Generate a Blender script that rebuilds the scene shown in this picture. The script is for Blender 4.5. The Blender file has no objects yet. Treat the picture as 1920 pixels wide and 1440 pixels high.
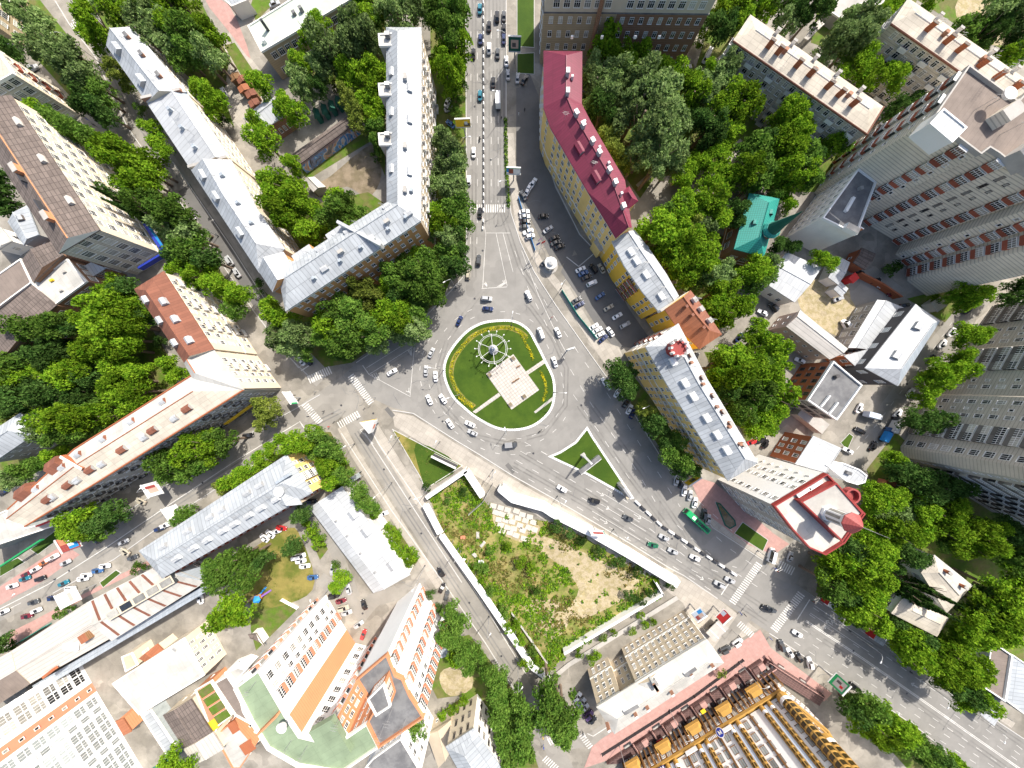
import bpy, bmesh, math, random
import numpy as np
from mathutils import Vector, Matrix
random.seed(7)
C = bpy.context.scene.collection
S, HC = 4.4, 110.0            # photo pixels per metre on the ground, camera height
SUN_EL, SUN_XY = 44.0, (0.58, 0.815)

def W(p, h=0.0):
    k = (1 - h / HC) / S
    return Vector(((p[0] - 960) * k, (720 - p[1]) * k, h))

def P(t, s):
    ox, oy = ((t - 1) % 4) * 480, ((t - 1) // 4) * 360
    return [(ox + float(a.split(',')[0]) / 4, oy + float(a.split(',')[1]) / 4) for a in s.split()]

def F(s):
    return [tuple(float(v) for v in a.split(',')) for a in s.split()]

# ---------------------------------------------------------------- materials
MATS = {}
def M(key, col=None, var=0.12, ns=0.35, lines=None, lw=0.06, ld=0.6, sheet=0.0, rough=0.8, metal=0.0, rnd=0.0, stain=0.0, bump=0.0,
      col2=None, spec=0.3, n2=0.0, patch=0.0, curtain=None):
    """procedural material: base colour with noise, optional seam lines (u,v spacing), tone change per sheet, large stains"""
    if key in MATS: return MATS[key]
    m = bpy.data.materials.new(key); MATS[key] = m
    m.use_nodes = True
    nt = m.node_tree; N = nt.nodes; L = nt.links
    bs = N['Principled BSDF']
    bs.inputs['Roughness'].default_value = rough
    bs.inputs['Metallic'].default_value = metal
    bs.inputs['Specular IOR Level'].default_value = spec
    tc = N.new('ShaderNodeTexCoord')
    def math_(op, a, b=None):
        n = N.new('ShaderNodeMath'); n.operation = op
        for i, v in enumerate((a, b)):
            if v is None: continue
            if isinstance(v, (int, float)): n.inputs[i].default_value = v
            else: L.new(v, n.inputs[i])
        return n.outputs[0]
    geo = N.new('ShaderNodeNewGeometry')
    def noise(scale, detail=4, rough_=0.6):
        n = N.new('ShaderNodeTexNoise'); n.inputs['Scale'].default_value = scale
        n.inputs['Detail'].default_value = detail; n.inputs['Roughness'].default_value = rough_
        L.new(geo.outputs['Position'], n.inputs['Vector']); return n.outputs['Fac']
    f = math_('ADD', math_('MULTIPLY', math_('SUBTRACT', noise(ns), 0.5), var * 4), 1.0)
    fine = math_('ADD', math_('MULTIPLY', math_('SUBTRACT', noise(3.1, 2), 0.5), var * 1.6), 1.0)
    f = math_('MULTIPLY', f, fine)
    if lines or sheet:
        sp = N.new('ShaderNodeSeparateXYZ'); L.new(tc.outputs['UV'], sp.inputs[0])
        us, vs = (lines or (1.5, 0))
        if sheet:
            cx = N.new('ShaderNodeCombineXYZ')
            L.new(math_('FLOOR', math_('DIVIDE', sp.outputs[0], us or 1e4)), cx.inputs[0])
            L.new(math_('FLOOR', math_('DIVIDE', sp.outputs[1], vs or 1e4)), cx.inputs[1])
            wn = N.new('ShaderNodeTexWhiteNoise'); wn.noise_dimensions = '2D'; L.new(cx.outputs[0], wn.inputs['Vector'])
            f = math_('MULTIPLY', f, math_('ADD', math_('MULTIPLY', math_('SUBTRACT', wn.outputs['Value'], 0.5), 2 * sheet), 1.0))
        if lines:
            tot = None
            for i, spc in enumerate((us, vs)):
                if not spc: continue
                fr = math_('FRACT', math_('DIVIDE', sp.outputs[i], spc))
                ln = math_('LESS_THAN', fr, lw / spc if spc > lw else 0.5)
                tot = ln if tot is None else math_('MAXIMUM', tot, ln)
            f = math_('MULTIPLY', f, math_('SUBTRACT', 1.0, math_('MULTIPLY', tot, 1 - ld)))
    if rnd:
        oi = N.new('ShaderNodeObjectInfo')
        f = math_('MULTIPLY', f, math_('ADD', math_('MULTIPLY', math_('SUBTRACT', oi.outputs['Random'], 0.5), 2 * rnd), 1.0))
    if stain:
        g = noise(0.09, 6, 0.65)
        r = N.new('ShaderNodeMapRange'); L.new(g, r.inputs[0])
        r.inputs[1].default_value = 0.42; r.inputs[2].default_value = 0.68
        f = math_('MULTIPLY', f, math_('SUBTRACT', 1.0, math_('MULTIPLY', r.outputs[0], stain)))
    if patch:
        vo = N.new('ShaderNodeTexVoronoi'); vo.inputs['Scale'].default_value = .16; vo.distance = 'MANHATTAN'; vo.inputs['Randomness'].default_value = .9
        L.new(geo.outputs['Position'], vo.inputs['Vector']); sv = N.new('ShaderNodeSeparateXYZ'); L.new(vo.outputs['Color'], sv.inputs[0])
        f = math_('MULTIPLY', f, math_('ADD', math_('MULTIPLY', math_('SUBTRACT', sv.outputs[0], 0.5), 2 * patch), 1.0))
        g2 = noise(.8, 6, .75); r2 = N.new('ShaderNodeMapRange'); L.new(g2, r2.inputs[0]); r2.inputs[1].default_value = .56; r2.inputs[2].default_value = .72
        f = math_('MULTIPLY', f, math_('SUBTRACT', 1.0, math_('MULTIPLY', r2.outputs[0], patch * 1.6)))
    base = N.new('ShaderNodeRGB'); base.outputs[0].default_value = (*col, 1)
    src = base.outputs[0]
    if col2:
        mx = N.new('ShaderNodeMix'); mx.data_type = 'RGBA'
        r = N.new('ShaderNodeMapRange'); L.new(noise(n2 or 0.25, 5), r.inputs[0]); r.inputs[1].default_value = 0.42; r.inputs[2].default_value = 0.58
        L.new(r.outputs[0], mx.inputs['Factor']); L.new(src, mx.inputs['A']); mx.inputs['B'].default_value = (*col2, 1)
        src = mx.outputs['Result']
    if curtain:
        oi2 = N.new('ShaderNodeObjectInfo'); mx = N.new('ShaderNodeMix'); mx.data_type = 'RGBA'
        wn2 = N.new('ShaderNodeTexWhiteNoise'); wn2.noise_dimensions = '1D'; L.new(oi2.outputs['Random'], wn2.inputs['W'])
        fac = math_('MULTIPLY', math_('GREATER_THAN', oi2.outputs['Random'], .62), math_('ADD', math_('MULTIPLY', wn2.outputs['Value'], .7), .2))
        L.new(fac, mx.inputs['Factor']); L.new(src, mx.inputs['A']); mx.inputs['B'].default_value = (*curtain, 1); src = mx.outputs['Result']
    vm = N.new('ShaderNodeVectorMath'); vm.operation = 'SCALE'
    L.new(src, vm.inputs[0]); L.new(f, vm.inputs['Scale'])
    L.new(vm.outputs[0], bs.inputs['Base Color'])
    if bump:
        b = N.new('ShaderNodeBump'); b.inputs['Strength'].default_value = bump; b.inputs['Distance'].default_value = 0.3
        L.new(noise(1.6, 5), b.inputs['Height']); L.new(b.outputs[0], bs.inputs['Normal'])
    return m

def MX(key): return MATS[key]

# ---------------------------------------------------------------- mesh builder
def tag(o, label=None, cat=None, group=None, kind=None):
    if label: o['label'] = label
    if cat: o['category'] = cat
    if group: o['group'] = group
    if kind: o['kind'] = kind
    return o

def empty(name, loc, rz=0.0):
    o = bpy.data.objects.new(name, None); C.objects.link(o)
    o.location = loc; o.rotation_euler = (0, 0, rz); o.empty_display_size = 0.5
    return o

class MB:
    def __init__(s): s.v = []; s.f = []; s.uv = []; s.mi = []; s.mats = []
    def mat(s, m):
        if m not in s.mats: s.mats.append(m)
        return s.mats.index(m)
    def face(s, pts, m, ang=None):
        pts = [Vector(p) for p in pts]
        n = Vector((0, 0, 0))
        for a, b in zip(pts, pts[1:] + pts[:1]):
            n += Vector(((a.y - b.y) * (a.z + b.z), (a.z - b.z) * (a.x + b.x), (a.x - b.x) * (a.y + b.y)))
        if n.length < 1e-9: return
        n.normalize()
        if abs(n.z) > 0.999:
            a = ang or 0.0
            t = Vector((math.cos(a), math.sin(a), 0)); u = Vector((-math.sin(a), math.cos(a), 0))
        else:
            t = Vector((0, 0, 1)).cross(n).normalized(); u = n.cross(t)
        i = len(s.v)
        s.v += [tuple(p) for p in pts]; s.f.append(tuple(range(i, i + len(pts))))
        s.uv += [(p.dot(t), p.dot(u)) for p in pts]; s.mi.append(s.mat(m))
    def prism(s, poly, z0, z1, m, mtop=None, bottom=False, ang=None):
        """extruded polygon, poly list of xy"""
        n = len(poly)
        if area(poly) < 0: poly = poly[::-1]
        for i in range(n):
            a, b = poly[i], poly[(i + 1) % n]
            s.face([(a[0], a[1], z0), (b[0], b[1], z0), (b[0], b[1], z1), (a[0], a[1], z1)], m)
        s.face([(p[0], p[1], z1) for p in poly], mtop or m, ang)
        if bottom: s.face([(p[0], p[1], z0) for p in poly[::-1]], m)
    def box(s, c, size, rz, m, mtop=None, taper=1.0):
        x, y, z = size[0] / 2, size[1] / 2, size[2]
        R = Matrix.Rotation(rz, 3, 'Z'); c = Vector(c)
        q = [Vector((-x, -y, 0)), Vector((x, -y, 0)), Vector((x, y, 0)), Vector((-x, y, 0))]
        lo = [c + R @ p for p in q]; hi = [c + R @ Vector((p.x * taper, p.y * taper, z)) for p in q]
        for i in range(4): s.face([lo[i], lo[(i + 1) % 4], hi[(i + 1) % 4], hi[i]], m)
        s.face(hi, mtop or m, rz); s.face(lo[::-1], m)
    def tube(s, pts, r0, r1, m, n=8, cap=True):
        pts = [Vector(p) for p in pts]; rings = []
        for i, p in enumerate(pts):
            d = (pts[min(i + 1, len(pts) - 1)] - pts[max(i - 1, 0)]).normalized()
            a = d.orthogonal().normalized() if abs(d.z) < .9 else Vector((1, 0, 0))
            a = (a - d * a.dot(d)).normalized(); b = d.cross(a)
            r = r0 + (r1 - r0) * i / max(1, len(pts) - 1)
            rings.append([p + (a * math.cos(2 * math.pi * k / n) + b * math.sin(2 * math.pi * k / n)) * r for k in range(n)])
        for A, B in zip(rings, rings[1:]):
            for k in range(n): s.face([A[k], A[(k + 1) % n], B[(k + 1) % n], B[k]], m)
        if cap: s.face(rings[-1], m); s.face(rings[0][::-1], m)
    def lathe(s, c, prof, m, n=12, a0=0.0):
        c = Vector(c)
        rings = [[c + Vector((r * math.cos(a0 + 2 * math.pi * k / n), r * math.sin(a0 + 2 * math.pi * k / n), z)) for k in range(n)] for r, z in prof]
        for A, B in zip(rings, rings[1:]):
            for k in range(n): s.face([A[k], A[(k + 1) % n], B[(k + 1) % n], B[k]], m)
        if prof[-1][0] > 1e-3: s.face(rings[-1], m)
    def data(s, name, off=None):
        me = bpy.data.meshes.new(name)
        v = s.v if off is None else [(a - off[0], b - off[1], c - off[2]) for a, b, c in s.v]
        me.from_pydata(v, [], s.f)
        for m in s.mats: me.materials.append(m)
        me.polygons.foreach_set('material_index', s.mi)
        ul = me.uv_layers.new(name='UVMap')
        ul.data.foreach_set('uv', np.array(s.uv, dtype=np.float32).ravel())
        me.validate(); me.update()
        return me
    def build(s, name, parent=None, loc=None):
        """vertices are world coordinates; the object sits at loc (top-level) or in its parent's space"""
        off = Vector(loc) if loc is not None else Vector((0, 0, 0))
        if parent is not None: off = off + wloc(parent)
        o = bpy.data.objects.new(name, s.data(name, off)); C.objects.link(o)
        if parent is not None: o.parent = parent; o.location = Vector(loc) if loc is not None else (0, 0, 0)
        elif loc is not None: o.location = loc
        return o

def wloc(o):
    v = Vector(o.location)
    while o.parent: o = o.parent; v = v + Vector(o.location)
    return v

def area(poly):
    return 0.5 * sum(a[0] * b[1] - b[0] * a[1] for a, b in zip(poly, list(poly[1:]) + [poly[0]]))

def offset(poly, d):
    """inset (d>0) a polygon"""
    ccw = area(poly) > 0; q = []
    n = len(poly)
    for i in range(n):
        p0, p1, p2 = (Vector(poly[i - 1][:2]), Vector(poly[i][:2]), Vector(poly[(i + 1) % n][:2]))
        e1 = (p1 - p0).normalized(); e2 = (p2 - p1).normalized()
        n1 = Vector((-e1.y, e1.x)); n2 = Vector((-e2.y, e2.x))
        if not ccw: n1 = -n1; n2 = -n2
        b = n1 + n2
        if b.length < 1e-6: q.append(p1 + n1 * d); continue
        b.normalize(); k = d / max(0.35, b.dot(n1))
        q.append(p1 + b * k)
    return [(p.x, p.y) for p in q]

def fan(bm, outline, m, z):
    """flat polygon (possibly concave) triangulated properly"""
    from mathutils.geometry import tessellate_polygon
    pts = [Vector((p[0], p[1], z)) for p in outline]
    for tri in tessellate_polygon([pts]):
        q = [pts[i] for i in tri]
        if (q[1] - q[0]).cross(q[2] - q[0]).z < 0: q = q[::-1]
        bm.face(q, m)

def smooth_closed(pts, n=6):
    out = []; k = len(pts)
    for i in range(k):
        p0, p1, p2, p3 = (Vector(pts[(i + j - 1) % k][:2]) for j in range(4))
        for s in range(n):
            t = s / n
            q = 0.5 * ((2 * p1) + (p2 - p0) * t + (2 * p0 - 5 * p1 + 4 * p2 - p3) * t * t + (3 * p1 - p0 - 3 * p2 + p3) * t ** 3)
            out.append((q.x, q.y))
    return out

def strip(pts, w):
    """polyline of pixels -> closed outline of pixel width w"""
    pts = [Vector(p) for p in pts]; L = []; R = []
    for i, p in enumerate(pts):
        d1 = (p - pts[i - 1]).normalized() if i else (pts[1] - p).normalized()
        d2 = (pts[i + 1] - p).normalized() if i + 1 < len(pts) else d1
        d = (d1 + d2).normalized(); nrm = Vector((-d.y, d.x)) / max(0.5, d.dot(d1))
        L.append(p + nrm * w / 2); R.append(p - nrm * w / 2)
    return [(q.x, q.y) for q in L + R[::-1]]

def join_copies(name, me, mats4, parent=None):
    """one mesh made of transformed copies of me"""
    nv, npol, nl = len(me.vertices), len(me.polygons), len(me.loops)
    co = np.empty(nv * 3, np.float32); me.vertices.foreach_get('co', co); co = co.reshape(-1, 3)
    li = np.empty(nl, np.int32); me.loops.foreach_get('vertex_index', li)
    ls = np.empty(npol, np.int32); me.polygons.foreach_get('loop_start', ls)
    mi = np.empty(npol, np.int32); me.polygons.foreach_get('material_index', mi)
    V, LI, LS, MI = [], [], [], []
    for k, m in enumerate(mats4):
        A = np.array(m, dtype=np.float32)
        V.append(co @ A[:3, :3].T + A[:3, 3]); LI.append(li + k * nv); LS.append(ls + k * nl); MI.append(mi)
    n = bpy.data.meshes.new(name); K = len(mats4)
    n.vertices.add(nv * K); n.loops.add(nl * K); n.polygons.add(npol * K)
    n.vertices.foreach_set('co', np.concatenate(V).ravel()); n.loops.foreach_set('vertex_index', np.concatenate(LI))
    n.polygons.foreach_set('loop_start', np.concatenate(LS))
    n.polygons.foreach_set('material_index', np.concatenate(MI))
    for m in me.materials: n.materials.append(m)
    n.update(calc_edges=True)
    o = bpy.data.objects.new(name, n); C.objects.link(o)
    if parent is not None: o.parent = parent
    return o

# ---------------------------------------------------------------- palette
M('asphalt', (.25, .24, .222), var=.075, ns=.12, stain=.16, rough=.9, bump=.05, patch=.06)
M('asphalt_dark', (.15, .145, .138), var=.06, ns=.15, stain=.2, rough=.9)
M('asphalt_warm', (.28, .262, .232), var=.085, ns=.2, stain=.15, rough=.9, patch=.09)
M('yard', (.31, .285, .245), var=.17, ns=.12, stain=.25, rough=.95, col2=(.24, .22, .185), n2=.08, patch=.16)
M('pave', (.4, .365, .315), var=.06, ns=.3, lines=(2, 2), lw=.1, ld=.78, sheet=.06, stain=.15, rough=.9, patch=.06)
M('pave_pink', (.42, .25, .22), var=.1, ns=.5, lines=(1.2, 1.2), ld=.85, sheet=.06, rough=.9)
M('stone_plaza', (.48, .44, .395), var=.06, ns=.5, lines=(1.3, 1.3), lw=.16, ld=.6, sheet=.08, rough=.8)
M('kerb', (.5, .49, .47), var=.06, rough=.9)
M('kerb_white', (.75, .74, .72), var=.04, rough=.9, lines=(1.0, 0), lw=.2, ld=.35)
M('paint', (.6, .585, .55), var=.2, ns=1.2, rough=.7, patch=.12)
M('soil', (.24, .19, .13), var=.2, ns=.4, rough=1, col2=(.16, .13, .08))
M('sand', (.46, .38, .25), var=.22, ns=.5, rough=1, bump=.8, col2=(.3, .25, .13), n2=.5, patch=.12)
M('lawn', (.052, .095, .008), var=.1, ns=.25, rough=1, col2=(.036, .074, .006), n2=.1, bump=.2)
M('lawn_dry', (.24, .2, .055), var=.14, ns=.3, rough=1, col2=(.11, .13, .02), n2=.1, bump=.3)
M('lawn_bright', (.085, .15, .012), var=.2, ns=.5, rough=1, col2=(.13, .13, .04), n2=.2, bump=.3)
M('scrub', (.12, .16, .025), var=.25, ns=.6, rough=1, col2=(.27, .23, .085), n2=.14, bump=.7, patch=.12)
M('concrete', (.42, .4, .37), var=.1, ns=.5, rough=.9, stain=.2)
M('concrete_slab', (.5, .46, .4), var=.1, ns=.6, rough=.9)
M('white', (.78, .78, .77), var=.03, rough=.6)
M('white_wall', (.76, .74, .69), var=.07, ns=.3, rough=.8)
M('cream_wall', (.6, .52, .4), var=.06, ns=.25, rough=.9, stain=.12)
M('tan_wall', (.5, .42, .31), var=.06, ns=.25, rough=.9, stain=.15)
M('yellow_wall', (.76, .55, .21), var=.06, ns=.25, rough=.9, stain=.12)
M('yellow_bright', (.78, .47, .06), var=.05, ns=.3, rough=.9, stain=.08)
M('orange_wall', (.54, .28, .115), var=.07, ns=.3, rough=.9, lines=(0, .6), lw=.08, ld=.86, stain=.1)
M('grey_brick', (.56, .51, .43), var=.1, ns=.3, rough=.95, lines=(0, .75), lw=.16, ld=.72, stain=.15)
M('tower_brick', (.72, .66, .55), var=.09, ns=.25, rough=.95, lines=(0, .8), lw=.22, ld=.66, stain=.12)
M('brown_brick', (.28, .16, .1), var=.1, ns=.3, rough=.95, lines=(0, .6), lw=.12, ld=.75)
M('olive_brick', (.42, .33, .215), var=.08, ns=.3, rough=.95, lines=(0, .6), lw=.12, ld=.8)
M('red_brick', (.36, .12, .055), var=.08, ns=.3, rough=.95, lines=(0, .5), lw=.1, ld=.75)
M('orange_brick', (.56, .24, .12), var=.07, ns=.3, rough=.9, lines=(0, .6), lw=.1, ld=.8)
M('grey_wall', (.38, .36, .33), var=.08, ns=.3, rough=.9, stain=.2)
M('pink_wall', (.5, .37, .31), var=.06, rough=.9)
M('dark_wall', (.09, .085, .085), var=.1, rough=.9)
M('metal_roof', (.4, .425, .445), var=.06, ns=.15, lines=(1.5, 6), lw=.2, ld=.66, sheet=.1, rough=.45, metal=.0, spec=.5, stain=.22, patch=.05)
M('metal_roof_white', (.46, .475, .485), var=.05, ns=.15, lines=(1.7, 7), lw=.18, ld=.74, sheet=.08, rough=.45, spec=.5, stain=.18, patch=.04)
M('metal_roof_dark', (.34, .38, .42), var=.06, ns=.2, lines=(1.3, 0), lw=.12, ld=.75, sheet=.08, rough=.45, spec=.5)
M('maroon_roof', (.175, .02, .048), var=.04, ns=.2, lines=(.9, 5), lw=.14, ld=.74, sheet=.08, rough=.5, spec=.4, stain=.2)
M('rust_roof', (.22, .088, .055), var=.1, ns=.3, lines=(1.1, 4), lw=.1, ld=.72, sheet=.12, rough=.7, stain=.2)
M('rust_bright', (.32, .12, .06), var=.1, ns=.3, lines=(1.1, 0), lw=.1, ld=.72, sheet=.08, rough=.7)
M('slab_roof', (.52, .47, .39), var=.05, ns=.2, lines=(3.2, 1.6), lw=.14, ld=.78, sheet=.07, rough=.9, stain=.25, patch=.08)
M('white_roof', (.5, .485, .445), var=.04, ns=.2, lines=(2.6, 5), lw=.12, ld=.84, sheet=.05, rough=.8, stain=.25, patch=.08)
M('slate_roof', (.16, .13, .115), var=.14, ns=.4, lines=(2.4, 1.15), lw=.18, ld=.5, sheet=.16, rough=.95, stain=.2)
M('slate_light', (.5, .47, .43), var=.08, ns=.3, lines=(0, 1.5), lw=.16, ld=.62, sheet=.05, rough=.9, stain=.12)
M('tar_roof', (.15, .15, .155), var=.1, ns=.25, rough=.95, stain=.2, col2=(.2, .2, .2))
M('tar_brown', (.22, .18, .155), var=.12, ns=.3, rough=.95, stain=.25, lines=(1.6, 0), lw=.1, ld=.8)
M('green_roof', (.24, .31, .2), var=.07, ns=.2, rough=.9, stain=.28, lines=(2.4, 7), lw=.1, ld=.82, patch=.06)
M('teal_roof', (.025, .27, .22), var=.06, ns=.3, lines=(.9, .7), lw=.14, ld=.6, rough=.5)
M('green_flat', (.5, .56, .47), var=.06, ns=.2, rough=.9, stain=.22)
M('red_trim', (.27, .04, .036), var=.06, lines=(.9, 0), lw=.1, ld=.8, rough=.5)
M('red_tile', (.33, .07, .065), var=.05, lines=(.8, .6), lw=.1, ld=.7, rough=.6)
M('gold', (.43, .25, .065), var=.08, ns=.4, rough=.45)
M('brown_panel', (.2, .1, .036), var=.08, ns=.4, rough=.5)
M('terrace', (.1, .06, .055), var=.15, ns=.4, lines=(1.4, .9), lw=.14, ld=1.7, rough=.9)
M('pale_blue', (.55, .62, .72), var=.03, rough=.6)
M('red_panel', (.26, .075, .045), var=.1, rnd=.25, rough=.8)
M('orange_panel', (.56, .2, .12), var=.06, rnd=.1, rough=.8)
M('white_panel', (.72, .71, .69), var=.05, rnd=.1, rough=.7)
M('dark_panel', (.14, .13, .12), var=.1, rnd=.3, rough=.8)
M('frame', (.8, .79, .77), var=.02, rough=.5)
M('frame_dark', (.12, .1, .09), var=.05, rough=.6)
M('glass', (.03, .034, .038), var=.25, ns=.6, rnd=.6, rough=.12, spec=.6, curtain=(.42, .4, .35))
M('glass_gold', (.05, .035, .012), var=.3, ns=.6, rnd=.5, rough=.15, spec=.6)
M('glass_pale', (.3, .33, .33), var=.2, ns=.5, rnd=.4, rough=.2, spec=.6)
M('steel', (.35, .35, .35), var=.05, rough=.5, metal=.4)
M('steel_light', (.62, .62, .6), var=.05, rough=.5)
M('steel_dark', (.05, .05, .055), var=.1, rough=.5)
M('blue', (.02, .04, .3), var=.06, rough=.6)
M('blue_light', (.03, .25, .6), var=.06, rough=.6)
M('yellow_paint', (.75, .5, .03), var=.04, rough=.6)
M('red_paint', (.55, .03, .03), var=.05, rough=.6)
M('green_paint', (.02, .3, .1), var=.05, rough=.6)
M('green_dark', (.015, .1, .07), var=.1, rough=.7)
M('wood', (.22, .12, .06), var=.15, rough=.9, lines=(0, .4), lw=.1, ld=.6)
M('chimney_brick', (.33, .17, .11), var=.1, rough=.9)
# ---------------------------------------------------------------- windows and balconies (local: x along the wall, y out, z up)
WCACHE = {}
def win_mesh(kind, pm='red_panel', gl='glass', fr='frame'):
    key = (kind, pm, gl, fr)
    if key in WCACHE: return WCACHE[key]
    b = MB(); G, FR, PM = MX(gl), MX(fr), MX(pm)
    def bx(x0, x1, y0, y1, z0, z1, m): b.box(((x0 + x1) / 2, (y0 + y1) / 2, z0), (x1 - x0, y1 - y0, z1 - z0), 0, m)
    def pane(w, h, mull, t=.12, tr=True, sill=True):
        bx(-w / 2, w / 2, 0, .03, 0, h, G)
        bx(-w / 2 - t, -w / 2, 0, .09, -t, h + t, FR); bx(w / 2, w / 2 + t, 0, .09, -t, h + t, FR)
        bx(-w / 2, w / 2, 0, .09, h, h + t, FR)
        for i in range(mull):
            x = -w / 2 + w * (i + 1) / (mull + 1); bx(x - .05, x + .05, .031, .08, 0, h, FR)
        if tr: bx(-w / 2, w / 2, .031, .075, h * .68, h * .68 + .07, FR)
        if sill: bx(-w / 2 - .2, w / 2 + .2, 0, .24, -t - .06, -t, FR)
    if kind == 'w': pane(1.35, 1.5, 1)
    elif kind == 'n': pane(.9, 1.5, 1)
    elif kind == 'W': pane(2.1, 1.7, 2)
    elif kind == 'X': pane(2.6, 2.0, 3)
    elif kind == 'L':
        pane(3.0, 2.3, 2, t=.1, tr=False, sill=False); bx(-1.5, 1.5, .03, .09, .85, 1.0, FR)
    elif kind == 's': pane(.8, .7, 0, tr=False)
    elif kind == 'k': pane(1.7, 1.9, 1, t=.1, tr=False)
    elif kind == 'v': pane(.55, 1.9, 0, tr=False, sill=False)
    elif kind == 'b':      # open balcony with a parapet
        bx(-1.5, 1.5, .0, 1.0, -.9, -.75, FR); bx(-1.5, 1.5, .92, 1.0, -.75, .25, PM)
        bx(-1.5, -1.42, 0, .92, -.75, .25, PM); bx(1.42, 1.5, 0, .92, -.75, .25, PM)
        pane(1.6, 1.5, 1, sill=False)
    elif kind in 'gr':     # glazed balcony
        d = 1.05
        bx(-1.6, 1.6, 0, d, -.95, .1, PM); bx(-1.55, 1.55, 0, d - .06, .1, 1.6, G)
        for i in range(5):
            x = -1.55 + 3.1 * i / 4; bx(x - .06, x + .06, d - .06, d, .1, 1.6, FR)
        bx(-1.6, 1.6, 0, d + .03, 1.6, 1.72, FR); bx(-1.6, 1.6, d - .06, d + .01, .8, .88, FR)
        bx(-1.6, 1.6, 0, d + .02, -1.02, -.95, FR)
    elif kind == 'a':      # air conditioner box
        bx(-.4, .4, 0, .35, 0, .6, FR)
    WCACHE[key] = (b.data('glazing' if kind in 'gr' else 'pane'))
    return WCACHE[key]
PNAME = {'b': 'balcony', 'g': 'balcony', 'r': 'balcony', 'a': 'air_conditioner'}

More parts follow.
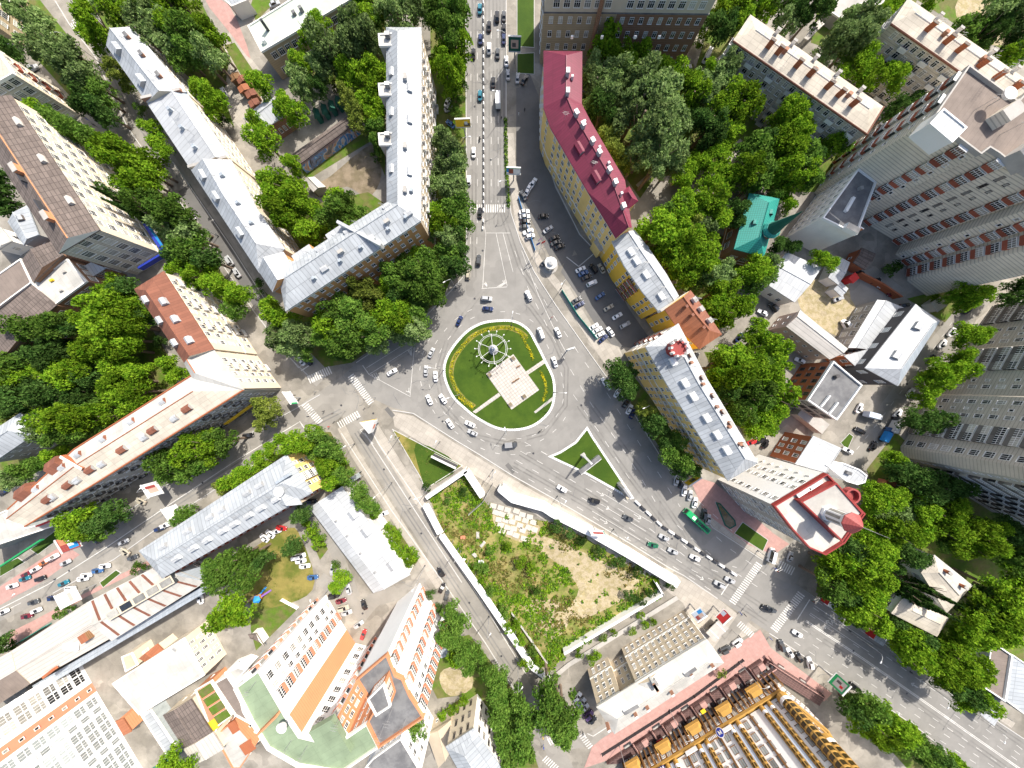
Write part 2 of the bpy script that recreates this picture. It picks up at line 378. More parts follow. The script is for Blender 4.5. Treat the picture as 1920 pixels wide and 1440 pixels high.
class Bld:
    def __init__(s, name, label, cat, px, group=None):
        p = W(px, 0); s.root = empty(name, (p.x, p.y, 0)); tag(s.root, label, cat, group)
        s.o = Vector((p.x, p.y, 0)); s.wins = []; s.cen = px
    def add(s, part, mb, kind=None, parent=None):
        o = mb.build(part, parent or s.root)
        if kind: o['kind'] = kind
        return o
    def facade(s, a, b, n, z0, floors, fh, pat, cell, kw, m0=.6):
        """a,b world xy, n outward normal"""
        a = Vector(a); b = Vector(b); L = (b - a).length
        k = int((L - 2 * m0) / cell)
        if k < 1: return
        d = (b - a).normalized(); st = (L - k * cell) / 2
        x = Vector((d.x, d.y, 0)); y = Vector((n.x, n.y, 0)); z = x.cross(y)
        if z.z < 0: x = -x
        rows = pat.split('/')
        for f in range(floors):
            row = rows[min(f, len(rows) - 1)]
            for i in range(k):
                ch = row[i % len(row)]
                if ch == '.': continue
                p = a + d * (st + (i + .5) * cell)
                zz = z0 + f * fh + fh * .33 + (.35 if ch in 'gr' else 0)
                m = Matrix(((x.x, y.x, 0, p.x + n.x * .01), (x.y, y.y, 0, p.y + n.y * .01), (0, 0, 1, zz), (0, 0, 0, 1)))
                q = dict(kw)
                if ch == 'r': q['pm'] = kw.get('pr', 'red_panel')
                q.pop('pr', None)
                s.wins.append((ch, tuple(sorted(q.items())), m, y))
    def walls(s, poly, z0, z1, mat, floors, pat='w', cell=3.2, edges=None, kw=None, inset=.35, part='wall', belts=(), skip=()):
        """poly: world xy outline at roof; walls inset under the eaves"""
        q = offset(poly, inset) if inset else [(p[0], p[1]) for p in poly]
        sg = 1 if area(q) > 0 else -1
        mb = MB(); n = len(q); edges = edges or {}
        for i in range(n):
            a, b = Vector(q[i]), Vector(q[(i + 1) % n])
            if (b - a).length < .05: continue
            e = edges.get(i, {})
            d = (b - a).normalized(); nr = Vector((d.y, -d.x)) * sg
            f = [(a.x, a.y, z0), (b.x, b.y, z0), (b.x, b.y, z1), (a.x, a.y, z1)]
            if i in skip: continue
            mb.face(f if sg > 0 else f[::-1], MX(e.get('mat', mat)))
            mid = (a + b) / 2
            fl = e.get('floors', floors)
            if -mid.dot(nr) > -14 and fl:
                s.facade(a, b, nr, z0 + e.get('zoff', 0), fl, (z1 - z0 - e.get('zoff', 0)) / fl, e.get('pat', pat), e.get('cell', cell), {**(kw or {}), **e.get('kw', {})})
            for zb in belts:
                ab = a - d * .0
                mb.face([(v[0], v[1], v[2]) for v in ([(a.x + nr.x * .15, a.y + nr.y * .15, zb), (b.x + nr.x * .15, b.y + nr.y * .15, zb), (b.x + nr.x * .15, b.y + nr.y * .15, zb + .35), (a.x + nr.x * .15, a.y + nr.y * .15, zb + .35)][::sg])], MX('white_wall'))
                mb.face([(v[0], v[1], v[2]) for v in ([(a.x + nr.x * .15, a.y + nr.y * .15, zb + .35), (b.x + nr.x * .15, b.y + nr.y * .15, zb + .35), (b.x, b.y, zb + .36), (a.x, a.y, zb + .36)][::sg])], MX('white_wall'))
        return s.add(part, mb)
    def flat(s, px, h, wall, roof, floors=3, pat='w', cell=3.2, edges=None, kw=None, parapet=.5, cap='white_wall', ground=False, z0=0.0, part='wall', belts=(), inset=0.0, ang=None):
        """flat-roofed body; px outline at roof height (ground=True: at ground)"""
        poly = [tuple(W(p, 0 if ground else h)[:2]) for p in px]
        s.walls(poly, z0, h, wall, floors, pat, cell, edges, kw, inset, part, belts)
        mb = MB()
        if parapet:
            sg = 1 if area(poly) > 0 else -1
            P0 = poly if sg > 0 else poly[::-1]
            out = offset(P0, -.12); inn = offset(P0, .35); n = len(P0)
            for i in range(n):
                j = (i + 1) % n
                mb.face([(*out[i], h - .25), (*out[j], h - .25), (*out[j], h + parapet), (*out[i], h + parapet)], MX(cap))
                mb.face([(*out[i], h + parapet), (*out[j], h + parapet), (*inn[j], h + parapet), (*inn[i], h + parapet)], MX(cap))
                mb.face([(*inn[j], h), (*inn[i], h), (*inn[i], h + parapet), (*inn[j], h + parapet)], MX(cap))
                mb.face([(*out[j], h - .25), (*out[i], h - .25), (*P0[i], h - .25), (*P0[j], h - .25)], MX(cap))
            s.add('parapet', mb); mb = MB()
            fan_ang(mb, inn, MX(roof), h + .05, ang)
        else:
            P0 = poly if area(poly) > 0 else poly[::-1]
            out = offset(P0, -.3)
            for i in range(len(out)):
                j = (i + 1) % len(out)
                mb.face([(*out[i], h), (*out[j], h), (*out[j], h + .25), (*out[i], h + .25)], MX(roof))
            fan_ang(mb, out, MX(roof), h + .25, ang); fan_ang(mb, out, MX(roof), h, ang, flip=True)
        s.add('roof', mb)
        return poly
    def strip(s, L, R, h, rise, wall, roof, ends='hh', floors=4, pat='w', cell=3.2, edges=None, kw=None, frac=.5, walls=None, belts=(), part='roof', rmat2=None, hip=.8, ridge=None, wpart='wall'):
        """L,R: eave polylines (pixels at height h) of equal length; ridge between them"""
        l = [W(p, h) for p in L]; r = [W(p, h) for p in R]
        c = [a + (b - a) * frac + Vector((0, 0, rise)) for a, b in zip(l, r)]
        wid = (r[0] - l[0]).length
        c0 = [Vector(v) for v in c]
        for k, (i, j) in enumerate(((0, 1), (-1, -2))):
            if ends[k] == 'h': c[i] = c[i] + (c[j] - c[i]).normalized() * min(wid * .5 * hip, (c[j] - c[i]).length * .45)
        poly = [tuple(v[:2]) for v in l] + [tuple(v[:2]) for v in r[::-1]]
        ok = area(poly) > 0
        mb = MB(); rm = MX(roof); rm2 = MX(rmat2 or roof); n = len(l)
        def fc(pts, m):
            pts = [Vector(p) for p in pts]
            nz = sum((a.x - b.x) * (a.y + b.y) for a, b in zip(pts, pts[1:] + pts[:1]))
            mb.face(pts if nz > 0 else pts[::-1], m)
        for i in range(n - 1):
            fc([l[i], l[i + 1], c[i + 1], c[i]], rm); fc([c[i], c[i + 1], r[i + 1], r[i]], rm2)
        for k, i in enumerate((0, -1)):
            if ends[k] == 'h': fc([l[i], c[i], r[i]], rm)
            else:
                t = [l[i], r[i], c[i]]
                if (k == 0) == ok: t = t[::-1]
                mb.face(t, MX(wall))
        pl = poly if ok else poly[::-1]
        for i in range(len(pl)):
            a, b = pl[i], pl[(i + 1) % len(pl)]
            mb.face([(*a, h - .3), (*b, h - .3), (*b, h), (*a, h)], rm)
        fan_ang(mb, pl, MX(wall), h - .3, None, flip=True)
        # ridge cap
        for i in range(n - 1):
            mb.tube([c[i] + Vector((0, 0, .02)), c[i + 1] + Vector((0, 0, .02))], .16, .16, MX(ridge or roof), 6)
        s.add(part, mb)
        wp = [tuple(W(p, h)[:2]) for p in walls] if walls else poly
        s.walls(wp, 0, h - .28, wall, floors, pat, cell, edges, kw, .35, wpart, belts)
        s.last = (l, r, c, h)
        return l, r, c
    def ridge_items(s, part, n, size, mat, mtop=None, side=0.0, rnd=1, t0=.08, t1=.92, extra=.8, sink=None):
        """n boxes along the last strip; side -1..1 from L eave to R eave (0 ridge)"""
        l, r, c, h = s.last; rg = random.Random(len(s.wins) + n * 7 + int(side * 100))
        seg = [(c[i + 1] - c[i]).length for i in range(len(c) - 1)]; tot = sum(seg)
        for k in range(n):
            t = (t0 + (t1 - t0) * (k + .5 + rg.uniform(-.25, .25) * rnd) / n) * tot
            i = 0
            while i < len(seg) - 1 and t > seg[i]: t -= seg[i]; i += 1
            u = t / seg[i]
            C_ = c[i].lerp(c[i + 1], u); E = (l[i].lerp(l[i + 1], u) if side < 0 else r[i].lerp(r[i + 1], u))
            p = C_.lerp(E, abs(side)); d = c[i + 1] - c[i]; rz = math.atan2(d.y, d.x)
            mb = MB()
            if part == 'dormer':
                dormer(mb, p, rz + (math.pi / 2 if side >= 0 else -math.pi / 2) * (1), size, mat, mtop, l, r)
            elif part == 'antenna':
                antenna(mb, p, size)
            else:
                mb.box((p.x, p.y, p.z - .7), (size[0], size[1], size[2] + .7), rz, MX(mat), MX(mtop) if mtop else None)
                if part == 'chimney':
                    mb.box((p.x, p.y, p.z + size[2]), (size[0] + .25, size[1] + .25, .14), rz, MX(mtop or 'concrete'))
            s.add(part, mb)
    def rbox(s, part, t, at, z, size, ang, mat, mtop=None, taper=1.0):
        p = W(P(t, at)[0] if t else F(at)[0], z); mb = MB()
        mb.box((p.x, p.y, z), size, math.radians(ang), MX(mat), MX(mtop) if mtop else None, taper)
        return s.add(part, mb)
    def done(s):
        by = {}
        for w in s.wins:
            by.setdefault(PNAME.get(w[0], 'window'), []).append(w)
        for part, ws in by.items():
            def sz(w):
                p = w[2].translation; d = Vector((0, 0, HC)) - p
                return -(max(.02, w[3].dot(d.normalized())) / d.length ** 2) if abs(p.x) < 225 * 1.0 else 1
            ws.sort(key=sz)
            lim = 100 if len(ws) <= 100 else 99
            for ch, kw, m, y in ws[:lim]:
                o = bpy.data.objects.new(part, win_mesh(ch, **dict(kw))); C.objects.link(o)
                o.parent = s.root; o.matrix_local = Matrix.Translation(-s.o) @ m
            if ws[lim:]:
                grp = {}
                for ch, kw, m, y in ws[lim:]: grp.setdefault((ch, kw), []).append(Matrix.Translation(-s.o) @ m)
                objs = [join_copies(part + '_rows', win_mesh(ch, **dict(kw)), ms, None) for (ch, kw), ms in grp.items()]
                merge(objs, part + '_rows', s.root)
        return s

def merge(objs, name, parent):
    """join several meshes into one object without operators"""
    if len(objs) == 1:
        o = objs[0]
    else:
        bm = bmesh.new(); mats = []
        for ob in objs:
            base = len(bm.faces); idx = []
            for m in ob.data.materials:
                if m not in mats: mats.append(m)
                idx.append(mats.index(m))
            bm.from_mesh(ob.data); bm.faces.ensure_lookup_table()
            for f in list(bm.faces)[base:]: f.material_index = idx[f.material_index] if idx else 0
        me = bpy.data.meshes.new(name); bm.to_mesh(me); bm.free()
        for m in mats: me.materials.append(m)
        for ob in objs: bpy.data.objects.remove(ob)
        o = bpy.data.objects.new(name, me); C.objects.link(o)
    o.name = name; o['kind'] = 'stuff'
    if parent is not None: o.parent = parent
    return o

def fan_ang(mb, outline, m, z, ang=None, flip=False):
    from mathutils.geometry import tessellate_polygon
    pts = [Vector((p[0], p[1], z)) for p in outline]
    if ang is None:
        e = max(((pts[(i + 1) % len(pts)] - pts[i]) for i in range(len(pts))), key=lambda v: v.length); ang = math.atan2(e.y, e.x)
    for tri in tessellate_polygon([pts]):
        q = [pts[i] for i in tri]
        up = (q[1] - q[0]).cross(q[2] - q[0]).z > 0
        if up == flip: q = q[::-1]
        mb.face(q, m, ang)

def dormer(mb, p, rz, size, mat, mtop, l=None, r=None):
    w, d, hh = size
    R = Matrix.Rotation(rz, 3, 'Z'); p = Vector(p)
    def q(x, y, z): return p + R @ Vector((x, y, z))
    A, B = q(-w / 2, d / 2, hh), q(w / 2, d / 2, hh); T = q(0, d / 2, hh + w * .2)
    a, b = q(-w / 2, d / 2, -1.2), q(w / 2, d / 2, -1.2)
    K, Lk, Tk = q(-w / 2, -d / 2, hh), q(w / 2, -d / 2, hh), q(0, -d / 2, hh + w * .2)
    k0, l0 = q(-w / 2, -d / 2, -1.2), q(w / 2, -d / 2, -1.2)
    m = MX(mat); mt = MX(mtop or mat)
    mb.face([b, a, A, T, B], MX('steel')); mb.face([a, k0, K, A], m); mb.face([l0, b, B, Lk], m)  # front face greyed, the dormer's shadow is painted into its colour
    mb.face([A, K, Tk, T], mt); mb.face([B, T, Tk, Lk], mt); mb.face([k0, l0, Lk, Tk, K], m)

def antenna(mb, p, hgt):
    mb.tube([p - Vector((0, 0, .5)), p + Vector((0, 0, hgt))], .06, .04, MX('steel'), 5)
    for z, w in ((.95, .9), (.8, 1.2), (.65, .7)):
        mb.tube([p + Vector((-w, .2, hgt * z)), p + Vector((w, -.2, hgt * z))], .035, .035, MX('steel'), 4)
# ================================================================ BUILDINGS
G5 = 'apartment houses along the streets'
# --- long pale house, north-west street
b = Bld('apartment_house', 'long pale yellow house stepped along the street under three lengths of grey metal roof', 'apartment building', (350, 260))
b.strip(P(1, '795,340 1100,770'), P(1, '985,200 1400,690'), 12.8, 2.2, 'cream_wall', 'metal_roof', 'gg', 4, rmat2='metal_roof_white')
b.ridge_items('chimney', 3, (1.8, 1.0, .9), 'chimney_brick', 'tar_roof', side=.5); b.ridge_items('antenna', 2, 2.6, '', side=.3)
b.ridge_items('dormer', 2, (3, 3.6, .5), 'metal_roof_white', 'metal_roof', side=-.45)
b.rbox('firewall', 1, '1245,735', 12.2, (1.0, 15, 1.7), -77, 'chimney_brick', 'concrete')
b.strip(P(1, '1105,778 1430,1270'), P(1, '1405,700 1725,1185'), 12.4, 1.6, 'cream_wall', 'metal_roof_white', 'gg', 4, frac=.75, rmat2='metal_roof_dark')
b.ridge_items('roof_vent', 3, (1.2, 1.2, 1.1), 'metal_roof_dark', side=-.4); b.ridge_items('antenna', 2, 2.4, '', side=-.2)
b.rbox('firewall', 1, '1585,1235', 12.0, (1.0, 15, 1.5), -75, 'cream_wall', 'concrete')
b.strip([(358, 319), (385, 360), (486, 512)], [(433, 299), (480, 388), (534, 467)], 13.2, 2.6, 'cream_wall', 'metal_roof', 'gh', 4, rmat2='metal_roof_white')
b.ridge_items('dormer', 3, (2.6, 3.6, .4), 'metal_roof_white', 'metal_roof', side=-.5); b.ridge_items('roof_vent', 3, (1.1, 1.1, 1), 'metal_roof_dark', side=.4)
b.ridge_items('antenna', 3, 2.6, '', side=.2)
b.done()
# --- orange L-shaped house
b = Bld('apartment_house', 'L-shaped orange house with a pale grey sheet metal roof beside the avenue', 'apartment building', (725, 420))
b.strip([(724, 51), (725, 379), (520, 508)], [(790, 51), (789, 414), (535, 584)], 19.2, 2.6, 'orange_wall', 'metal_roof', 'hh', 5, frac=.42, rmat2='metal_roof', cell=3.3,
        edges={4: dict(pat='wwb', mat='tan_wall', kw={'pm': 'white_panel'}), 0: dict(mat='cream_wall'), 5: dict(mat='cream_wall')}, belts=(18.2,))
b.ridge_items('dormer', 6, (1.8, 2.6, .4), 'metal_roof_dark', 'metal_roof_white', side=.5); b.ridge_items('chimney', 5, (1.7, .9, 1), 'metal_roof_white', 'concrete', side=.35)
b.ridge_items('antenna', 9, 3, '', side=-.4); b.ridge_items('dormer', 6, (1.8, 2.8, .3), 'metal_roof_dark', 'metal_roof_white', side=-.5)
b.ridge_items('roof_vent', 6, (1, 1, 1), 'metal_roof_dark', side=.6, t0=.45)
b.strip(F('484,507 511,548'), F('531,472 556,514'), 19.4, 2.7, 'orange_wall', 'metal_roof', 'gg', 5, rmat2='metal_roof_white')  # sunlit slope drawn in whiter metal, the light is in its colour
for y in (76, 169, 262):
    b.flat([(710, y - 11), (749, y - 13), (749, y + 10), (712, y + 11)], 20.2, 'grey_wall', 'white_roof', 5, '.', parapet=.3, cap='white_wall')
    b.rbox('stair_hatch', 0, '728,%d' % (y - 6), 20.4, (1.6, 1.2, 1.2), 0, 'tar_roof', 'white')
b.rbox('firewall', 6, '800,335', 19.4, (1.0, 17, 2.4), 62, 'white_wall', 'metal_roof_white')
# stepped risalits on the south-east front
for x, y in ((830, 500), (620, 630), (455, 742)):
    b.rbox('bay', 6, '%d,%d' % (x, y), 0, (7.5, 3.0, 19), 33.7, 'orange_wall', 'metal_roof_white')
b.done()
# --- maroon roof
b = Bld('apartment_house', 'long curving yellow house under a dark raspberry red roof', 'apartment building', (1095, 280))
b.strip([(1019, 95), (1019, 202), (1032, 240), (1102, 360), (1155, 447)], [(1092, 96), (1091, 195), (1108, 228), (1172, 338), (1185, 427)], 16.2, 3.2, 'yellow_wall', 'maroon_roof', 'hg', 5, cell=3.4,
        frac=.54, belts=(4.2, 15.4), kw={'fr': 'frame'}, edges={3: dict(pat='w', mat='yellow_wall'), 1: dict(pat='wwb')}, rmat2='maroon_roof')
b.ridge_items('chimney', 9, (1.6, 1.1, 1.6), 'metal_roof', 'steel_light', side=.06); b.ridge_items('roof_vent', 5, (.8, .8, 1.2), 'steel_light', side=.35)
b.ridge_items('dormer', 2, (2.2, 4.2, .5), 'maroon_roof', 'maroon_roof', side=-.45, t0=.42, t1=.75); b.ridge_items('antenna', 2, 3, '', side=-.4)
b.strip(F('1152,366 1172,397'), F('1180,349 1197,377'), 16.2, 2.2, 'yellow_wall', 'maroon_roof', 'hh', 5)
b.rbox('arch', 7, '650,430', 0, (6, 5, 5.2), 33, 'yellow_wall', 'concrete')
b.done()
# --- bright yellow house between
b = Bld('apartment_house', 'bright yellow house with white bay strips and a grey metal roof', 'apartment building', (1210, 510))
b.strip([(1147, 452), (1170, 498), (1205, 548), (1235, 584)], [(1190, 431), (1220, 470), (1250, 514), (1273, 555)], 13.2, 1.7, 'yellow_bright', 'metal_roof', 'gg', 4, frac=.62, rmat2='metal_roof_white',
        cell=3.1, edges={0: dict(pat='ww'), 1: dict(pat='wbbw'), 2: dict(pat='ww')}, belts=(12.3,))
b.ridge_items('dormer', 4, (1.8, 3.0, .5), 'white', 'white', side=-.42); b.ridge_items('antenna', 3, 2.2, '', side=-.2)
for p, a in (((1178, 500), 37), ((1212, 553), 37)):
    b.rbox('pilaster_bay', 0, '%d,%d' % (p[0] - 5, p[1] + 2), 0, (1.2, 7, 13), a - 90 + 0, 'white_wall')
b.rbox('firewall', 7, '1195,835', 12.4, (.9, 12.5, 2.2), -57, 'white_wall', 'concrete')
b.done()
b = Bld('apartment_house', 'short yellow house under a rusty orange hipped roof', 'apartment building', (1295, 605))
b.strip(F('1246,580 1265,608 1312,655'), F('1295,544 1320,578 1354,627'), 14.6, 3.2, 'yellow_bright', 'rust_bright', 'gh', 4, cell=3.1, rmat2='rust_roof', edges={0: dict(pat='wbw')})
b.ridge_items('chimney', 3, (1.8, 1.1, 1.6), 'white_wall', 'concrete', side=.5); b.ridge_items('roof_vent', 3, (1, 1, 1.2), 'rust_roof', side=-.2); b.ridge_items('antenna', 2, 3.2, '', side=.6)
b.done()
# --- big yellow and grey with white roof
b = Bld('apartment_house', 'large yellow house with white metal roof and a small red crowned turret', 'apartment building', (1310, 750))
b.strip(F('1210,650 1250,720 1365,902'), F('1272,606 1327,712 1422,868'), 18.2, 2.8, 'yellow_wall', 'metal_roof', 'hh', 5, frac=.6, rmat2='metal_roof_white', belts=(7.2, 10.9, 17.3), cell=3.2,
        edges={5: dict(mat='cream_wall', pat='wb')})
b.ridge_items('dormer', 6, (2.0, 3.0, .4), 'white', 'white', side=-.4); b.ridge_items('chimney', 6, (1.6, .8, 1.3), 'chimney_brick', 'concrete', side=.5)
b.ridge_items('antenna', 5, 3, '', side=.15); b.ridge_items('roof_vent', 5, (.9, .9, 1.2), 'chimney_brick', side=.25)
p = W((1262, 655), 19.5); m = MB()
m.lathe((p.x, p.y, 17.8), [(3.2, 0), (3.2, 1.6), (2.9, 1.7), (2.9, 4.4)], MX('red_trim'), 10)
m.lathe((p.x, p.y, 22.2), [(3.0, 0), (3.0, .3), (2.2, .31), (2.2, -.8)], MX('red_tile'), 10)
for k in range(10):
    a = 2 * math.pi * k / 10; m.box((p.x + 2.9 * math.cos(a), p.y + 2.9 * math.sin(a), 22.2), (.9, .9, 1.5), a, MX('white_wall'), taper=.7)
b.add('turret', m)
b.done()
# --- white high house with red roof edge
b = Bld('apartment_house', 'tall white house with red roof edges and an eight-sided lantern tower with a red cone', 'apartment building', (1500, 930))
o8 = F('1447,946 1545,887 1615,961 1577,1015 1542,1037 1512,1024 1480,989')
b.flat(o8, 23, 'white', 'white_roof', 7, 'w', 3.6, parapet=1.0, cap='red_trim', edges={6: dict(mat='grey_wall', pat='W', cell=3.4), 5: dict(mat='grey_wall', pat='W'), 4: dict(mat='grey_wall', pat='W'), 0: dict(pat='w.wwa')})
b.flat(F('1500,940 1566,905 1615,961 1577,1014'), 25, 'red_trim', 'concrete', 0, '.', parapet=.4, cap='red_trim', z0=22.5)
for i in range(2):
    b.rbox('skylight_frame', 0, '%d,%d' % (1505 + 22 * i, 922 - 13 * i), 23.4, (5, 1.2, .5), 33, 'white', 'frame')
p = W((1552, 962), 25); m = MB()
m.lathe((p.x, p.y, 24.6), [(2.7, 0), (2.7, 1.2), (2.4, 1.3), (2.4, 5.6), (2.9, 5.8), (2.9, 6.4)], MX('white'), 8)
b.add('lantern', m); m = MB()
for k in range(8):
    a = 2 * math.pi * (k + .5) / 8; m.box((p.x + 2.25 * math.cos(a), p.y + 2.25 * math.sin(a), 26.2), (.15, .95, 3.6), a, MX('glass'))
b.add('lantern_window', m); m = MB()
m.lathe((p.x, p.y, 31), [(3.3, 0), (3.3, .15), (.05, 2.6)], MX('red_tile'), 8); b.add('cone_roof', m)
m = MB(); m.tube([(p.x, p.y, 33.4), (p.x, p.y, 39)], .09, .03, MX('steel_light'), 6); b.add('spire', m)
p = W((1592, 928), 23); m = MB()
m.lathe((p.x, p.y, 22.6), [(2.6, 0), (2.6, 1.5), (2.0, 1.5), (2.0, .4)], MX('red_tile'), 14); b.add('roof_crown', m)
b.done()
b = Bld('town_house', 'brown brick house with a ribbed grey metal roof behind the tall white house', 'house', (1530, 855))
b.strip(F('1525,817 1491,870'), F('1575,842 1547,886'), 10.5, 1.6, 'red_brick', 'metal_roof_white', 'gg', 3, 'w', cell=3.0, frac=.85)
b.done()
b = Bld('annex', 'white rounded annex reaching out behind the brown brick house', 'annex', (1585, 885))
b.flat(F('1549,872 1580,868 1610,880 1624,891 1620,904 1606,908 1586,902'), 12, 'white', 'metal_roof_white', 2, 's', 4, parapet=.3, cap='white')
b.rbox('roof_vent', 0, '1588,886', 12, (2, 1.2, .8), -20, 'tar_roof'); b.done()
# --- grey brick tower, right
b = Bld('apartment_tower', 'tall grey brick tower stepped in plan with stacked red and white glazed balconies', 'apartment tower', (1700, 400))
tw = F('1526,362 1566,393 1590,411 1602,402 1615,410 1633,425 1668,446 1688,461 1678,477 1702,498 1700,527 1737,555 1850,470 1655,325 1640,340 1574,292')
RW = dict(pat='rw', cell=3.4, kw={'pm': 'red_panel'})
b.flat(tw, 30.5, 'tower_brick', 'tar_brown', 10, '.', 3.2, parapet=.8, cap='concrete', ground=True,
       edges={1: dict(pat='rs', cell=2.75), 4: dict(pat='r', cell=3.2), 5: dict(pat='.', cell=9), 6: dict(pat='r', cell=3.4), 8: dict(pat='sr', cell=2.9), 9: dict(pat='r', cell=3.2), 15: dict(pat='rs', cell=4.2), 2: dict(pat='s')})
for e in (5,): pass
# windows of the recessed wall
A_, B_ = W((1633, 425), 0), W((1668, 446), 0); d_ = (B_ - A_).normalized(); n_ = Vector((d_.y, -d_.x))
if n_.dot(-A_.xy) < 0: n_ = -n_
b.facade(A_.xy, B_.xy, n_, 2, 9, 3.0, 'ns', 3.2, {'fr': 'frame_dark'}, .2)
b.flat(F('1742,233 1767,205 1810,240 1783,268'), 34, 'white', 'metal_roof', 0, '.', parapet=.3, cap='white', z0=30)
b.rbox('lift_room', 0, '1868,225', 30.5, (6, 4, 3), 35, 'tower_brick', 'concrete'); b.rbox('lift_room', 0, '1905,300', 30.5, (8, 6, 3.2), 35, 'concrete', 'tar_roof')
m = MB(); p = W((1880, 183), 33); m.lathe((p.x, p.y, 33), [(.1, 0), (1.4, .5), (1.9, 1.3)], MX('white'), 16); m.tube([(p.x, p.y, 30.5), (p.x, p.y, 33)], .1, .1, MX('steel'), 6); b.add('satellite_dish', m)
for q in ((1845, 160), (1858, 150), (1830, 205), (1880, 250)):
    m = MB(); antenna(m, W(q, 31), 5); b.add('antenna', m)
b.done()
# --- slab, far right
b = Bld('apartment_slab', 'long grey panel slab with rows of dark glazed balconies beside the side street', 'apartment building', (1790, 720))
sl = F('1868,571 1838,614 1812,655 1800,657 1776,700 1755,738 1744,740 1720,782 1700,820 1688,838 1690,856 1715,868 1775,902 1850,945 1960,1005 2060,880 2150,640 1990,520')
DG = dict(pat='g', cell=3.3, kw={'pm': 'dark_panel'})
b.flat(sl, 27, 'grey_brick', 'tar_roof', 9, 'w', 3.3, parapet=.6, cap='concrete', ground=True,
       edges={0: DG, 1: dict(pat='ws', cell=2.9), 3: DG, 4: dict(pat='sw', cell=2.9), 6: dict(pat='ws', cell=3), 7: DG, 8: dict(pat='W', cell=3), 11: DG, 12: dict(pat='gw', cell=3.3, kw={'pm': 'dark_panel'}), 13: DG})
b.rbox('porch', 0, '1742,800', 0, (6, 4, 3), -35, 'brown_panel', 'gold'); b.done()
# --- top block
b = Bld('institute_block', 'wide olive and brown brick block with eight rows of white windows behind the trees', 'office building', (1145, 90))
b.flat(F('1012,120 1130,121 1277,123 1282,40 1012,40'), 15.2, 'olive_brick', 'tar_roof', 4, 'w', 3.55, ground=True, edges={1: dict(mat='brown_brick', pat='w')}, parapet=0)
b.flat(F('1012,120.4 1130,121.4 1277,123.4 1282,40 1012,40'), 31, 'cream_wall', 'tar_roof', 4, 'W', 3.7, ground=True, z0=15.5, parapet=.6)
for x in (1072, 1128, 1190, 1235): b.rbox('air_conditioner', 0, '%d,72' % x, 17, (.9, .5, .7), 0, 'frame')
m = MB(); p = W((1100, 120), 0); m.lathe((p.x, p.y - 1.2, 0), [(.9, 0), (.8, 21)], MX('brown_brick'), 10); b.add('chimney_stack', m)
b.done()
# --- two pale khrushchev-style slabs
for nm, L_, R_, hh, lab in (('n', F('1374,77 1625,252'), F('1407,27 1657,200'), 14.6, 'five-storey grey brick house with flat cream roof, end wall to the round chapel garden'),
                            ('e', F('1670,45 1950,241'), F('1703,-4 1985,190'), 15.2, 'five-storey grey brick house with flat cream roof, partly behind the tall brick tower')):
    b = Bld('apartment_house', lab, 'apartment building', ((L_[0][0] + R_[1][0]) / 2, (L_[0][1] + R_[1][1]) / 2), 'five-storey brick houses with cream roofs')
    b.strip(L_, R_, hh, 1.0, 'grey_brick', 'slab_roof', 'hh', 5, 'wwb', 3.1, frac=.55, kw={'pm': 'white_panel'}, ridge='white_wall', edges={1: dict(pat='w.w')})
    b.ridge_items('chimney', 7, (1.9, .7, 2.2), 'red_brick', 'tar_brown', side=-.35); b.ridge_items('chimney', 5, (1.3, .7, 1.4), 'white_wall', 'concrete', side=.8)
    b.ridge_items('antenna', 5, 3.6, '', side=-.3); b.ridge_items('roof_vent', 3, (1.4, 1.2, 1.2), 'chimney_brick', side=-.1)
    m = MB(); l, r, c, h = b.last
    for i, (u, v) in enumerate(((l[0], l[1]), (l[1], r[1]))):
        m.tube([u, v], .28, .28, MX('rust_roof'), 6)
    b.add('gutter', m); b.done()
# --- chapel with minaret-like spire
b = Bld('chapel', 'dark brick chapel with a turquoise roof and a tall green pointed spire', 'chapel', (1420, 420))
b.strip(F('1405,362 1376,467'), F('1462,372 1433,482'), 9, 3, 'brown_brick', 'teal_roof', 'hh', 1, 'X', 4.6, kw={'fr': 'white'}, belts=(.9,))
b.ridge_items('dormer', 2, (1.6, 1.6, .5), 'steel_dark', 'teal_roof', side=.45); b.ridge_items('dormer', 1, (1.6, 1.6, .5), 'steel_dark', 'teal_roof', side=-.4)
p = W((1441, 434), 11); m = MB()
m.lathe((p.x, p.y, 0), [(2.6, 0), (2.6, 11.2), (2.9, 11.4), (2.9, 12)], MX('brown_brick'), 8); m.lathe((p.x, p.y, 11.4), [(2.95, 0), (2.95, .5)], MX('white_wall'), 8); b.add('tower', m)
m = MB(); m.lathe((p.x, p.y, 12), [(3.3, 0), (2.4, 1.2), (1.7, 3.5), (.9, 7), (.1, 10.5)], MX('green_dark'), 10); b.add('spire', m)
m = MB(); m.lathe((p.x, p.y, 12), [(3.4, 0), (3.4, .35), (2.6, 1.1)], MX('teal_roof'), 10); b.add('spire_skirt', m)
b.rbox('steps', 7, '1640,470', 0, (9, 2.5, .8), -10, 'concrete'); b.done()
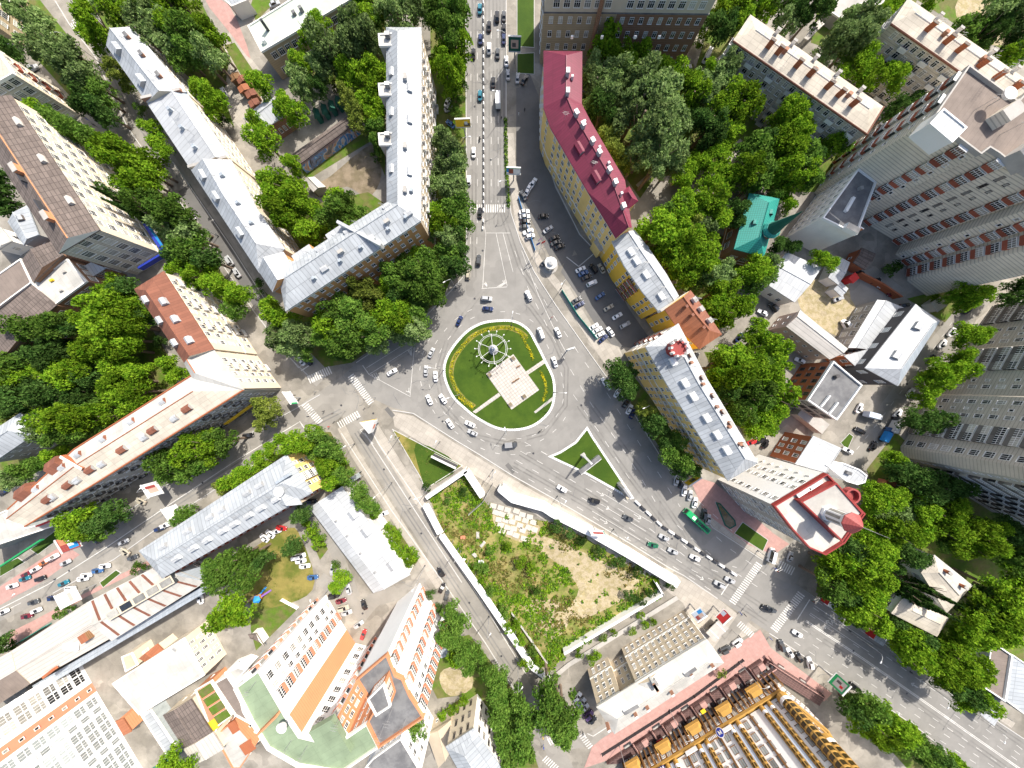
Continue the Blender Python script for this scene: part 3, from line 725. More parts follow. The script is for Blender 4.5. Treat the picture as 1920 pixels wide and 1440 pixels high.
# --- white house with dark roof in front of the tower
b = Bld('office_house', 'white five-storey block with brick corner band and a dark flat roof at the tower foot', 'office building', (1585, 390))
b.flat(F('1607,318 1640,342 1603,441 1540,410'), 13, 'white_wall', 'tar_roof', 5, 'n', 3.0, parapet=.6, cap='white', edges={2: dict(pat='.'), 3: dict(pat='nn')})
b.rbox('brick_band', 0, '1532,413', 8.6, (.5, 4.5, 4.4), -38, 'orange_brick', 'white'); b.rbox('brick_band', 0, '1566,428', 8.6, (12.5, .5, 4.2), -26, 'orange_brick', 'white')
b.rbox('roof_vent', 0, '1590,385', 13, (1, 6, .8), -30, 'white'); b.rbox('stair_hatch', 0, '1590,432', 13, (5, 2.2, 1.6), -28, 'white', 'tar_roof'); b.rbox('roof_vent', 0, '1610,355', 13, (1.2, 1.2, 1), 10, 'steel')
b.done()
# --- yard of low houses, right
def shed(label, L_, R_, h, rise, wall, roof, ends='gg', floors=1, pat='w', cell=4, name='shed', cat='shed', group=None, frac=.5, **k):
    b = Bld(name, label, cat, ((L_[0][0] + R_[-1][0]) / 2, (L_[0][1] + R_[-1][1]) / 2), group)
    b.strip(L_, R_, h, rise, wall, roof, ends, floors, pat, cell, frac=frac, **k); return b
shed('white hall with a plain white metal roof beside the parking yard', F('1430,528 1490,567'), F('1475,472 1541,502'), 6.5, .8, 'white_wall', 'metal_roof_white', name='hall', cat='hall').done()
shed('low white canopy shed behind the young tree in the yard', F('1553,520 1572,534'), F('1572,480 1594,492'), 4, .5, 'white_wall', 'metal_roof_white', floors=0).done()
shed('small white shed next to the red stall', F('1563,542 1578,556'), F('1576,528 1591,541'), 3.5, .3, 'white_wall', 'metal_roof_white', floors=0).done()
shed('brick garage with dark ribbed roof at the foot of the tower', F('1600,492 1622,506'), F('1616,464 1643,476'), 4.2, .5, 'red_brick', 'slate_roof', floors=1, pat='s').done()
shed('pink house with a pale slab roof beside the sunny yard', F('1474,612 1556,674'), F('1500,581 1590,654'), 8, 1.2, 'pink_wall', 'slate_light', floors=2, pat='s', cell=3.2, name='town_house', cat='house', frac=.55, rmat2='white_roof').done()
b = shed('white roofed workshop with dark window bands next to the sunny yard', F('1645,562 1590,652'), F('1696,577 1642,657'), 6.4, 1.0, 'grey_wall', 'metal_roof_white', floors=2, pat='W', cell=4, name='workshop', cat='workshop', frac=.2); b.done()
b = shed('longest white metal roof beside the side street, over a dark grey wall', F('1717,570 1622,690'), F('1763,602 1684,724'), 11, 2.2, 'dark_wall', 'metal_roof_white', 'hh', floors=2, pat='W.', cell=4, name='workshop', cat='workshop', frac=.62, rmat2='metal_roof_dark', kw={'gl': 'glass_pale'})
b.ridge_items('dormer', 2, (2.6, 3, .4), 'metal_roof_white', 'metal_roof_white', side=-.4); b.done()
b = Bld('workshop', 'low pale link roof between the pink house and the long white roofs', 'workshop', (1612, 660)); b.flat(F('1584,668 1634,654 1650,664 1612,694'), 7, 'red_brick', 'metal_roof_white', 2, 'w', 3, parapet=0); b.done()
b = Bld('office_house', 'rust brick office house with a grey flat roof and white roof edge', 'office building', (1560, 730))
b.flat(F('1560,678 1613,722 1566,787 1512,750'), 10.5, 'red_brick', 'tar_roof', 3, 'w', 3.0, kw={'fr': 'frame_dark'}, parapet=.6, cap='white', edges={2: dict(mat='grey_wall', pat='W'), 0: dict(mat='grey_wall', pat='W')})
for q in ((1545, 752), (1560, 765)): b.rbox('roof_beam', 0, '%d,%d' % q, 10.8, (5.5, .5, .7), 52, 'white')
b.rbox('roof_vent', 0, '1566,706', 10.6, (1.4, 1.2, 1), 20, 'dark_wall'); b.rbox('terrace', 0, '1510,785', 0, (13, 5, 3), -38, 'concrete'); b.done()
# --- left side: big white block with slate roof
b = Bld('office_block', 'large white block with brown slate roof and a blue band over the ground floor', 'office building', (130, 320))
b.strip(F('-60,215 110,476'), F('20,178 187,431'), 19, 2.4, 'white_wall', 'slate_roof', 'gg', 6, 'W', 4.0, kw={'fr': 'frame'}, edges={1: dict(mat='grey_brick', pat='X', cell=4.6), 2: dict(mat='cream_wall')}, belts=(3.4,), ridge='orange_brick', rmat2='slate_roof')
b.ridge_items('roof_ladder', 3, (5, .5, 1.2), 'steel_dark', side=-.2); b.ridge_items('chimney', 3, (3.2, 1.4, 1.6), 'orange_brick', 'concrete', side=-.1); b.ridge_items('roof_vent', 3, (3, 1.2, .9), 'slate_light', side=.75)
b.rbox('sign_band', 0, '296,489', 4.2, (14, .8, 1.6), 31, 'blue')
b.rbox('sign_band', 0, '292,444', 3.8, (14, 1.2, 1.2), -56, 'blue_light', 'blue')
b.done()
b = Bld('apartment_house', 'pale house with a slab roof above the big white block', 'apartment building', (60, 150))
b.flat(F('-60,60 -5,92 28,140 -40,178'), 14.5, 'grey_brick', 'slab_roof', 5, 'W', 3.4, edges={1: dict(mat='cream_wall', pat='wb')}); b.done()
b = Bld('apartment_house', 'brown house with white trims in the topmost corner by the street trees', 'apartment building', (10, 40))
b.flat(F('54,0 47,86 -90,160 -120,-40'), 15.5, 'olive_brick', 'tar_brown', 5, 'wW', 3.6, ground=True); b.done()
def flatb(name, label, cat, px, h, wall, roof, **k):
    b = Bld(name, label, cat, (sum(p[0] for p in px) / len(px), sum(p[1] for p in px) / len(px))); b.flat(px, h, wall, roof, **k); return b
b = flatb('annex', 'low annex with a white painted roof, junk lying on it', 'annex', F('62,532 127,486 164,528 101,574'), 9.5, 'brown_brick', 'white_roof', floors=2, pat='W', parapet=.3)
for q in ((99, 526), (122, 510), (116, 545)): b.rbox('roof_junk', 0, '%d,%d' % q, 9.6, (1.3, .8, .5), 30, 'yellow_paint' if q[0] == 99 else 'concrete')
b.done()
shed('brown slate roof sloping down to the white painted annex', F('41,487 62,530'), F('97,452 118,478'), 11, 1.2, 'brown_brick', 'slate_roof', floors=1, name='annex', cat='annex').done()
flatb('annex', 'grey flat roof west of the white painted annex', 'annex', F('-30,535 40,486 61,530 -20,590'), 9, 'grey_wall', 'tar_brown', floors=1, parapet=.3).done()
shed('long slate roof running down to the dark trees below the white painted annex', F('-50,640 -10,690'), F('60,534 106,572'), 10, 1.0, 'brown_brick', 'slate_roof', floors=2, name='annex', cat='annex').done()
b = shed('small bluish metal roof tucked beside the brown slate block', F('14,416 44,460'), F('50,385 72,440'), 12.5, .8, 'grey_wall', 'metal_roof', floors=2, name='annex', cat='annex'); b.ridge_items('dormer', 1, (2, 2, .4), 'frame_dark', 'metal_roof', side=.3); b.done()
flatb('annex', 'low brown brick annex with grey metal roof in the shade of the white block', 'annex', P(5, '590,590 690,535 790,575 655,660'), 6, 'brown_brick', 'metal_roof', floors=2, pat='W', parapet=0).done()
shed('white tin roof at the left edge near the parked white van', F('-30,440 -5,470'), F('0,425 22,452'), 5, .6, 'white_wall', 'white_roof', floors=1).done()
# --- beige house with rust and white roofs, bent
b = Bld('apartment_house', 'long beige house bent at the crossing, roof half rust red, half white', 'apartment building', (330, 700))
b.strip(F('251,542 345,680'), F('306,508 401,655'), 16.5, 2.2, 'cream_wall', 'rust_roof', 'hg', 5, 'wwb', 3.2, kw={'pm': 'white_panel'}, frac=.45, belts=(4.5,))
b.ridge_items('dormer', 3, (2, 2.6, .6), 'metal_roof_white', 'metal_roof_white', side=-.5); b.ridge_items('dormer', 3, (2, 2.6, .6), 'metal_roof_white', 'metal_roof_white', side=.35)
b.strip(F('345,681 364,716'), F('401,656 457,731'), 16.2, 1.4, 'cream_wall', 'white_roof', 'gh', 5, 'wwb', 3.2, kw={'pm': 'white_panel'}, frac=.25, ridge='red_brick')
b.strip(F('366,700 140,842 15,955'), F('457,731 183,904 47,987'), 16.0, 1.6, 'grey_wall', 'white_roof', 'hg', 5, 'wbw', 3.1, frac=.42, ridge='red_brick', rmat2='slab_roof', kw={'pm': 'dark_panel'})  # shade of the lower front put into the colour: grey walls, dark balcony panels
b.ridge_items('dormer', 6, (2.2, 3.2, .5), 'rust_roof', 'rust_roof', side=.45); b.ridge_items('dormer', 5, (2, 2.4, .4), 'white_wall', 'metal_roof_white', side=.5); b.ridge_items('dormer', 6, (2, 2.2, .4), 'rust_roof', 'metal_roof_white', side=-.5)
b.ridge_items('dormer', 2, (5, 5, .8), 'rust_roof', 'rust_roof', side=-.95, t0=.66, t1=.98)
b.rbox('firewall', 0, '143,866', 16.6, (1, 9, 1.2), 60, 'red_brick', 'white_wall')
m = MB(); l, r, c, h = b.last
for q in (l, r):
    for u, v in zip(q, q[1:]): m.tube([u, v], .3, .3, MX('red_brick'), 6)
b.add('gutter', m)
b.rbox('shop_sign', 10, '0,245', 0, (1, 1, 1), 0, 'dark_wall'); b.rbox('shop_sign', 0, '452,776', 3.6, (14, .5, 1.3), 36, 'yellow_paint')
b.done()
shed('small grey house with a light metal roof among the dark trees', F('38,774 -40,824'), F('62,816 -20,872'), 11, 2, 'grey_wall', 'metal_roof', 'hh', floors=3, pat='w', name='town_house', cat='house').done()
b = flatb('shop', 'low glass-fronted shop with a white roof where the beige house ends', 'shop', F('-60,990 14,956 48,990 104,976 106,985 0,1020 -50,1046'), 9, 'glass_pale', 'white_roof', floors=0, parapet=.3)
b.rbox('sign_band', 0, '45,1035', 3.5, (20, .6, 1), 33, 'green_paint'); b.rbox('sign_band', 0, '95,977', 9.3, (8, .6, 1.2), 22, 'red_paint'); b.done()
# --- grey metal roofed house, lower left
b = Bld('apartment_house', 'tan four-storey house with a grey metal roof full of little white dormers', 'apartment building', (430, 970))
b.strip(F('260,1033 537,852'), F('304,1085 586,924'), 12, 2.0, 'tan_wall', 'metal_roof', 'hh', 4, 'w', 3.2, edges={1: dict(pat='wwg', mat='yellow_wall', kw={'pm': 'white_panel'}), 2: dict(mat='grey_wall', pat='b')})
b.ridge_items('dormer', 8, (1.8, 2.8, .6), 'white', 'metal_roof_white', side=.45); b.ridge_items('dormer', 6, (1.8, 2.8, .6), 'white', 'metal_roof_white', side=-.45); b.ridge_items('antenna', 7, 2.6, '', side=.2)
m = MB(); p = W((523, 922), 14); m.lathe((p.x, p.y, 13.2), [(.1, 0), (1.4, .4), (1.9, 1.0)], MX('white'), 18); b.add('satellite_dish', m)
b.strip(F('521,945 500,908'), F('566,946 545,905'), 12.1, 1.4, 'tan_wall', 'metal_roof', 'gg', 4, 'w')
b.rbox('roof_hatch', 0, '534,896', 13.2, (6, 1, 1.2), 33, 'metal_roof_dark'); b.done()
b = shed('long low white hall with a row of small dormers along its street side', F('580,952 700,1112'), F('641,912 769,1078'), 5.2, 1.3, 'white_wall', 'metal_roof_white', 'gg', floors=1, pat='n', cell=3, name='hall', cat='hall', frac=.35)
b.ridge_items('dormer', 3, (3.5, 3.6, .4), 'white', 'metal_roof_white', side=.72); b.ridge_items('roof_vent', 4, (.7, .7, .7), 'steel', side=.1); b.rbox('porch', 10, '920,1040', 0, (6, 5, 3.6), 38, 'white_wall', 'white_roof'); b.rbox('porch', 10, '690,810', 0, (7, 4.5, 4.4), 33, 'white_wall', 'white_roof'); b.done()
# --- market halls
b = Bld('market_hall', 'market hall with a white roof striped in brown and a glazed lantern along its ridge', 'market hall', (290, 1130))
b.strip(F('160,1131 300,1058'), F('209,1202 386,1091'), 9, 1.4, 'metal_roof_dark', 'white_roof', 'gg', 1, 'W', 5)
l, r, c, h = b.last
for k in range(6):
    u = .09 + .165 * k; m = MB()
    for E in (l, r):
        for (a, d) in ((.04, .96),):
            p0 = c[0].lerp(c[1], u); q0 = E[0].lerp(E[1], u); dd = (c[1] - c[0]).normalized() * .55; up = Vector((0, 0, .06))
            A = p0.lerp(q0, a) + up; D = p0.lerp(q0, d) + up
            pts = [A - dd, A + dd, D + dd, D - dd]
            n = (pts[1] - pts[0]).cross(pts[2] - pts[1]); m.face(pts if n.z > 0 else pts[::-1], MX('rust_roof'))
    b.add('roof_stripe', m)
m = MB(); a, d = c[0].lerp(c[1], .2), c[0].lerp(c[1], .97); rz = math.atan2((d - a).y, (d - a).x); mid = (a + d) / 2
m.box((mid.x, mid.y, mid.z - .4), ((d - a).length, 3.4, 1.3), rz, MX('glass'), MX('cream_wall')); b.add('roof_lantern', m)
for k in range(5):
    m = MB(); p = a.lerp(d, (k + .5) / 5); m.box((p.x, p.y, p.z + .9), (4.6, 2.4, .12), rz, MX('dark_wall'), MX('glass')); b.add('roof_light', m)
b.done()
b = shed('market hall with a pale ribbed roof, an orange roof box on it', F('22,1220 159,1132'), F('58,1281 204,1199'), 9.2, 1.0, 'metal_roof_dark', 'slate_light', floors=1, pat='W', cell=5, name='market_hall', cat='market hall')
b.rbox('roof_box', 0, '168,1190', 9.6, (3.2, 3.2, 1.6), 33, 'wood', 'rust_bright'); b.rbox('roof_box', 0, '135,1212', 9.8, (5.5, 2.5, .5), 0, 'white', 'white'); b.rbox('roof_vent', 0, '98,1258', 9.8, (5.5, 1, 1), 38, 'red_brick'); b.done()
shed('low pale ribbed hall below the market, cut by the picture edge', F('-90,1282 21,1221'), F('-40,1345 57,1282'), 9.0, 1.0, 'tan_wall', 'slate_light', floors=1, name='market_hall', cat='market hall', rmat2='tar_brown').done()
# glazed lean-to behind the market halls
b = Bld('lean_to', 'bluish glazed lean-to along the back of the market halls', 'lean-to', (230, 1190))
b.strip(F('60,1286 389,1094'), F('68,1298 393,1106'), 6.4, .05, 'metal_roof_dark', 'metal_roof_dark', 'gg', 0); b.done()
# --- big white glazed apartment block, lower left corner
b = Bld('apartment_block', 'huge white apartment block with rows of glazed loggias and an orange stair strip', 'apartment building', (190, 1380))
b.flat(F('148,1236 172,1280 181,1296 270,1445 175,1505 50,1300'), 33, 'white', 'tar_roof', 11, 'X', 3.7, ground=True,
       edges={0: dict(pat='L', cell=3.6), 1: dict(mat='orange_panel', pat='s', cell=1.6), 2: dict(pat='LkLL', cell=3.75, kw={'gl': 'glass_pale'}), 3: dict(pat='L')}, kw={'gl': 'glass'})
b.done()
# --- mid yard buildings
b = flatb('workshop', 'flat bluish white workshop roof with a cream windowed end wall', 'workshop', F('212,1281 345,1196 383,1266 262,1339'), 8, 'cream_wall', 'white_roof', floors=3, pat='n', cell=2.6, parapet=.25, edges={0: dict(pat='.'), 1: dict(pat='nn')}); b.rbox('roof_pipe', 0, '328,1217', 8.1, (1.5, .4, .4), -40, 'steel'); b.done()
shed('bright orange tin roof beside the bluish white workshop', P(13, '1040,620 1125,665'), P(13, '1175,510 1245,580'), 5, .6, 'cream_wall', 'rust_bright', floors=1, pat='s').done()
b = flatb('house', 'small beige flat house with three windows by the orange tin roof', 'house', P(13, '915,605 990,575 1035,665 945,715'), 5.5, 'cream_wall', 'tan_wall', floors=1, pat='n', parapet=.2); b.done()
shed('square dark slate roof near the orange skylit terrace', P(13, '1220,1045 1375,1290'), P(13, '1430,925 1590,1170'), 6, .8, 'cream_wall', 'slate_roof', floors=1, pat='s').done()
shed('pale slate roof adjoining the square dark one', P(13, '1375,1300 1450,1420'), P(13, '1595,1172 1675,1300'), 6.2, .6, 'cream_wall', 'slate_light', floors=1, pat='s').done()
b = flatb('terrace_house', 'orange rimmed terrace building with four bright green roof panels', 'terrace building', P(13, '1470,850 1590,780 1740,1040 1640,1120 1620,1170 1590,1165'), 5, 'orange_brick', 'orange_panel', floors=1, pat='s', parapet=.4, cap='white_wall')
for k in range(4): b.rbox('roof_panel', 13, '%d,%d' % (1553 + k * 40, 855 + k * 64), 5.15, (6.3, 3.4, .3), 33, 'white_wall', 'lawn_bright')
b.rbox('roof_panel', 13, '1600,1115', 5.15, (3.4, 4, .3), 33, 'yellow_paint', 'yellow_paint'); b.done()
b = flatb('terrace_house', 'white flat roof with two brick red patches beside the green panels', 'terrace building', P(13, '1615,1195 1755,1085 1915,1270 1800,1440 1750,1440'), 4, 'orange_brick', 'white_roof', floors=1, pat='s', parapet=.3, cap='orange_brick')
b.rbox('roof_panel', 13, '1755,1130', 4.1, (3.4, 4.6, .3), 33, 'red_brick'); b.rbox('roof_panel', 13, '1860,1280', 4.1, (5, 4.6, .3), 33, 'red_brick'); b.done()
b = flatb('house', 'brick shed with a little orange roof beside the white loggia block', 'house', P(13, '880,1085 925,1070 985,1160 935,1185'), 4, 'orange_brick', 'rust_bright', floors=0, parapet=0); b.done()
b = flatb('shop', 'glass roofed grey canopy pavilion beside the white loggia block', 'pavilion', P(13, '1060,1040 1130,1000 1335,1300 1260,1350'), 4, 'glass_pale', 'metal_roof', floors=0, parapet=.2); b.done()
flatb('annex', 'grey flat roofs stepping down beside the green roofed towers', 'annex', P(13, '1610,800 1710,745 1800,880 1830,1010 1880,1100 1770,1040'), 6, 'white_wall', 'tar_brown', floors=1, pat='s', parapet=.4).done()
flatb('annex', 'small white roof by the curved drive at the tower foot', 'annex', P(13, '1690,720 1790,680 1850,700 1730,830'), 5, 'white_wall', 'white_roof', floors=1, pat='s', parapet=.3).done()
# --- white and orange towers
WH = dict(mat='white'); OB = dict(mat='orange_brick')
b = Bld('apartment_tower', 'white tower with orange corner strip and green flat roofs, balconies in orange and white', 'apartment tower', (600, 1200))
b.flat(F('489,1253 541,1342 564,1376 600,1385 628,1352 652,1378 690,1352 712,1396 640,1445 560,1432 505,1400 475,1351 443,1287'), 28.5, 'white', 'green_roof', 10, 'w', 3.2, parapet=.8, cap='white_wall',
       edges={0: dict(pat='Wwg.W', cell=3.3, kw={'pm': 'orange_panel'}), 1: dict(mat='orange_brick', pat='.'), 2: dict(pat='Wg', kw={'pm': 'orange_panel'}), 3: dict(mat='white', pat='gn', kw={'pm': 'orange_panel'}), 4: dict(mat='orange_brick', pat='n', cell=2.2), 5: dict(mat='orange_brick', pat='v'), 12: dict(pat='g', cell=5, kw={'pm': 'orange_panel'})})
b.rbox('roof_box', 0, '625,1380', 28.6, (12, 8, 1.6), -60, 'green_roof', 'green_roof'); b.rbox('roof_wall', 0, '508,1350', 28.6, (9, .6, 1.6), 45, 'orange_brick')
m = MB(); p = W((530, 1362), 31); m.tube([(p.x, p.y, 28.5), (p.x, p.y, 31)], .1, .1, MX('steel'), 6); m.lathe((p.x, p.y, 30.4), [(.1, 0), (1.2, .4), (1.6, 1.1)], MX('white'), 14); b.add('satellite_dish', m)
for q in ((478, 1280), (545, 1390), (575, 1400), (640, 1340)):
    m = MB(); antenna(m, W(q, 29), 4); b.add('antenna', m)
b.done()
b = Bld('apartment_tower', 'white tower with an orange roof rim and dark grey flat roof, bay windows striped orange', 'apartment tower', (790, 1150))
b.flat(F('670,1271 727,1223 743,1262 756,1268 770,1300 796,1340 712,1396 690,1352 705,1326'), 28.5, 'white', 'tar_roof', 10, 'w', 3.2, parapet=.9, cap='orange_brick',
       edges={0: dict(pat='.'), 1: dict(pat='gw', cell=3.1, kw={'pm': 'orange_panel'}), 2: dict(pat='n'), 3: dict(pat='gw', cell=3.2, kw={'pm': 'orange_panel'}), 4: dict(pat='wgw', cell=3.1, kw={'pm': 'orange_panel'}), 8: dict(mat='white', pat='gn', kw={'pm': 'orange_panel'}), 7: dict(mat='orange_brick', pat='v')})
b.flat(F('690,1310 720,1280 733,1322 706,1340'), 32, 'orange_brick', 'tar_roof', 1, 'v', 1.2, z0=28.4, parapet=.4, cap='white_wall')
for q in ((735, 1330), (720, 1360), (760, 1350)):
    m = MB(); antenna(m, W(q, 29), 4.5); b.add('antenna', m)
b.done()
b = flatb('apartment_house', 'white house front with maroon side wall below the grey roofed tower', 'apartment building', F('686,1436 700,1420 752,1382 790,1445 745,1490'), 15, 'white', 'tar_roof', floors=5, pat='w', cell=3, ); b.done()
b = Bld('town_house', 'cream three-storey house with bluish roof by the line of street trees', 'house', (880, 1380))
b.strip(F('835,1401 880,1480'), F('888,1366 955,1460'), 11.5, 1.6, 'cream_wall', 'metal_roof', 'hh', 3, 'n', 3.2, frac=.45, kw={'fr': 'frame_dark'}, edges={2: dict(mat='white_wall')}); b.done()
shed('low tan lean-to house with a dark gable opening beside the cream house', F('800,1378 822,1440'), F('846,1350 850,1400'), 5, 1, 'tan_wall', 'tan_wall', floors=1, pat='s').done()
# --- tan building
b = Bld('apartment_house', 'tan stuccoed four-storey house with a white hipped roof beside the hotel', 'apartment building', (1230, 1270))
wp = F('1118,1326 1164,1298 1170,1308 1196,1291 1190,1281 1325,1198 1358,1243 1152,1377')
b.strip(F('1118,1326 1325,1198'), F('1152,1377 1358,1243'), 13, 1.6, 'tan_wall', 'white_roof', 'hh', 4, 'n', 2.7, walls=wp, kw={'fr': 'frame'}, belts=(3.4, 12.2), edges={0: dict(pat='nn'), 3: dict(pat='n')})
b.strip(F('1194,1283 1204,1299'), F('1232,1260 1242,1276'), 13.1, 1.2, 'tan_wall', 'white_roof', 'gh', 4, 'n', 2.6)
b.ridge_items('chimney', 8, (1.3, .8, 1.8), 'steel_light', 'chimney_brick', side=.3); b.ridge_items('roof_vent', 3, (.8, .8, .8), 'steel', side=.5)
for q in ((1138, 1355), (1188, 1330), (1210, 1318), (1255, 1290), (1290, 1255), (1330, 1240)): b.rbox('chimney', 0, '%d,%d' % q, 13, (1.2, .8, 2.4), 33, 'chimney_brick', 'steel_light')
b.rbox('roof_hatch', 0, '1182,1325', 14, (1.4, 6, .9), -60, 'white', 'tar_roof'); b.rbox('roof_hatch', 0, '1292,1255', 14, (1.4, 5, .9), -55, 'white', 'tar_roof')
b.done()
# --- hotel with gold columns
b = Bld('hotel', 'white hotel block ribbed with gold glazed columns above a brown podium', 'hotel', (1340, 1380))
tp = F('1164,1424 1432,1259 1516,1329 1604,1477 1254,1577')
b.flat(tp, 6.6, 'brown_panel', 'gold', 2, 'wk', 2.6, ground=True, parapet=.5, cap='gold', kw={'fr': 'frame', 'gl': 'glass'})
ti = [tuple(v) for v in offset([tuple(W(p, 0)[:2]) for p in tp], 1.4)]
s_ = b
s_.walls(ti, 7, 38, 'white', 9, 'kk.k', 3.05, {1: dict(pat='kX', cell=3.4, mat='white'), 2: dict(pat='X', cell=3.2)}, {'fr': 'brown_panel', 'gl': 'glass_pale'}, 0, 'tower_wall')
m = MB(); P0 = ti if area(ti) > 0 else ti[::-1]; fan_ang(m, P0, MX('tar_roof'), 38); b.add('tower_roof', m)
def column(p, r, z0, z1, big=False):
    m = MB(); m.lathe((p.x, p.y, z0 - 2.2), [(r * 1.12, 0), (r * 1.12, 1.3)], MX('gold'), 12); m.lathe((p.x, p.y, z0 - .9), [(r * 1.1, 0), (r * 1.1, .9)], MX('white'), 12)
    m.lathe((p.x, p.y, z0), [(r, 0), (r, z1 - z0)], MX('glass_gold'), 12)
    z = z0 + .8
    while z < z1: m.lathe((p.x, p.y, z), [(r + .06, 0), (r + .1, .1), (r + .1, .4), (r + .06, .5)], MX('gold'), 12); z += 1.65
    for k in range(6):
        a = 2 * math.pi * k / 6; m.box((p.x + (r + .02) * math.cos(a), p.y + (r + .02) * math.sin(a), z0), (.22, .3, z1 - z0), a, MX('gold'))
    b.add('glazed_column', m)
A_, B_ = Vector(ti[0]), Vector(ti[1]); d_ = (B_ - A_).normalized(); Lf = (B_ - A_).length; n_ = Vector((-d_.y, d_.x));
if n_.dot(-A_) < 0: n_ = -n_
rzf = math.atan2(d_.y, d_.x)
x = 3.4; k = 0
while x < Lf - 1:
    for dx in (-1.75, 1.75):
        q = A_ + d_ * (x + dx) + n_ * .1; column(q, .88, 9.4, 37.5)
    q = A_ + d_ * x + n_ * .12; m = MB(); m.box((q.x, q.y, 7.4), (1.3, .5, 30), rzf, MX('pale_blue')); b.add('blue_strip', m)
    if x + 7.4 < Lf:
        q = A_ + d_ * (x + 7.3) + n_ * .15; m = MB(); m.box((q.x, q.y, 7.2), (.7, .5, 30.5), rzf, MX('brown_panel')); b.add('brown_strip', m)
    q = A_ + d_ * (x) + n_ * 2.9; m = MB()
    m.box((q.x, q.y, 3.6), (6.4, 3.4, .8), rzf, MX('gold')); m.box((q.x, q.y, 4.4), (5.6, 2.8, .9), rzf, MX('gold'), taper=.75); b.add('canopy', m)
    for e in range(4):
        q = A_ + d_ * (x + 4.2 + e * 2.1) + n_ * 2.0; m = MB(); m.box((q.x, q.y, 0), (.5, 1.4, 6.2), rzf, MX('brown_panel')); b.add('fin', m)
    for e in range(3):
        q = A_ + d_ * (x + 5.2 + e * 2.1) + n_ * 1.7; m = MB(); m.box((q.x, q.y, 0), (1.4, 1.2, 3.4), rzf, MX('dark_wall'), MX('glass')); m.box((q.x, q.y, 4.0), (1.2, .9, .8), rzf, MX('cream_wall')); b.add('bay_window', m)
    x += 14.6; k += 1
column(Vector(ti[1]) + Vector((-.2, .3)), 2.1, 10, 38, True)
column(Vector(ti[1]).lerp(Vector(ti[2]), .45) + Vector((.3, .3)), 2.0, 17, 38, True)
# signs on the podium edge: blue disc with a white letter, white letter rows, a dark blue plate
def sign_at(u, z, w, h, mat, name='sign', letters=0):
    q = A_ + d_ * u + n_ * 1.62; m = MB(); m.box((q.x, q.y, z), (w, .2, h), rzf, MX(mat)); b.add(name, m)
    q2 = q + n_ * .16
    for i in range(letters):
        c = q2 + d_ * (-w / 2 + w * (i + .5) / letters); m = MB(); m.box((c.x, c.y, z + h * .2), (w / letters * .6, .1, h * .6), rzf, MX('white')); b.add('letter', m)
u0 = 3.4 + 14.6 * 2
q = A_ + d_ * (u0 + 8.2) + n_ * 1.7; m = MB()
R = Matrix.Rotation(rzf, 3, 'Z')
def dsk(r, y, mat):
    pts = [Vector((q.x, q.y, 8.2)) + R @ Vector((r * math.cos(2 * math.pi * i / 20), y * (1 if n_.dot(Vector((-d_.y, d_.x))) > 0 else -1), r * math.sin(2 * math.pi * i / 20))) for i in range(20)]
    m.face(pts[::-1] if y > 0 else pts, MX(mat))
dsk(1.5, .2, 'white'); dsk(1.3, .24, 'blue')
for dx, an in ((-.5, 0), (.5, 0), (-.22, .45), (.22, -.45)):
    c = Vector((q.x, q.y, 8.2)) + R @ Vector((dx, .3, 0)); mm = Matrix.Rotation(rzf, 3, 'Z') @ Matrix.Rotation(an, 3, 'Y')
    pts = [c + mm @ Vector(v) for v in ((-.13, 0, -.6), (.13, 0, -.6), (.13, 0, .6), (-.13, 0, .6))]; m.face(pts[::-1], MX('white'))
b.add('round_sign', m)
sign_at(u0 + 4.9, 7.6, 4.4, 1.2, 'brown_panel', letters=7); sign_at(u0 + 11.6, 7.6, 4.0, 1.1, 'white'); sign_at(u0 - 14.6 + 9.4, 7.6, 5.0, 1.1, 'white'); sign_at(u0 - 29.2 + 9, 7.5, 5.2, 1.4, 'blue', letters=5)
b.done()
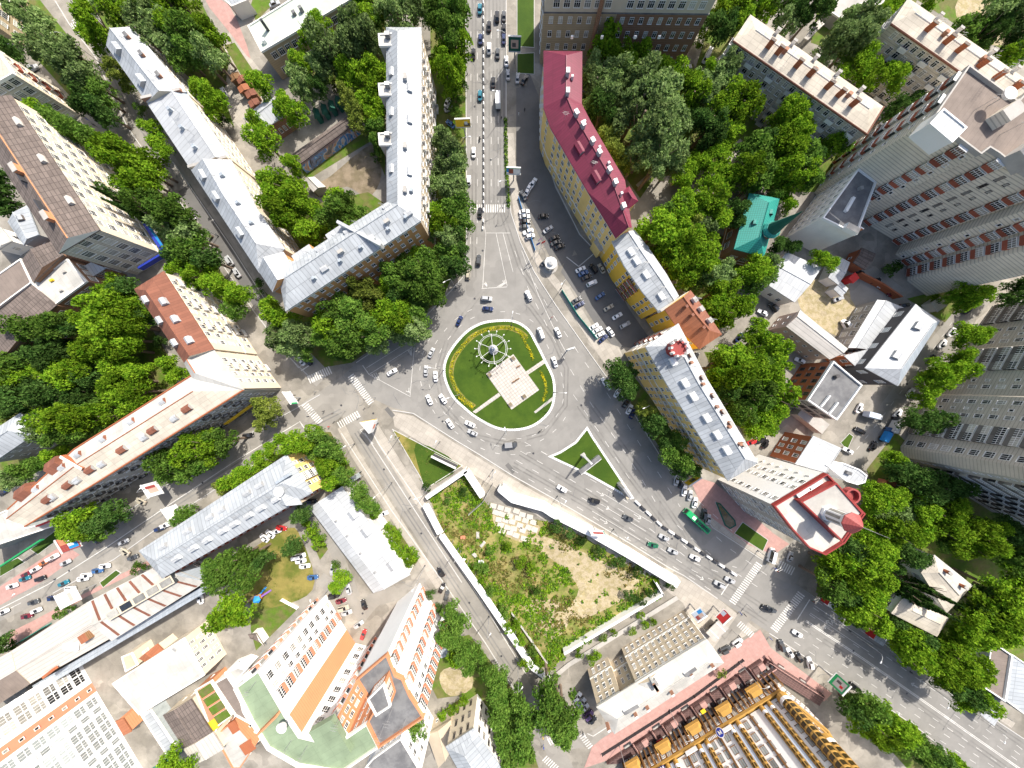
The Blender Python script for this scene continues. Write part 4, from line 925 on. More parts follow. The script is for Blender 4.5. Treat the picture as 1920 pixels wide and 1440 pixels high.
# sunken terraces in front of the hotel
b = Bld('terrace', 'dark brown stepped cafe terrace with grey stairs along the hotel front', 'terrace', (1290, 1330))
tq = F('1141,1425 1425,1246 1436,1258 1428,1262 1160,1431 1150,1440')
fr = [tuple(W(p, 0)[:2]) for p in F('1136,1426 1424,1234 1436,1254 1160,1424')]
m = MB(); P0 = fr if area(fr) > 0 else fr[::-1]; m.prism(P0, 0, 1.2, MX('terrace')); b.add('deck', m)
A2, B2 = W((1146, 1422), 0), W((1424, 1241), 0); d2 = (B2 - A2).normalized(); n2 = Vector((-d2.y, d2.x, 0)); n2 = n2 if n2.dot(-A2) > 0 else -n2; L2 = (B2 - A2).length; rz2 = math.atan2(d2.y, d2.x)
for k in range(5):
    c = A2 + d2 * (9 + k * 14.6)
    m = MB()
    for i in range(8): q = c + n2 * (1.6 - i * .62); m.box((q.x, q.y, .02), (3.6, .6, .2 + .16 * i), rz2, MX('concrete' if i % 2 else 'steel_dark'), MX('concrete' if i % 2 else 'steel_dark'))
    b.add('stair', m)
    for dx, mt in ((4.6, 'terrace'), (7.4, 'pave_pink')):
        q = c + d2 * dx + n2 * -.3; m = MB(); m.box((q.x, q.y, 1.2), (2.6, 2.6, .5), rz2, MX(mt)); b.add('seating_bay', m)
    for dx in (2.6, 12.2):
        q = c + d2 * (dx) + n2 * -.6; m = MB(); m.box((q.x, q.y, 1.2), (.4, 5, 1.0), rz2, MX('pave_pink'), MX('terrace')); b.add('terrace_wall', m)
    q = c + d2 * 7.4 + n2 * -3.4; m = MB(); m.box((q.x, q.y, 1.2), (9, .5, 1.0), rz2, MX('terrace'), MX('pave_pink')); b.add('terrace_wall', m)
    m = MB()
    for e in range(5):
        q = c + d2 * (4 + e * 1.7) + n2 * (-2.1 + .4 * (e % 2)); m.box((q.x, q.y, 1.2), (.9, .9, .75), rz2 + e, MX('steel_dark' if e % 3 else 'grey_wall'))
    b.add('table_set', m)
q = A2 + d2 * 22 + n2 * -2; m = MB(); m.box((q.x, q.y, 2.2), (3, 1.4, .2), rz2, MX('red_paint')); b.add('awning', m)
q = A2 + d2 * 44 + n2 * -1.2; m = MB(); m.box((q.x, q.y, 2.2), (2, 1.6, .2), rz2, MX('yellow_paint')); b.add('awning', m)
# return along the avenue
A3, B3 = W((1434, 1232), 0), W((1540, 1300), 0); d3 = (B3 - A3).normalized(); rz3 = math.atan2(d3.y, d3.x); L3 = (B3 - A3).length; mid = (A3 + B3) / 2
m = MB(); m.box((mid.x - 1, mid.y - 2.0, 0), (L3, 4.6, 1.2), rz3, MX('terrace')); b.add('deck', m)
for k in range(2):
    c = A3 + d3 * (8 + 11 * k); m = MB()
    for i in range(6): m.box((c.x, c.y + .9 - i * .55, .02), (3, .55, .25 + .16 * i), rz3, MX('concrete' if i % 2 else 'terrace'))
    b.add('stair', m)
m = MB(); m.tube([(A3.x, A3.y - .2, 2.2), (B3.x, B3.y - .2, 2.2)], .12, .12, MX('pave_pink'), 6); b.add('rail', m)
# --- cottage lower right
b = Bld('town_house', 'pale grey two-storey house with cream slab roof, dark firs standing over it', 'house', (1745, 1120))
b.strip(F('1671,1150 1757,1194'), F('1698,1114 1784,1152'), 9.5, 1.2, 'white_wall', 'slab_roof', 'hh', 2, 'W', 3.6, edges={3: dict(pat='W')})
b.strip(F('1727,1074 1775,1150'), F('1752,1040 1824,1098'), 9.6, 1.2, 'white_wall', 'slab_roof', 'hh', 2, 'W', 3.6, rmat2='white_roof'); b.ridge_items('chimney', 2, (1.4, .8, 1.4), 'red_brick', 'concrete', side=.5); b.done()
b = flatb('garage', 'rubble covered flat roof with a white rim at the right edge near the avenue', 'garage', F('1855,1200 1893,1226 1880,1312 1842,1287'), 7.5, 'white_wall', 'tar_brown', floors=1, parapet=.6, cap='white', pat='W'); b.rbox('side_wing', 0, '1828,1228', 0, (3.5, 9, 4.4), -35, 'grey_wall', 'metal_roof_dark'); b.done()
flatb('garage', 'grey shed roof at the right edge behind the rubble covered roof', 'garage', F('1896,1226 1960,1270 1935,1350 1884,1312'), 6.5, 'concrete', 'metal_roof', floors=1, parapet=.3).done()
b = flatb('kiosk', 'white canopy standing alone on the dark forecourt at the right edge', 'canopy', F('1838,1338 1853,1320 1876,1333 1862,1358'), 3.6, 'white', 'metal_roof_white', floors=0, parapet=0, z0=3.2); 
for q in ((1841, 1337), (1854, 1324), (1872, 1334), (1861, 1353)): b.rbox('post', 0, '%d,%d' % q, 0, (.2, .2, 3.2), 0, 'steel')
b.done()
# --- school, top
b = flatb('school', 'two-storey school with a weathered green flat roof and olive brick walls', 'school', F('466,50 491,98 700,-25 668,-75'), 9.2, 'olive_brick', 'green_flat', floors=2, pat='W', cell=3.1, parapet=.3, cap='white_wall', edges={0: dict(mat='grey_wall', pat='.')})
b.rbox('chimney', 0, '503,57', 9.2, (1, 1, 3), 30, 'steel_dark'); b.rbox('roof_vent', 0, '567,22', 9.2, (1.4, 1.2, 1.4), 30, 'tar_roof'); b.rbox('roof_vent', 0, '553,28', 9.2, (1.4, 1.2, 1), 30, 'tar_roof'); b.rbox('roof_vent', 0, '497,80', 9.3, (1.4, 1.2, 1), 30, 'white')
b.rbox('glazed_stair', 2, '675,95', .5, (5.5, .6, 7.5), 31, 'glass', 'frame'); b.done()
b = shed('small brick house with a white hipped roof in the courtyard', F('455,222 510,177'), F('497,241 538,214'), 6, 1.6, 'brown_brick', 'metal_roof_white', 'hg', floors=1, pat='n', cell=2, name='town_house', cat='house'); b.done()
b = shed('long garage row with dark slate roof and a painted mural wall', F('546,290 652,217'), F('560,309 666,231'), 3.6, .8, 'pink_wall', 'slate_roof', floors=0, name='garage', cat='garage')
m = MB(); A_, B_ = W((563, 312), 3.4), W((668, 235), 3.4)
ms = ('blue', 'white', 'orange_panel', 'pale_blue', 'gold', 'steel_dark', 'pink_wall', 'blue_light', 'white', 'dark_wall')
d_ = B_ - A_; n_ = Vector((d_.y, -d_.x, 0)).normalized(); rg = random.Random(4)
mural = bpy.data.materials.new('mural'); mural.use_nodes = True; nt = mural.node_tree
g = nt.nodes.new('ShaderNodeNewGeometry'); no = nt.nodes.new('ShaderNodeTexNoise'); no.inputs['Scale'].default_value = .13; no.inputs['Detail'].default_value = 3; no.inputs['Distortion'].default_value = 2.5
cr = nt.nodes.new('ShaderNodeValToRGB'); nt.links.new(g.outputs['Position'], no.inputs['Vector']); nt.links.new(no.outputs['Fac'], cr.inputs[0]); nt.links.new(cr.outputs[0], nt.nodes['Principled BSDF'].inputs['Base Color'])
cols = [(.3, (.05, .04, .05)), (.4, (.25, .27, .4)), (.46, (.03, .22, .55)), (.5, (.65, .65, .68)), (.54, (.6, .22, .04)), (.58, (.45, .4, .45)), (.64, (.12, .1, .13)), (.7, (.3, .25, .2))]
while len(cr.color_ramp.elements) < len(cols): cr.color_ramp.elements.new(.5)
for e, (p_, c_) in zip(cr.color_ramp.elements, cols): e.position = p_; e.color = (*c_, 1)
MATS['mural'] = mural
a0 = A_ + n_ * .05; b0 = B_ + n_ * .05
m.face([(a0.x + n_.x * .3, a0.y + n_.y * .3, 0.1), (b0.x + n_.x * .3, b0.y + n_.y * .3, .1), (b0.x, b0.y, 3.3), (a0.x, a0.y, 3.3)], mural); b.add('mural', m); b.done()
for i, (x, y) in enumerate(((448, 852), (505, 822), (560, 795), (612, 765))):
    p_ = P(2, '%d,%d' % (x, y))[0]
    lab = ('green gabled garden shed nearest the brick house', 'green gabled garden shed, second from the brick house', 'green gabled garden shed, third from the brick house', 'green gabled garden shed nearest the yellowish tree')[i]
    shed(lab, [(p_[0] - 6, p_[1] - 5), (p_[0] - 2, p_[1] + 9)], [(p_[0] + 4, p_[1] - 10), (p_[0] + 8, p_[1] + 4)], 3, .9, 'green_dark', 'green_dark', floors=0, group='green garden sheds').done()
for i, (x, y, w) in enumerate(((1760, 575, 'wood'), (1815, 592, 'rust_roof'), (1825, 660, 'rust_bright'), (1880, 700, 'rust_roof'), (1905, 770, 'rust_roof'))):
    p_ = P(1, '%d,%d' % (x, y))[0]
    lab = ('dark tin garage at the leafy end of the rusty row', 'brown tin garage beside the dark one', 'orange tin garage in the middle of the rusty row', 'brown tin garage below the orange one', 'brown tin garage nearest the white roofed brick house')[i]
    shed(lab, [(p_[0] - 12, p_[1] - 1), (p_[0] - 6, p_[1] + 10)], [(p_[0] + 6, p_[1] - 10), (p_[0] + 12, p_[1] + 1)], 2.8, .3, 'wood', w, floors=0, name='garage', cat='garage', group='rusty tin garages').done()
shed('small shed with a white gable by the trampled yard', P(2, '360,1355 430,1440'), P(2, '440,1325 525,1400'), 3.4, .8, 'grey_wall', 'slate_light', floors=0).done()
shed('slate shed among the trees between the two cream roofed houses', P(4, '270,285 300,300'), P(4, '385,142 425,178'), 3, .5, 'concrete', 'slate_light', floors=0).done()
shed('cream shed under the trees behind the raspberry red roof', P(3, '1205,1335 1225,1365'), P(3, '1305,1260 1325,1290'), 3, .4, 'cream_wall', 'white_roof', floors=0).done()
flatb('shop', 'pale roof at the top edge beside the poplars', 'shop', P(4, '440,70 520,-40 880,-20 850,40 700,30 540,140'), 3.4, 'grey_wall', 'concrete', floors=0, parapet=.2).done()
flatb('porch', 'grey porch roof of the fire red brick paved forecourt', 'porch', P(1, '1690,5 1760,-40 1860,0 1740,50'), 4, 'white_wall', 'metal_roof', floors=0, parapet=.2).done()
b = shed('curved dark wooden woodshed roof at the foot of the towers', P(14, '-15,470 60,525'), P(14, '-60,440 0,430'), 3, .5, 'white_wall', 'slate_roof', floors=0); b.done()
# ================================================================ GROUND, ROADS, LAWNS
def sheet(name, px, mat, z, kind='structure', smooth=0, ang=None):
    pts = smooth_closed(px, smooth) if smooth else px
    poly = [tuple(W(p, 0)[:2]) for p in pts]
    mb = MB(); fan_ang(mb, poly, MX(mat), z, ang); o = mb.build(name)
    if kind: o['kind'] = kind
    return o
def raised(name, px, mtop, z0, z1, mside='kerb', kerb=.3, smooth=0, kind='structure'):
    """lawn or pavement with a kerb stone round it"""
    pts = smooth_closed(px, smooth) if smooth else px
    poly = [tuple(W(p, 0)[:2]) for p in pts]
    if area(poly) < 0: poly = poly[::-1]
    inn = offset(poly, kerb); mb = MB(); n = len(poly); ac = 0
    for i in range(n):
        j = (i + 1) % n
        mb.face([(*poly[i], z0), (*poly[j], z0), (*poly[j], z1), (*poly[i], z1)], MX(mside))
        L_ = (Vector(poly[j]) - Vector(poly[i])).length
        k = len(mb.uv); mb.face([(*poly[i], z1), (*poly[j], z1), (*inn[j], z1), (*inn[i], z1)], MX(mside))
        if len(mb.uv) > k: mb.uv[k:] = [(ac, .2), (ac + L_, .2), (ac + L_, .4), (ac, .4)]
        ac += L_
    fan_ang(mb, inn, MX(mtop), z1 - .02)
    o = mb.build(name); o['kind'] = kind
    return o
g = MB(); g.face([(-520, -420, 0), (520, -420, 0), (520, 420, 0), (-520, 420, 0)], MX('yard')); o = g.build('ground'); o['kind'] = 'structure'
# roads
CEN = F('948,-40 948,240 950,330 957,400 975,455 1000,510 1040,572 1100,657 1132,702 1172,752 1252,880 1335,990 1430,1052 1532,1122 1647,1200 1705,1245 1960,1412 1960,1530 1815,1440 1722,1365 1630,1302 1557,1262 1440,1185 1350,1125 1282,1078 1252,1062 1185,1020 1040,935 960,890 900,852 855,825 775,774 735,764 700,748 660,726 636,710 667,682 730,640 790,622 803,590 845,548 868,522 876,480 876,400 874,-40')
sheet('road', CEN, 'asphalt', .02)
sheet('road', strip(F('120,-40 150,0 196,95 262,232 330,330 420,462 500,588 560,665 606,712'), 37), 'asphalt_warm', .026)
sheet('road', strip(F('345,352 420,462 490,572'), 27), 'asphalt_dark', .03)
sheet('road', strip(F('662,728 610,765 560,795 470,843 330,932 200,1022 80,1092 -40,1150'), 62), 'asphalt_warm', .036)
sheet('road', strip(F('655,765 668,800 760,945 850,1082 930,1210 1000,1325 1062,1450'), 34), 'asphalt_warm', .042)
sheet('road', strip(F('1035,1400 1110,1385 1240,1300 1345,1225 1400,1150'), 24), 'asphalt_warm', .048)
sheet('road', strip(F('1850,545 1810,588 1727,688 1668,768 1628,822 1590,872'), 38), 'asphalt_warm', .03)
sheet('road', strip(F('1545,980 1500,1030 1470,1090'), 42), 'asphalt_warm', .054)
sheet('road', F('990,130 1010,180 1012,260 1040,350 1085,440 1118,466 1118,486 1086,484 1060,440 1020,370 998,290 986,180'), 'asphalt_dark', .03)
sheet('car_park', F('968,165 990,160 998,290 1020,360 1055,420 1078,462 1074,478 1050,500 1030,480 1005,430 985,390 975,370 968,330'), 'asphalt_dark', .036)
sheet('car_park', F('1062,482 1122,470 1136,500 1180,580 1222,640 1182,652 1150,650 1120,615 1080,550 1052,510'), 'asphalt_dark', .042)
sheet('road', strip(F('600,1085 640,1110 680,1150 700,1125 800,1095'), 26), 'asphalt_warm', .03)
sheet('road', strip(F('480,985 555,945 620,1010 665,1120'), 22), 'asphalt_warm', .034)
sheet('road', strip(F('1300,600 1370,640 1400,610 1480,580'), 30), 'yard', .01)
sheet('car_park', F('1500,540 1560,520 1620,560 1600,640 1510,590'), 'sand', .012, smooth=4)
sheet('car_park', F('1590,520 1640,500 1700,545 1650,560 1620,600 1595,560'), 'asphalt_warm', .016)
sheet('yard_court', F('620,330 700,270 715,330 690,370 650,350 600,370 590,350'), 'soil', .012, smooth=4)
sheet('yard_court', F('430,60 520,170 560,230 500,290 430,220 400,150 410,90'), 'pave', .012)
sheet('yard_court', F('385,0 430,10 470,110 430,60'), 'pave_pink', .02, smooth=3)
sheet('path', strip(F('1195,350 1250,300 1330,330 1400,270 1440,240'), 9), 'pave', .02)
sheet('path', strip(F('1200,420 1290,360 1360,290 1390,262'), 6), 'pave', .024)
sheet('path', strip(F('1350,480 1380,400 1395,350 1440,340'), 12), 'sand', .02)
sheet('pavement', F('1140,1425 1095,1440 1110,1400 1128,1385 1300,1275 1345,1235 1425,1180 1445,1215 1560,1300 1545,1315 1440,1240'), 'pave_pink', .06)
sheet('pavement', F('0,1100 60,1060 120,1020 150,1040 80,1090 0,1135'), 'pave_pink', .05)
sheet('pavement', F('10,1190 60,1165 230,1075 300,1040 300,1050 160,1120 20,1215'), 'pave_pink', .05)
sheet('pavement', strip(F('640,800 665,850 735,960 825,1100'), 16), 'pave', .05)
sheet('pavement', strip(F('700,800 740,865 800,960'), 20), 'pave', .056)
sheet('pavement', strip(F('956,250 962,340 975,430 1010,490 1050,540 1110,635 1140,680'), 14), 'pave', .05)
sheet('pavement', F('1052,528 1068,540 1128,640 1160,650 1168,668 1148,690 1128,672 1085,610 1050,550'), 'pave', .054)
sheet('pavement', F('735,772 775,780 855,832 960,897 1040,943 1180,1025 1250,1070 1285,1085 1330,1110 1420,1180 1330,1230 1280,1130 1240,1100 1100,1010 1020,975 930,915 880,885 740,800'), 'pave', .046)
sheet('pavement', strip(F('1265,890 1345,985 1440,1045 1500,1070'), 14), 'pave', .05)
sheet('pavement', F('1290,890 1340,905 1450,1000 1480,1020 1450,1040 1400,1020 1320,960'), 'pave_pink', .058)
sheet('pavement', strip(F('1540,1118 1650,1190 1710,1232 1900,1360'), 12), 'pave', .05)
# lawns and planted ground
island = F('925,600 962,600 990,615 1006,640 1024,676 1040,712 1040,752 1028,778 1000,800 965,808 930,804 893,785 868,765 848,745 833,712 832,682 846,652 872,622 898,606')
raised('lawn', island, 'lawn', .02, .16, 'kerb_white', 1.0, 4)
sheet('plaza', F('962.5,664 1011,731 959,768 911,701'), 'stone_plaza', .18, ang=-.95)
sheet('path', F('984,698 988,704 1022,681 1018,675'), 'stone_plaza', .176, ang=.6); sheet('path', F('935,736 939,742 892,775 886,772'), 'stone_plaza', .176, ang=.6)
sheet('path', F('1036,744 1038,749 1004,775 1001,772'), 'concrete', .176)
raised('lawn', F('1101,799 1112,818 1189,934 1182,936 1100,890 1027,856 1050,846 1078,828'), 'lawn', .02, .16, 'kerb_white', .9)
raised('lawn', F('735,804 868,873 800,916 793,908 788,895'), 'lawn_dry', .02, .12, 'kerb')
sheet('lawn', F('780,830 860,873 801,912 790,892'), 'lawn', .11, smooth=3)
for q in ('969,-20 1002,-20 1002,90 969,88', '969,101 1002,99 1002,140 969,138', '1340,940 1352,945 1378,975 1368,990 1358,985', '1376,1000 1392,978 1440,1012 1430,1034', '57,1030 110,990 125,1000 72,1040', '0,1062 34,1045 48,1054 0,1082', '187,1092 218,1068 228,1074 194,1102',
          '1588,845 1575,830 1592,812 1600,818'):
    raised('lawn', F(q), 'lawn', .0, .12, 'kerb', .2)
raised('lawn', F('1341,941 1350,943 1378,975 1380,985 1368,992 1358,985'), 'soil', .02, .2, 'green_dark', .6)
for q in ('30,0 75,0 130,70 215,215 200,240 140,190 60,100', '190,0 375,0 430,110 420,180 440,240 380,170 250,45 205,60 165,20', '50,205 190,250 330,390 450,560 430,600 330,500 240,330 150,260',
          '20,600 210,530 250,560 330,690 330,730 140,840 0,930 0,690', '480,330 600,380 690,360 722,382 560,470 500,400', '560,40 722,-20 722,330 690,250 660,150 560,170', '560,300 690,240 700,262 580,335 570,330',
          '806,-10 874,-10 873,460 830,560 740,625 660,680 600,690 500,600 470,520 540,590 812,470', '1095,100 1300,120 1330,200 1290,330 1230,330 1200,372 1110,240', '1290,180 1420,160 1430,250 1350,300 1300,330',
          '1345,0 1420,10 1370,90 1300,140', '1420,160 1540,250 1600,260 1540,360 1440,360 1400,300', '1190,430 1290,390 1400,480 1370,600 1280,545', '1320,660 1470,660 1475,760 1400,830', '1540,1040 1600,960 1700,860 1860,960 1920,970 1920,1260 1850,1320 1650,1180 1530,1110',
          '1570,1300 1620,1300 1690,1340 1790,1440 1700,1440 1600,1330', '830,1200 880,1190 960,1290 1010,1440 930,1440 880,1340', '1540,-20 1920,-20 1920,110 1830,70 1720,0 1640,120 1520,80', '1150,660 1200,720 1310,860 1300,890 1250,860 1180,750',
          '400,900 480,850 560,810 620,810 665,890 640,930 600,860 560,850 420,920', '665,900 680,930 720,975 700,945', '720,985 740,985 785,1050 770,1070', '560,960 580,955 615,1030 600,1050', '1700,560 1760,545 1860,540 1850,570 1790,620 1720,720 1690,770 1680,760 1780,610',
          '1625,880 1680,810 1700,830 1690,860 1640,930', '480,-20 540,-20 480,40 470,10', '420,85 440,80 500,170 480,190', '470,1140 530,1120 560,1140 480,1220 470,1180', '830,1220 880,1200 890,1300 820,1310 805,1280', '820,1340 890,1290 895,1300 830,1350'):
    sheet('lawn', F(q), 'lawn_bright', .014 + .0002 * len(q) % .004)
raised('lawn', F('462,1040 540,990 565,1010 590,1090 560,1125 480,1140 450,1090'), 'lawn_dry', .0, .08, 'lawn_dry', .2, 3)
sheet('sand_court', F('832,1255 878,1250 885,1290 845,1305 825,1280'), 'sand', .03, smooth=3)
sheet('sand_court', F('1796,0 1850,-10 1860,30 1800,40'), 'sand', .03, smooth=3); sheet('sand_court', F('1870,50 1930,30 1930,70 1860,85'), 'sand', .03, smooth=3)
sheet('path', F('1830,600 1880,560 1895,565 1800,690 1790,685'), 'pave', .034)
# construction pit
PIT = F('805,932 872,893 905,935 930,965 1030,978 1110,1015 1232,1085 1240,1112 1060,1226 1030,1262 960,1190 895,1090 830,1000')
sheet('pit_ground', PIT, 'scrub', .03)
for i, q in enumerate(('1000,1005 1040,1012 1130,1052 1190,1080 1195,1105 1140,1140 1090,1160 1060,1150 1085,1105 1050,1060 1015,1035', '985,1130 1040,1125 1065,1150 1060,1180 1030,1200 1000,1170', '928,960 1010,985 1000,1020 940,1000')):
    sheet('sand', F(q), 'sand', .036 + .004 * i, smooth=4)
# kerb stones along the roads
KB = MB()
def kerb(pts, w=.32, h=.15, mat='kerb'):
    o = strip(pts, w * S); n = len(pts); q = [tuple(W(p, 0)[:2]) for p in o]; L_, R_ = q[:n], q[n:][::-1]
    for i in range(n - 1):
        p4 = [L_[i], L_[i + 1], R_[i + 1], R_[i]]; KB.prism(p4, .01, h, MX(mat))
for q in ('949,-30 949,240 951,330 958,400 976,455 1001,509 1041,571 1101,656 1133,701 1173,751 1253,879 1336,989 1430,1050', '1534,1121 1648,1199 1706,1244 1930,1392', '873,-30 875,400 875,480 867,521 844,547 802,589 789,621 729,639 668,680',
          '736,769 775,775 855,826 900,853 960,891 1040,936 1185,1021 1252,1063 1282,1079 1345,1122', '1442,1187 1557,1263 1630,1303 1722,1366 1815,1441', '640,812 735,958 830,1090 910,1205 975,1310 1030,1388', '684,812 780,960 866,1092', '170,50 216,112 282,245 350,340 440,472 520,598 575,670', '104,2 130,45 178,105 240,240 310,338 400,470 478,586 545,672 590,716',
          '600,740 548,770 455,820 315,908 188,994', '575,815 490,862 345,955 215,1048 100,1112', '1120,470 1085,500 1062,482', '1012,262 1042,350 1087,440 1112,466'): kerb(F(q))
o = KB.build('kerb'); o['kind'] = 'structure'
# ---------------------------------------------------------------- painted markings
PM_ = MB()
def bar(a, b, w, z=.064):
    a, b = W(a, 0), W(b, 0); d = (b - a).normalized(); n = Vector((-d.y, d.x, 0)) * w / 2; u = Vector((0, 0, z))
    PM_.face([a - n + u, b - n + u, b + n + u, a + n + u], MX('paint'))
def dashes(pts, on=3.0, off=6.0, w=.17, z=.064):
    pts = [Vector(p) for p in pts]; ph = 0
    on *= S; off *= S
    for a, b in zip(pts, pts[1:]):
        L_ = (b - a).length; x = -ph
        while x < L_:
            s0, s1 = max(0, x), min(L_, x + on)
            if s1 > s0: bar(a + (b - a) * s0 / L_, a + (b - a) * s1 / L_, w, z)
            x += on + off
        ph = L_ - (x - (on + off))
def line(pts, w=.17, z=.064):
    for a, b in zip(pts, pts[1:]): bar(a, b, w, z)
def zebra(p, q, length, z=.07):
    p, q = Vector(p), Vector(q); L_ = (q - p).length; d = (q - p) / L_; n = Vector((-d.y, d.x)) * length / 2; k = max(2, int(L_ / 4.2))
    for i in range(k):
        c = p + d * (i + .5) * L_ / k; bar(c - n, c + n, .5, z)
for a in (((880, 391), (948, 391), 15), ((578, 713), (621, 693), 15), ((657, 703), (697, 757), 13), ((570, 756), (601, 793), 13), ((634, 798), (674, 775), 13), ((1450, 1182), (1503, 1112), 16), ((1372, 1131), (1424, 1056), 14), ((1384, 1168), (1411, 1192), 12),
          ((1459, 1057), (1488, 1072), 16), ((1089, 1376), (1108, 1402), 11), ((1028, 1392), (1054, 1377), 14), ((1020, 1420), (1044, 1442), 13), ((136, 52), (163, 36), 17), ((655, 420), (662, 414), 1)): zebra(*a) if a[2] > 2 else None
for x in (883, 895): dashes([(x, -20), (x, 380)]); dashes([(x, 405), (x - 2, 520)])
for x in (921, 934): dashes([(x, -20), (x, 380)])
line([(904, 405), (911, 440), (905, 540)]); line([(911, 437), (957, 437)]); line([(930, 437), (951, 536)]); line([(903, 541), (951, 538)]); line([(943, 437), (962, 510)])
for k in range(3): line([(904 + k * 3, 533 - k * 2), (910 + k, 533 - k), (914, 540)], .2); line([(948 - k * 3, 524 + k), (949 - k * 2, 530), (938 - k * 3, 538)], .2)
line([(692, 702), (775, 650)]); line([(777, 650), (769, 742)]); line([(692, 702), (770, 744)]); line([(680, 685), (692, 702)], .35); line([(687, 690), (770, 638)])
for k in range(3): line([(761 + k * 3, 733 + k * 2), (766 + k, 735), (767, 727 + 2 * k)], .2); line([(697 + 4 * k, 701 - k), (704 + 4 * k, 712)], .2); line([(771 - k * 3, 653 + k * 2), (772, 668)], .2)
def ring(k, a0, a1, n=40):
    c = Vector((936, 706)); out = []
    isl = smooth_closed(island, 4)
    for i in range(n + 1):
        a = math.radians(a0 + (a1 - a0) * i / n); d = Vector((math.cos(a), -math.sin(a)))
        r = max((Vector(p) - c).dot(d) for p in isl if abs((Vector(p) - c).normalized().dot(Vector((-d.y, d.x)))) < .12)
        out.append(tuple(c + d * (r + k)))
    return out
dashes(ring(14, 0, 359, 60), 2, 4.6); dashes(ring(29, 100, 330, 50), 2, 4.6); dashes(ring(43, 150, 300, 30), 2, 4.6)
dashes(F('965,470 990,540 1030,620 1068,690 1110,760 1180,860 1240,960'), 3, 5); dashes(F('985,500 1030,580 1090,670 1140,740 1230,880 1275,950'), 3, 5); dashes(F('1075,740 1130,820 1185,905'), 3, 5)
line(F('978,470 1010,555 1050,640 1062,662'))
for k in range(4): dashes([(960 + 8 * k, 880 - 17 * k), (1090 + 9 * k, 955 - 17 * k), (1200 + 9 * k, 1025 - 17 * k), (1300, 1085 - 15 * k), (1345 + 12 * k, 1115 - 17 * k)], 3, 5)
for k in range(3): line([(1110 + 11 * k, 958 - 16 * k), (1200 + 11 * k, 1012 - 16 * k)])
line([(1352, 1115), (1372, 1085)], .4); line([(1494, 1162), (1518, 1124)], .4)
def off(k): return [(1510 + k * .55, 1165 - k), (1620 + k * .55, 1238 - k), (1740 + k * .55, 1322 - k), (1960, 1477 - k * 1.0)]
line(off(0), .3); line([(p[0] + 1.5, p[1] - 2) for p in off(0)], .3)
for k in (-38, -25, -13, 13, 26, 38): dashes(off(k), 3, 4.5)
line(off(16)[:2]); line(off(30)[:2])
dashes([(p[0], p[1]) for p in F('1290,960 1370,1030 1440,1080')], 3, 5); dashes(F('1270,985 1350,1055 1420,1100'), 3, 5); dashes(F('1310,940 1400,1020 1460,1060'), 3, 5)
line(F('445,862 330,938 200,1026 90,1096 -20,1152'), .3); line(F('1,1150 40,1130'), .2); line(F('560,792 445,862'), .3); line([(562, 790), (573, 806)], .4)
line(F('692,800 712,835 800,962 846,1040 905,1130 985,1262'), .26); line([(675, 806), (700, 832)], .26); line([(692, 800), (675, 806)], .26)
dashes(F('1815,560 1760,640 1700,720 1640,800 1600,850'), 2, 4); line(F('135,40 152,28'), .4); line([(1101, 1375), (1112, 1380), (1140, 1362)], .3)
line(F('565,695 588,680'), .4); line([(520, 640), (560, 690), (580, 672)], .2)
for x, y, a in ((1125, 925, -33), (1135, 950, -33), (1195, 968, -33), (1132, 977, -33), (1555, 1168, 147), (1552, 1178, 147), (1565, 1168, 147), (1715, 1285, 147), (1730, 1278, 147), (1312, 1082, -33)):
    a = math.radians(a); d = Vector((math.cos(a), -math.sin(a))); c = Vector((x, y)); n = Vector((-d.y, d.x))
    bar(c - d * 8, c + d * 4, .22); bar(c + d * 8, c + d * 3 + n * 3, .35); bar(c + d * 8, c + d * 3 - n * 3, .35)
o = PM_.build('road_marking'); o['kind'] = 'structure'
# tar-sealed cracks and worn wheel tracks on the carriageways
CK = MB(); rg = random.Random(21)
for k in range(170):
    base = rg.choice(((890, 60, 40, 380), (930, 120, 40, 400), (1000, 620, 60, 160), (860, 700, 160, 120), (1100, 850, 200, 140), (1250, 1020, 160, 90), (1600, 1240, 220, 140), (500, 830, 120, 60), (250, 1000, 200, 80), (780, 1000, 90, 220), (700, 720, 100, 60), (1020, 430, 40, 120)))
    x, y = base[0] + rg.uniform(-.5, .5) * base[2], base[1] + rg.uniform(-.5, .5) * base[3]; a = rg.uniform(0, 6.3); pts = [(x, y)]
    for i in range(rg.randint(2, 6)): a += rg.uniform(-.6, .6); x += math.cos(a) * rg.uniform(3, 9); y += math.sin(a) * rg.uniform(3, 9); pts.append((x, y))
    for p, q in zip(pts, pts[1:]):
        p, q = W(p, 0), W(q, 0)
        if (q - p).length < .1: continue
        d = (q - p).normalized(); n = Vector((-d.y, d.x, 0)) * rg.uniform(.04, .1); u = Vector((0, 0, .058 + k * .00002)); CK.face([p - n + u, q - n + u, q + n + u, p + n + u], MX('tar_roof'))
o = CK.build('road_cracks'); o['kind'] = 'structure'
M('asphalt_worn', (.2, .192, .178), var=.12, ns=.3, rough=.9, patch=.15); TK = MB(); zt = .0565
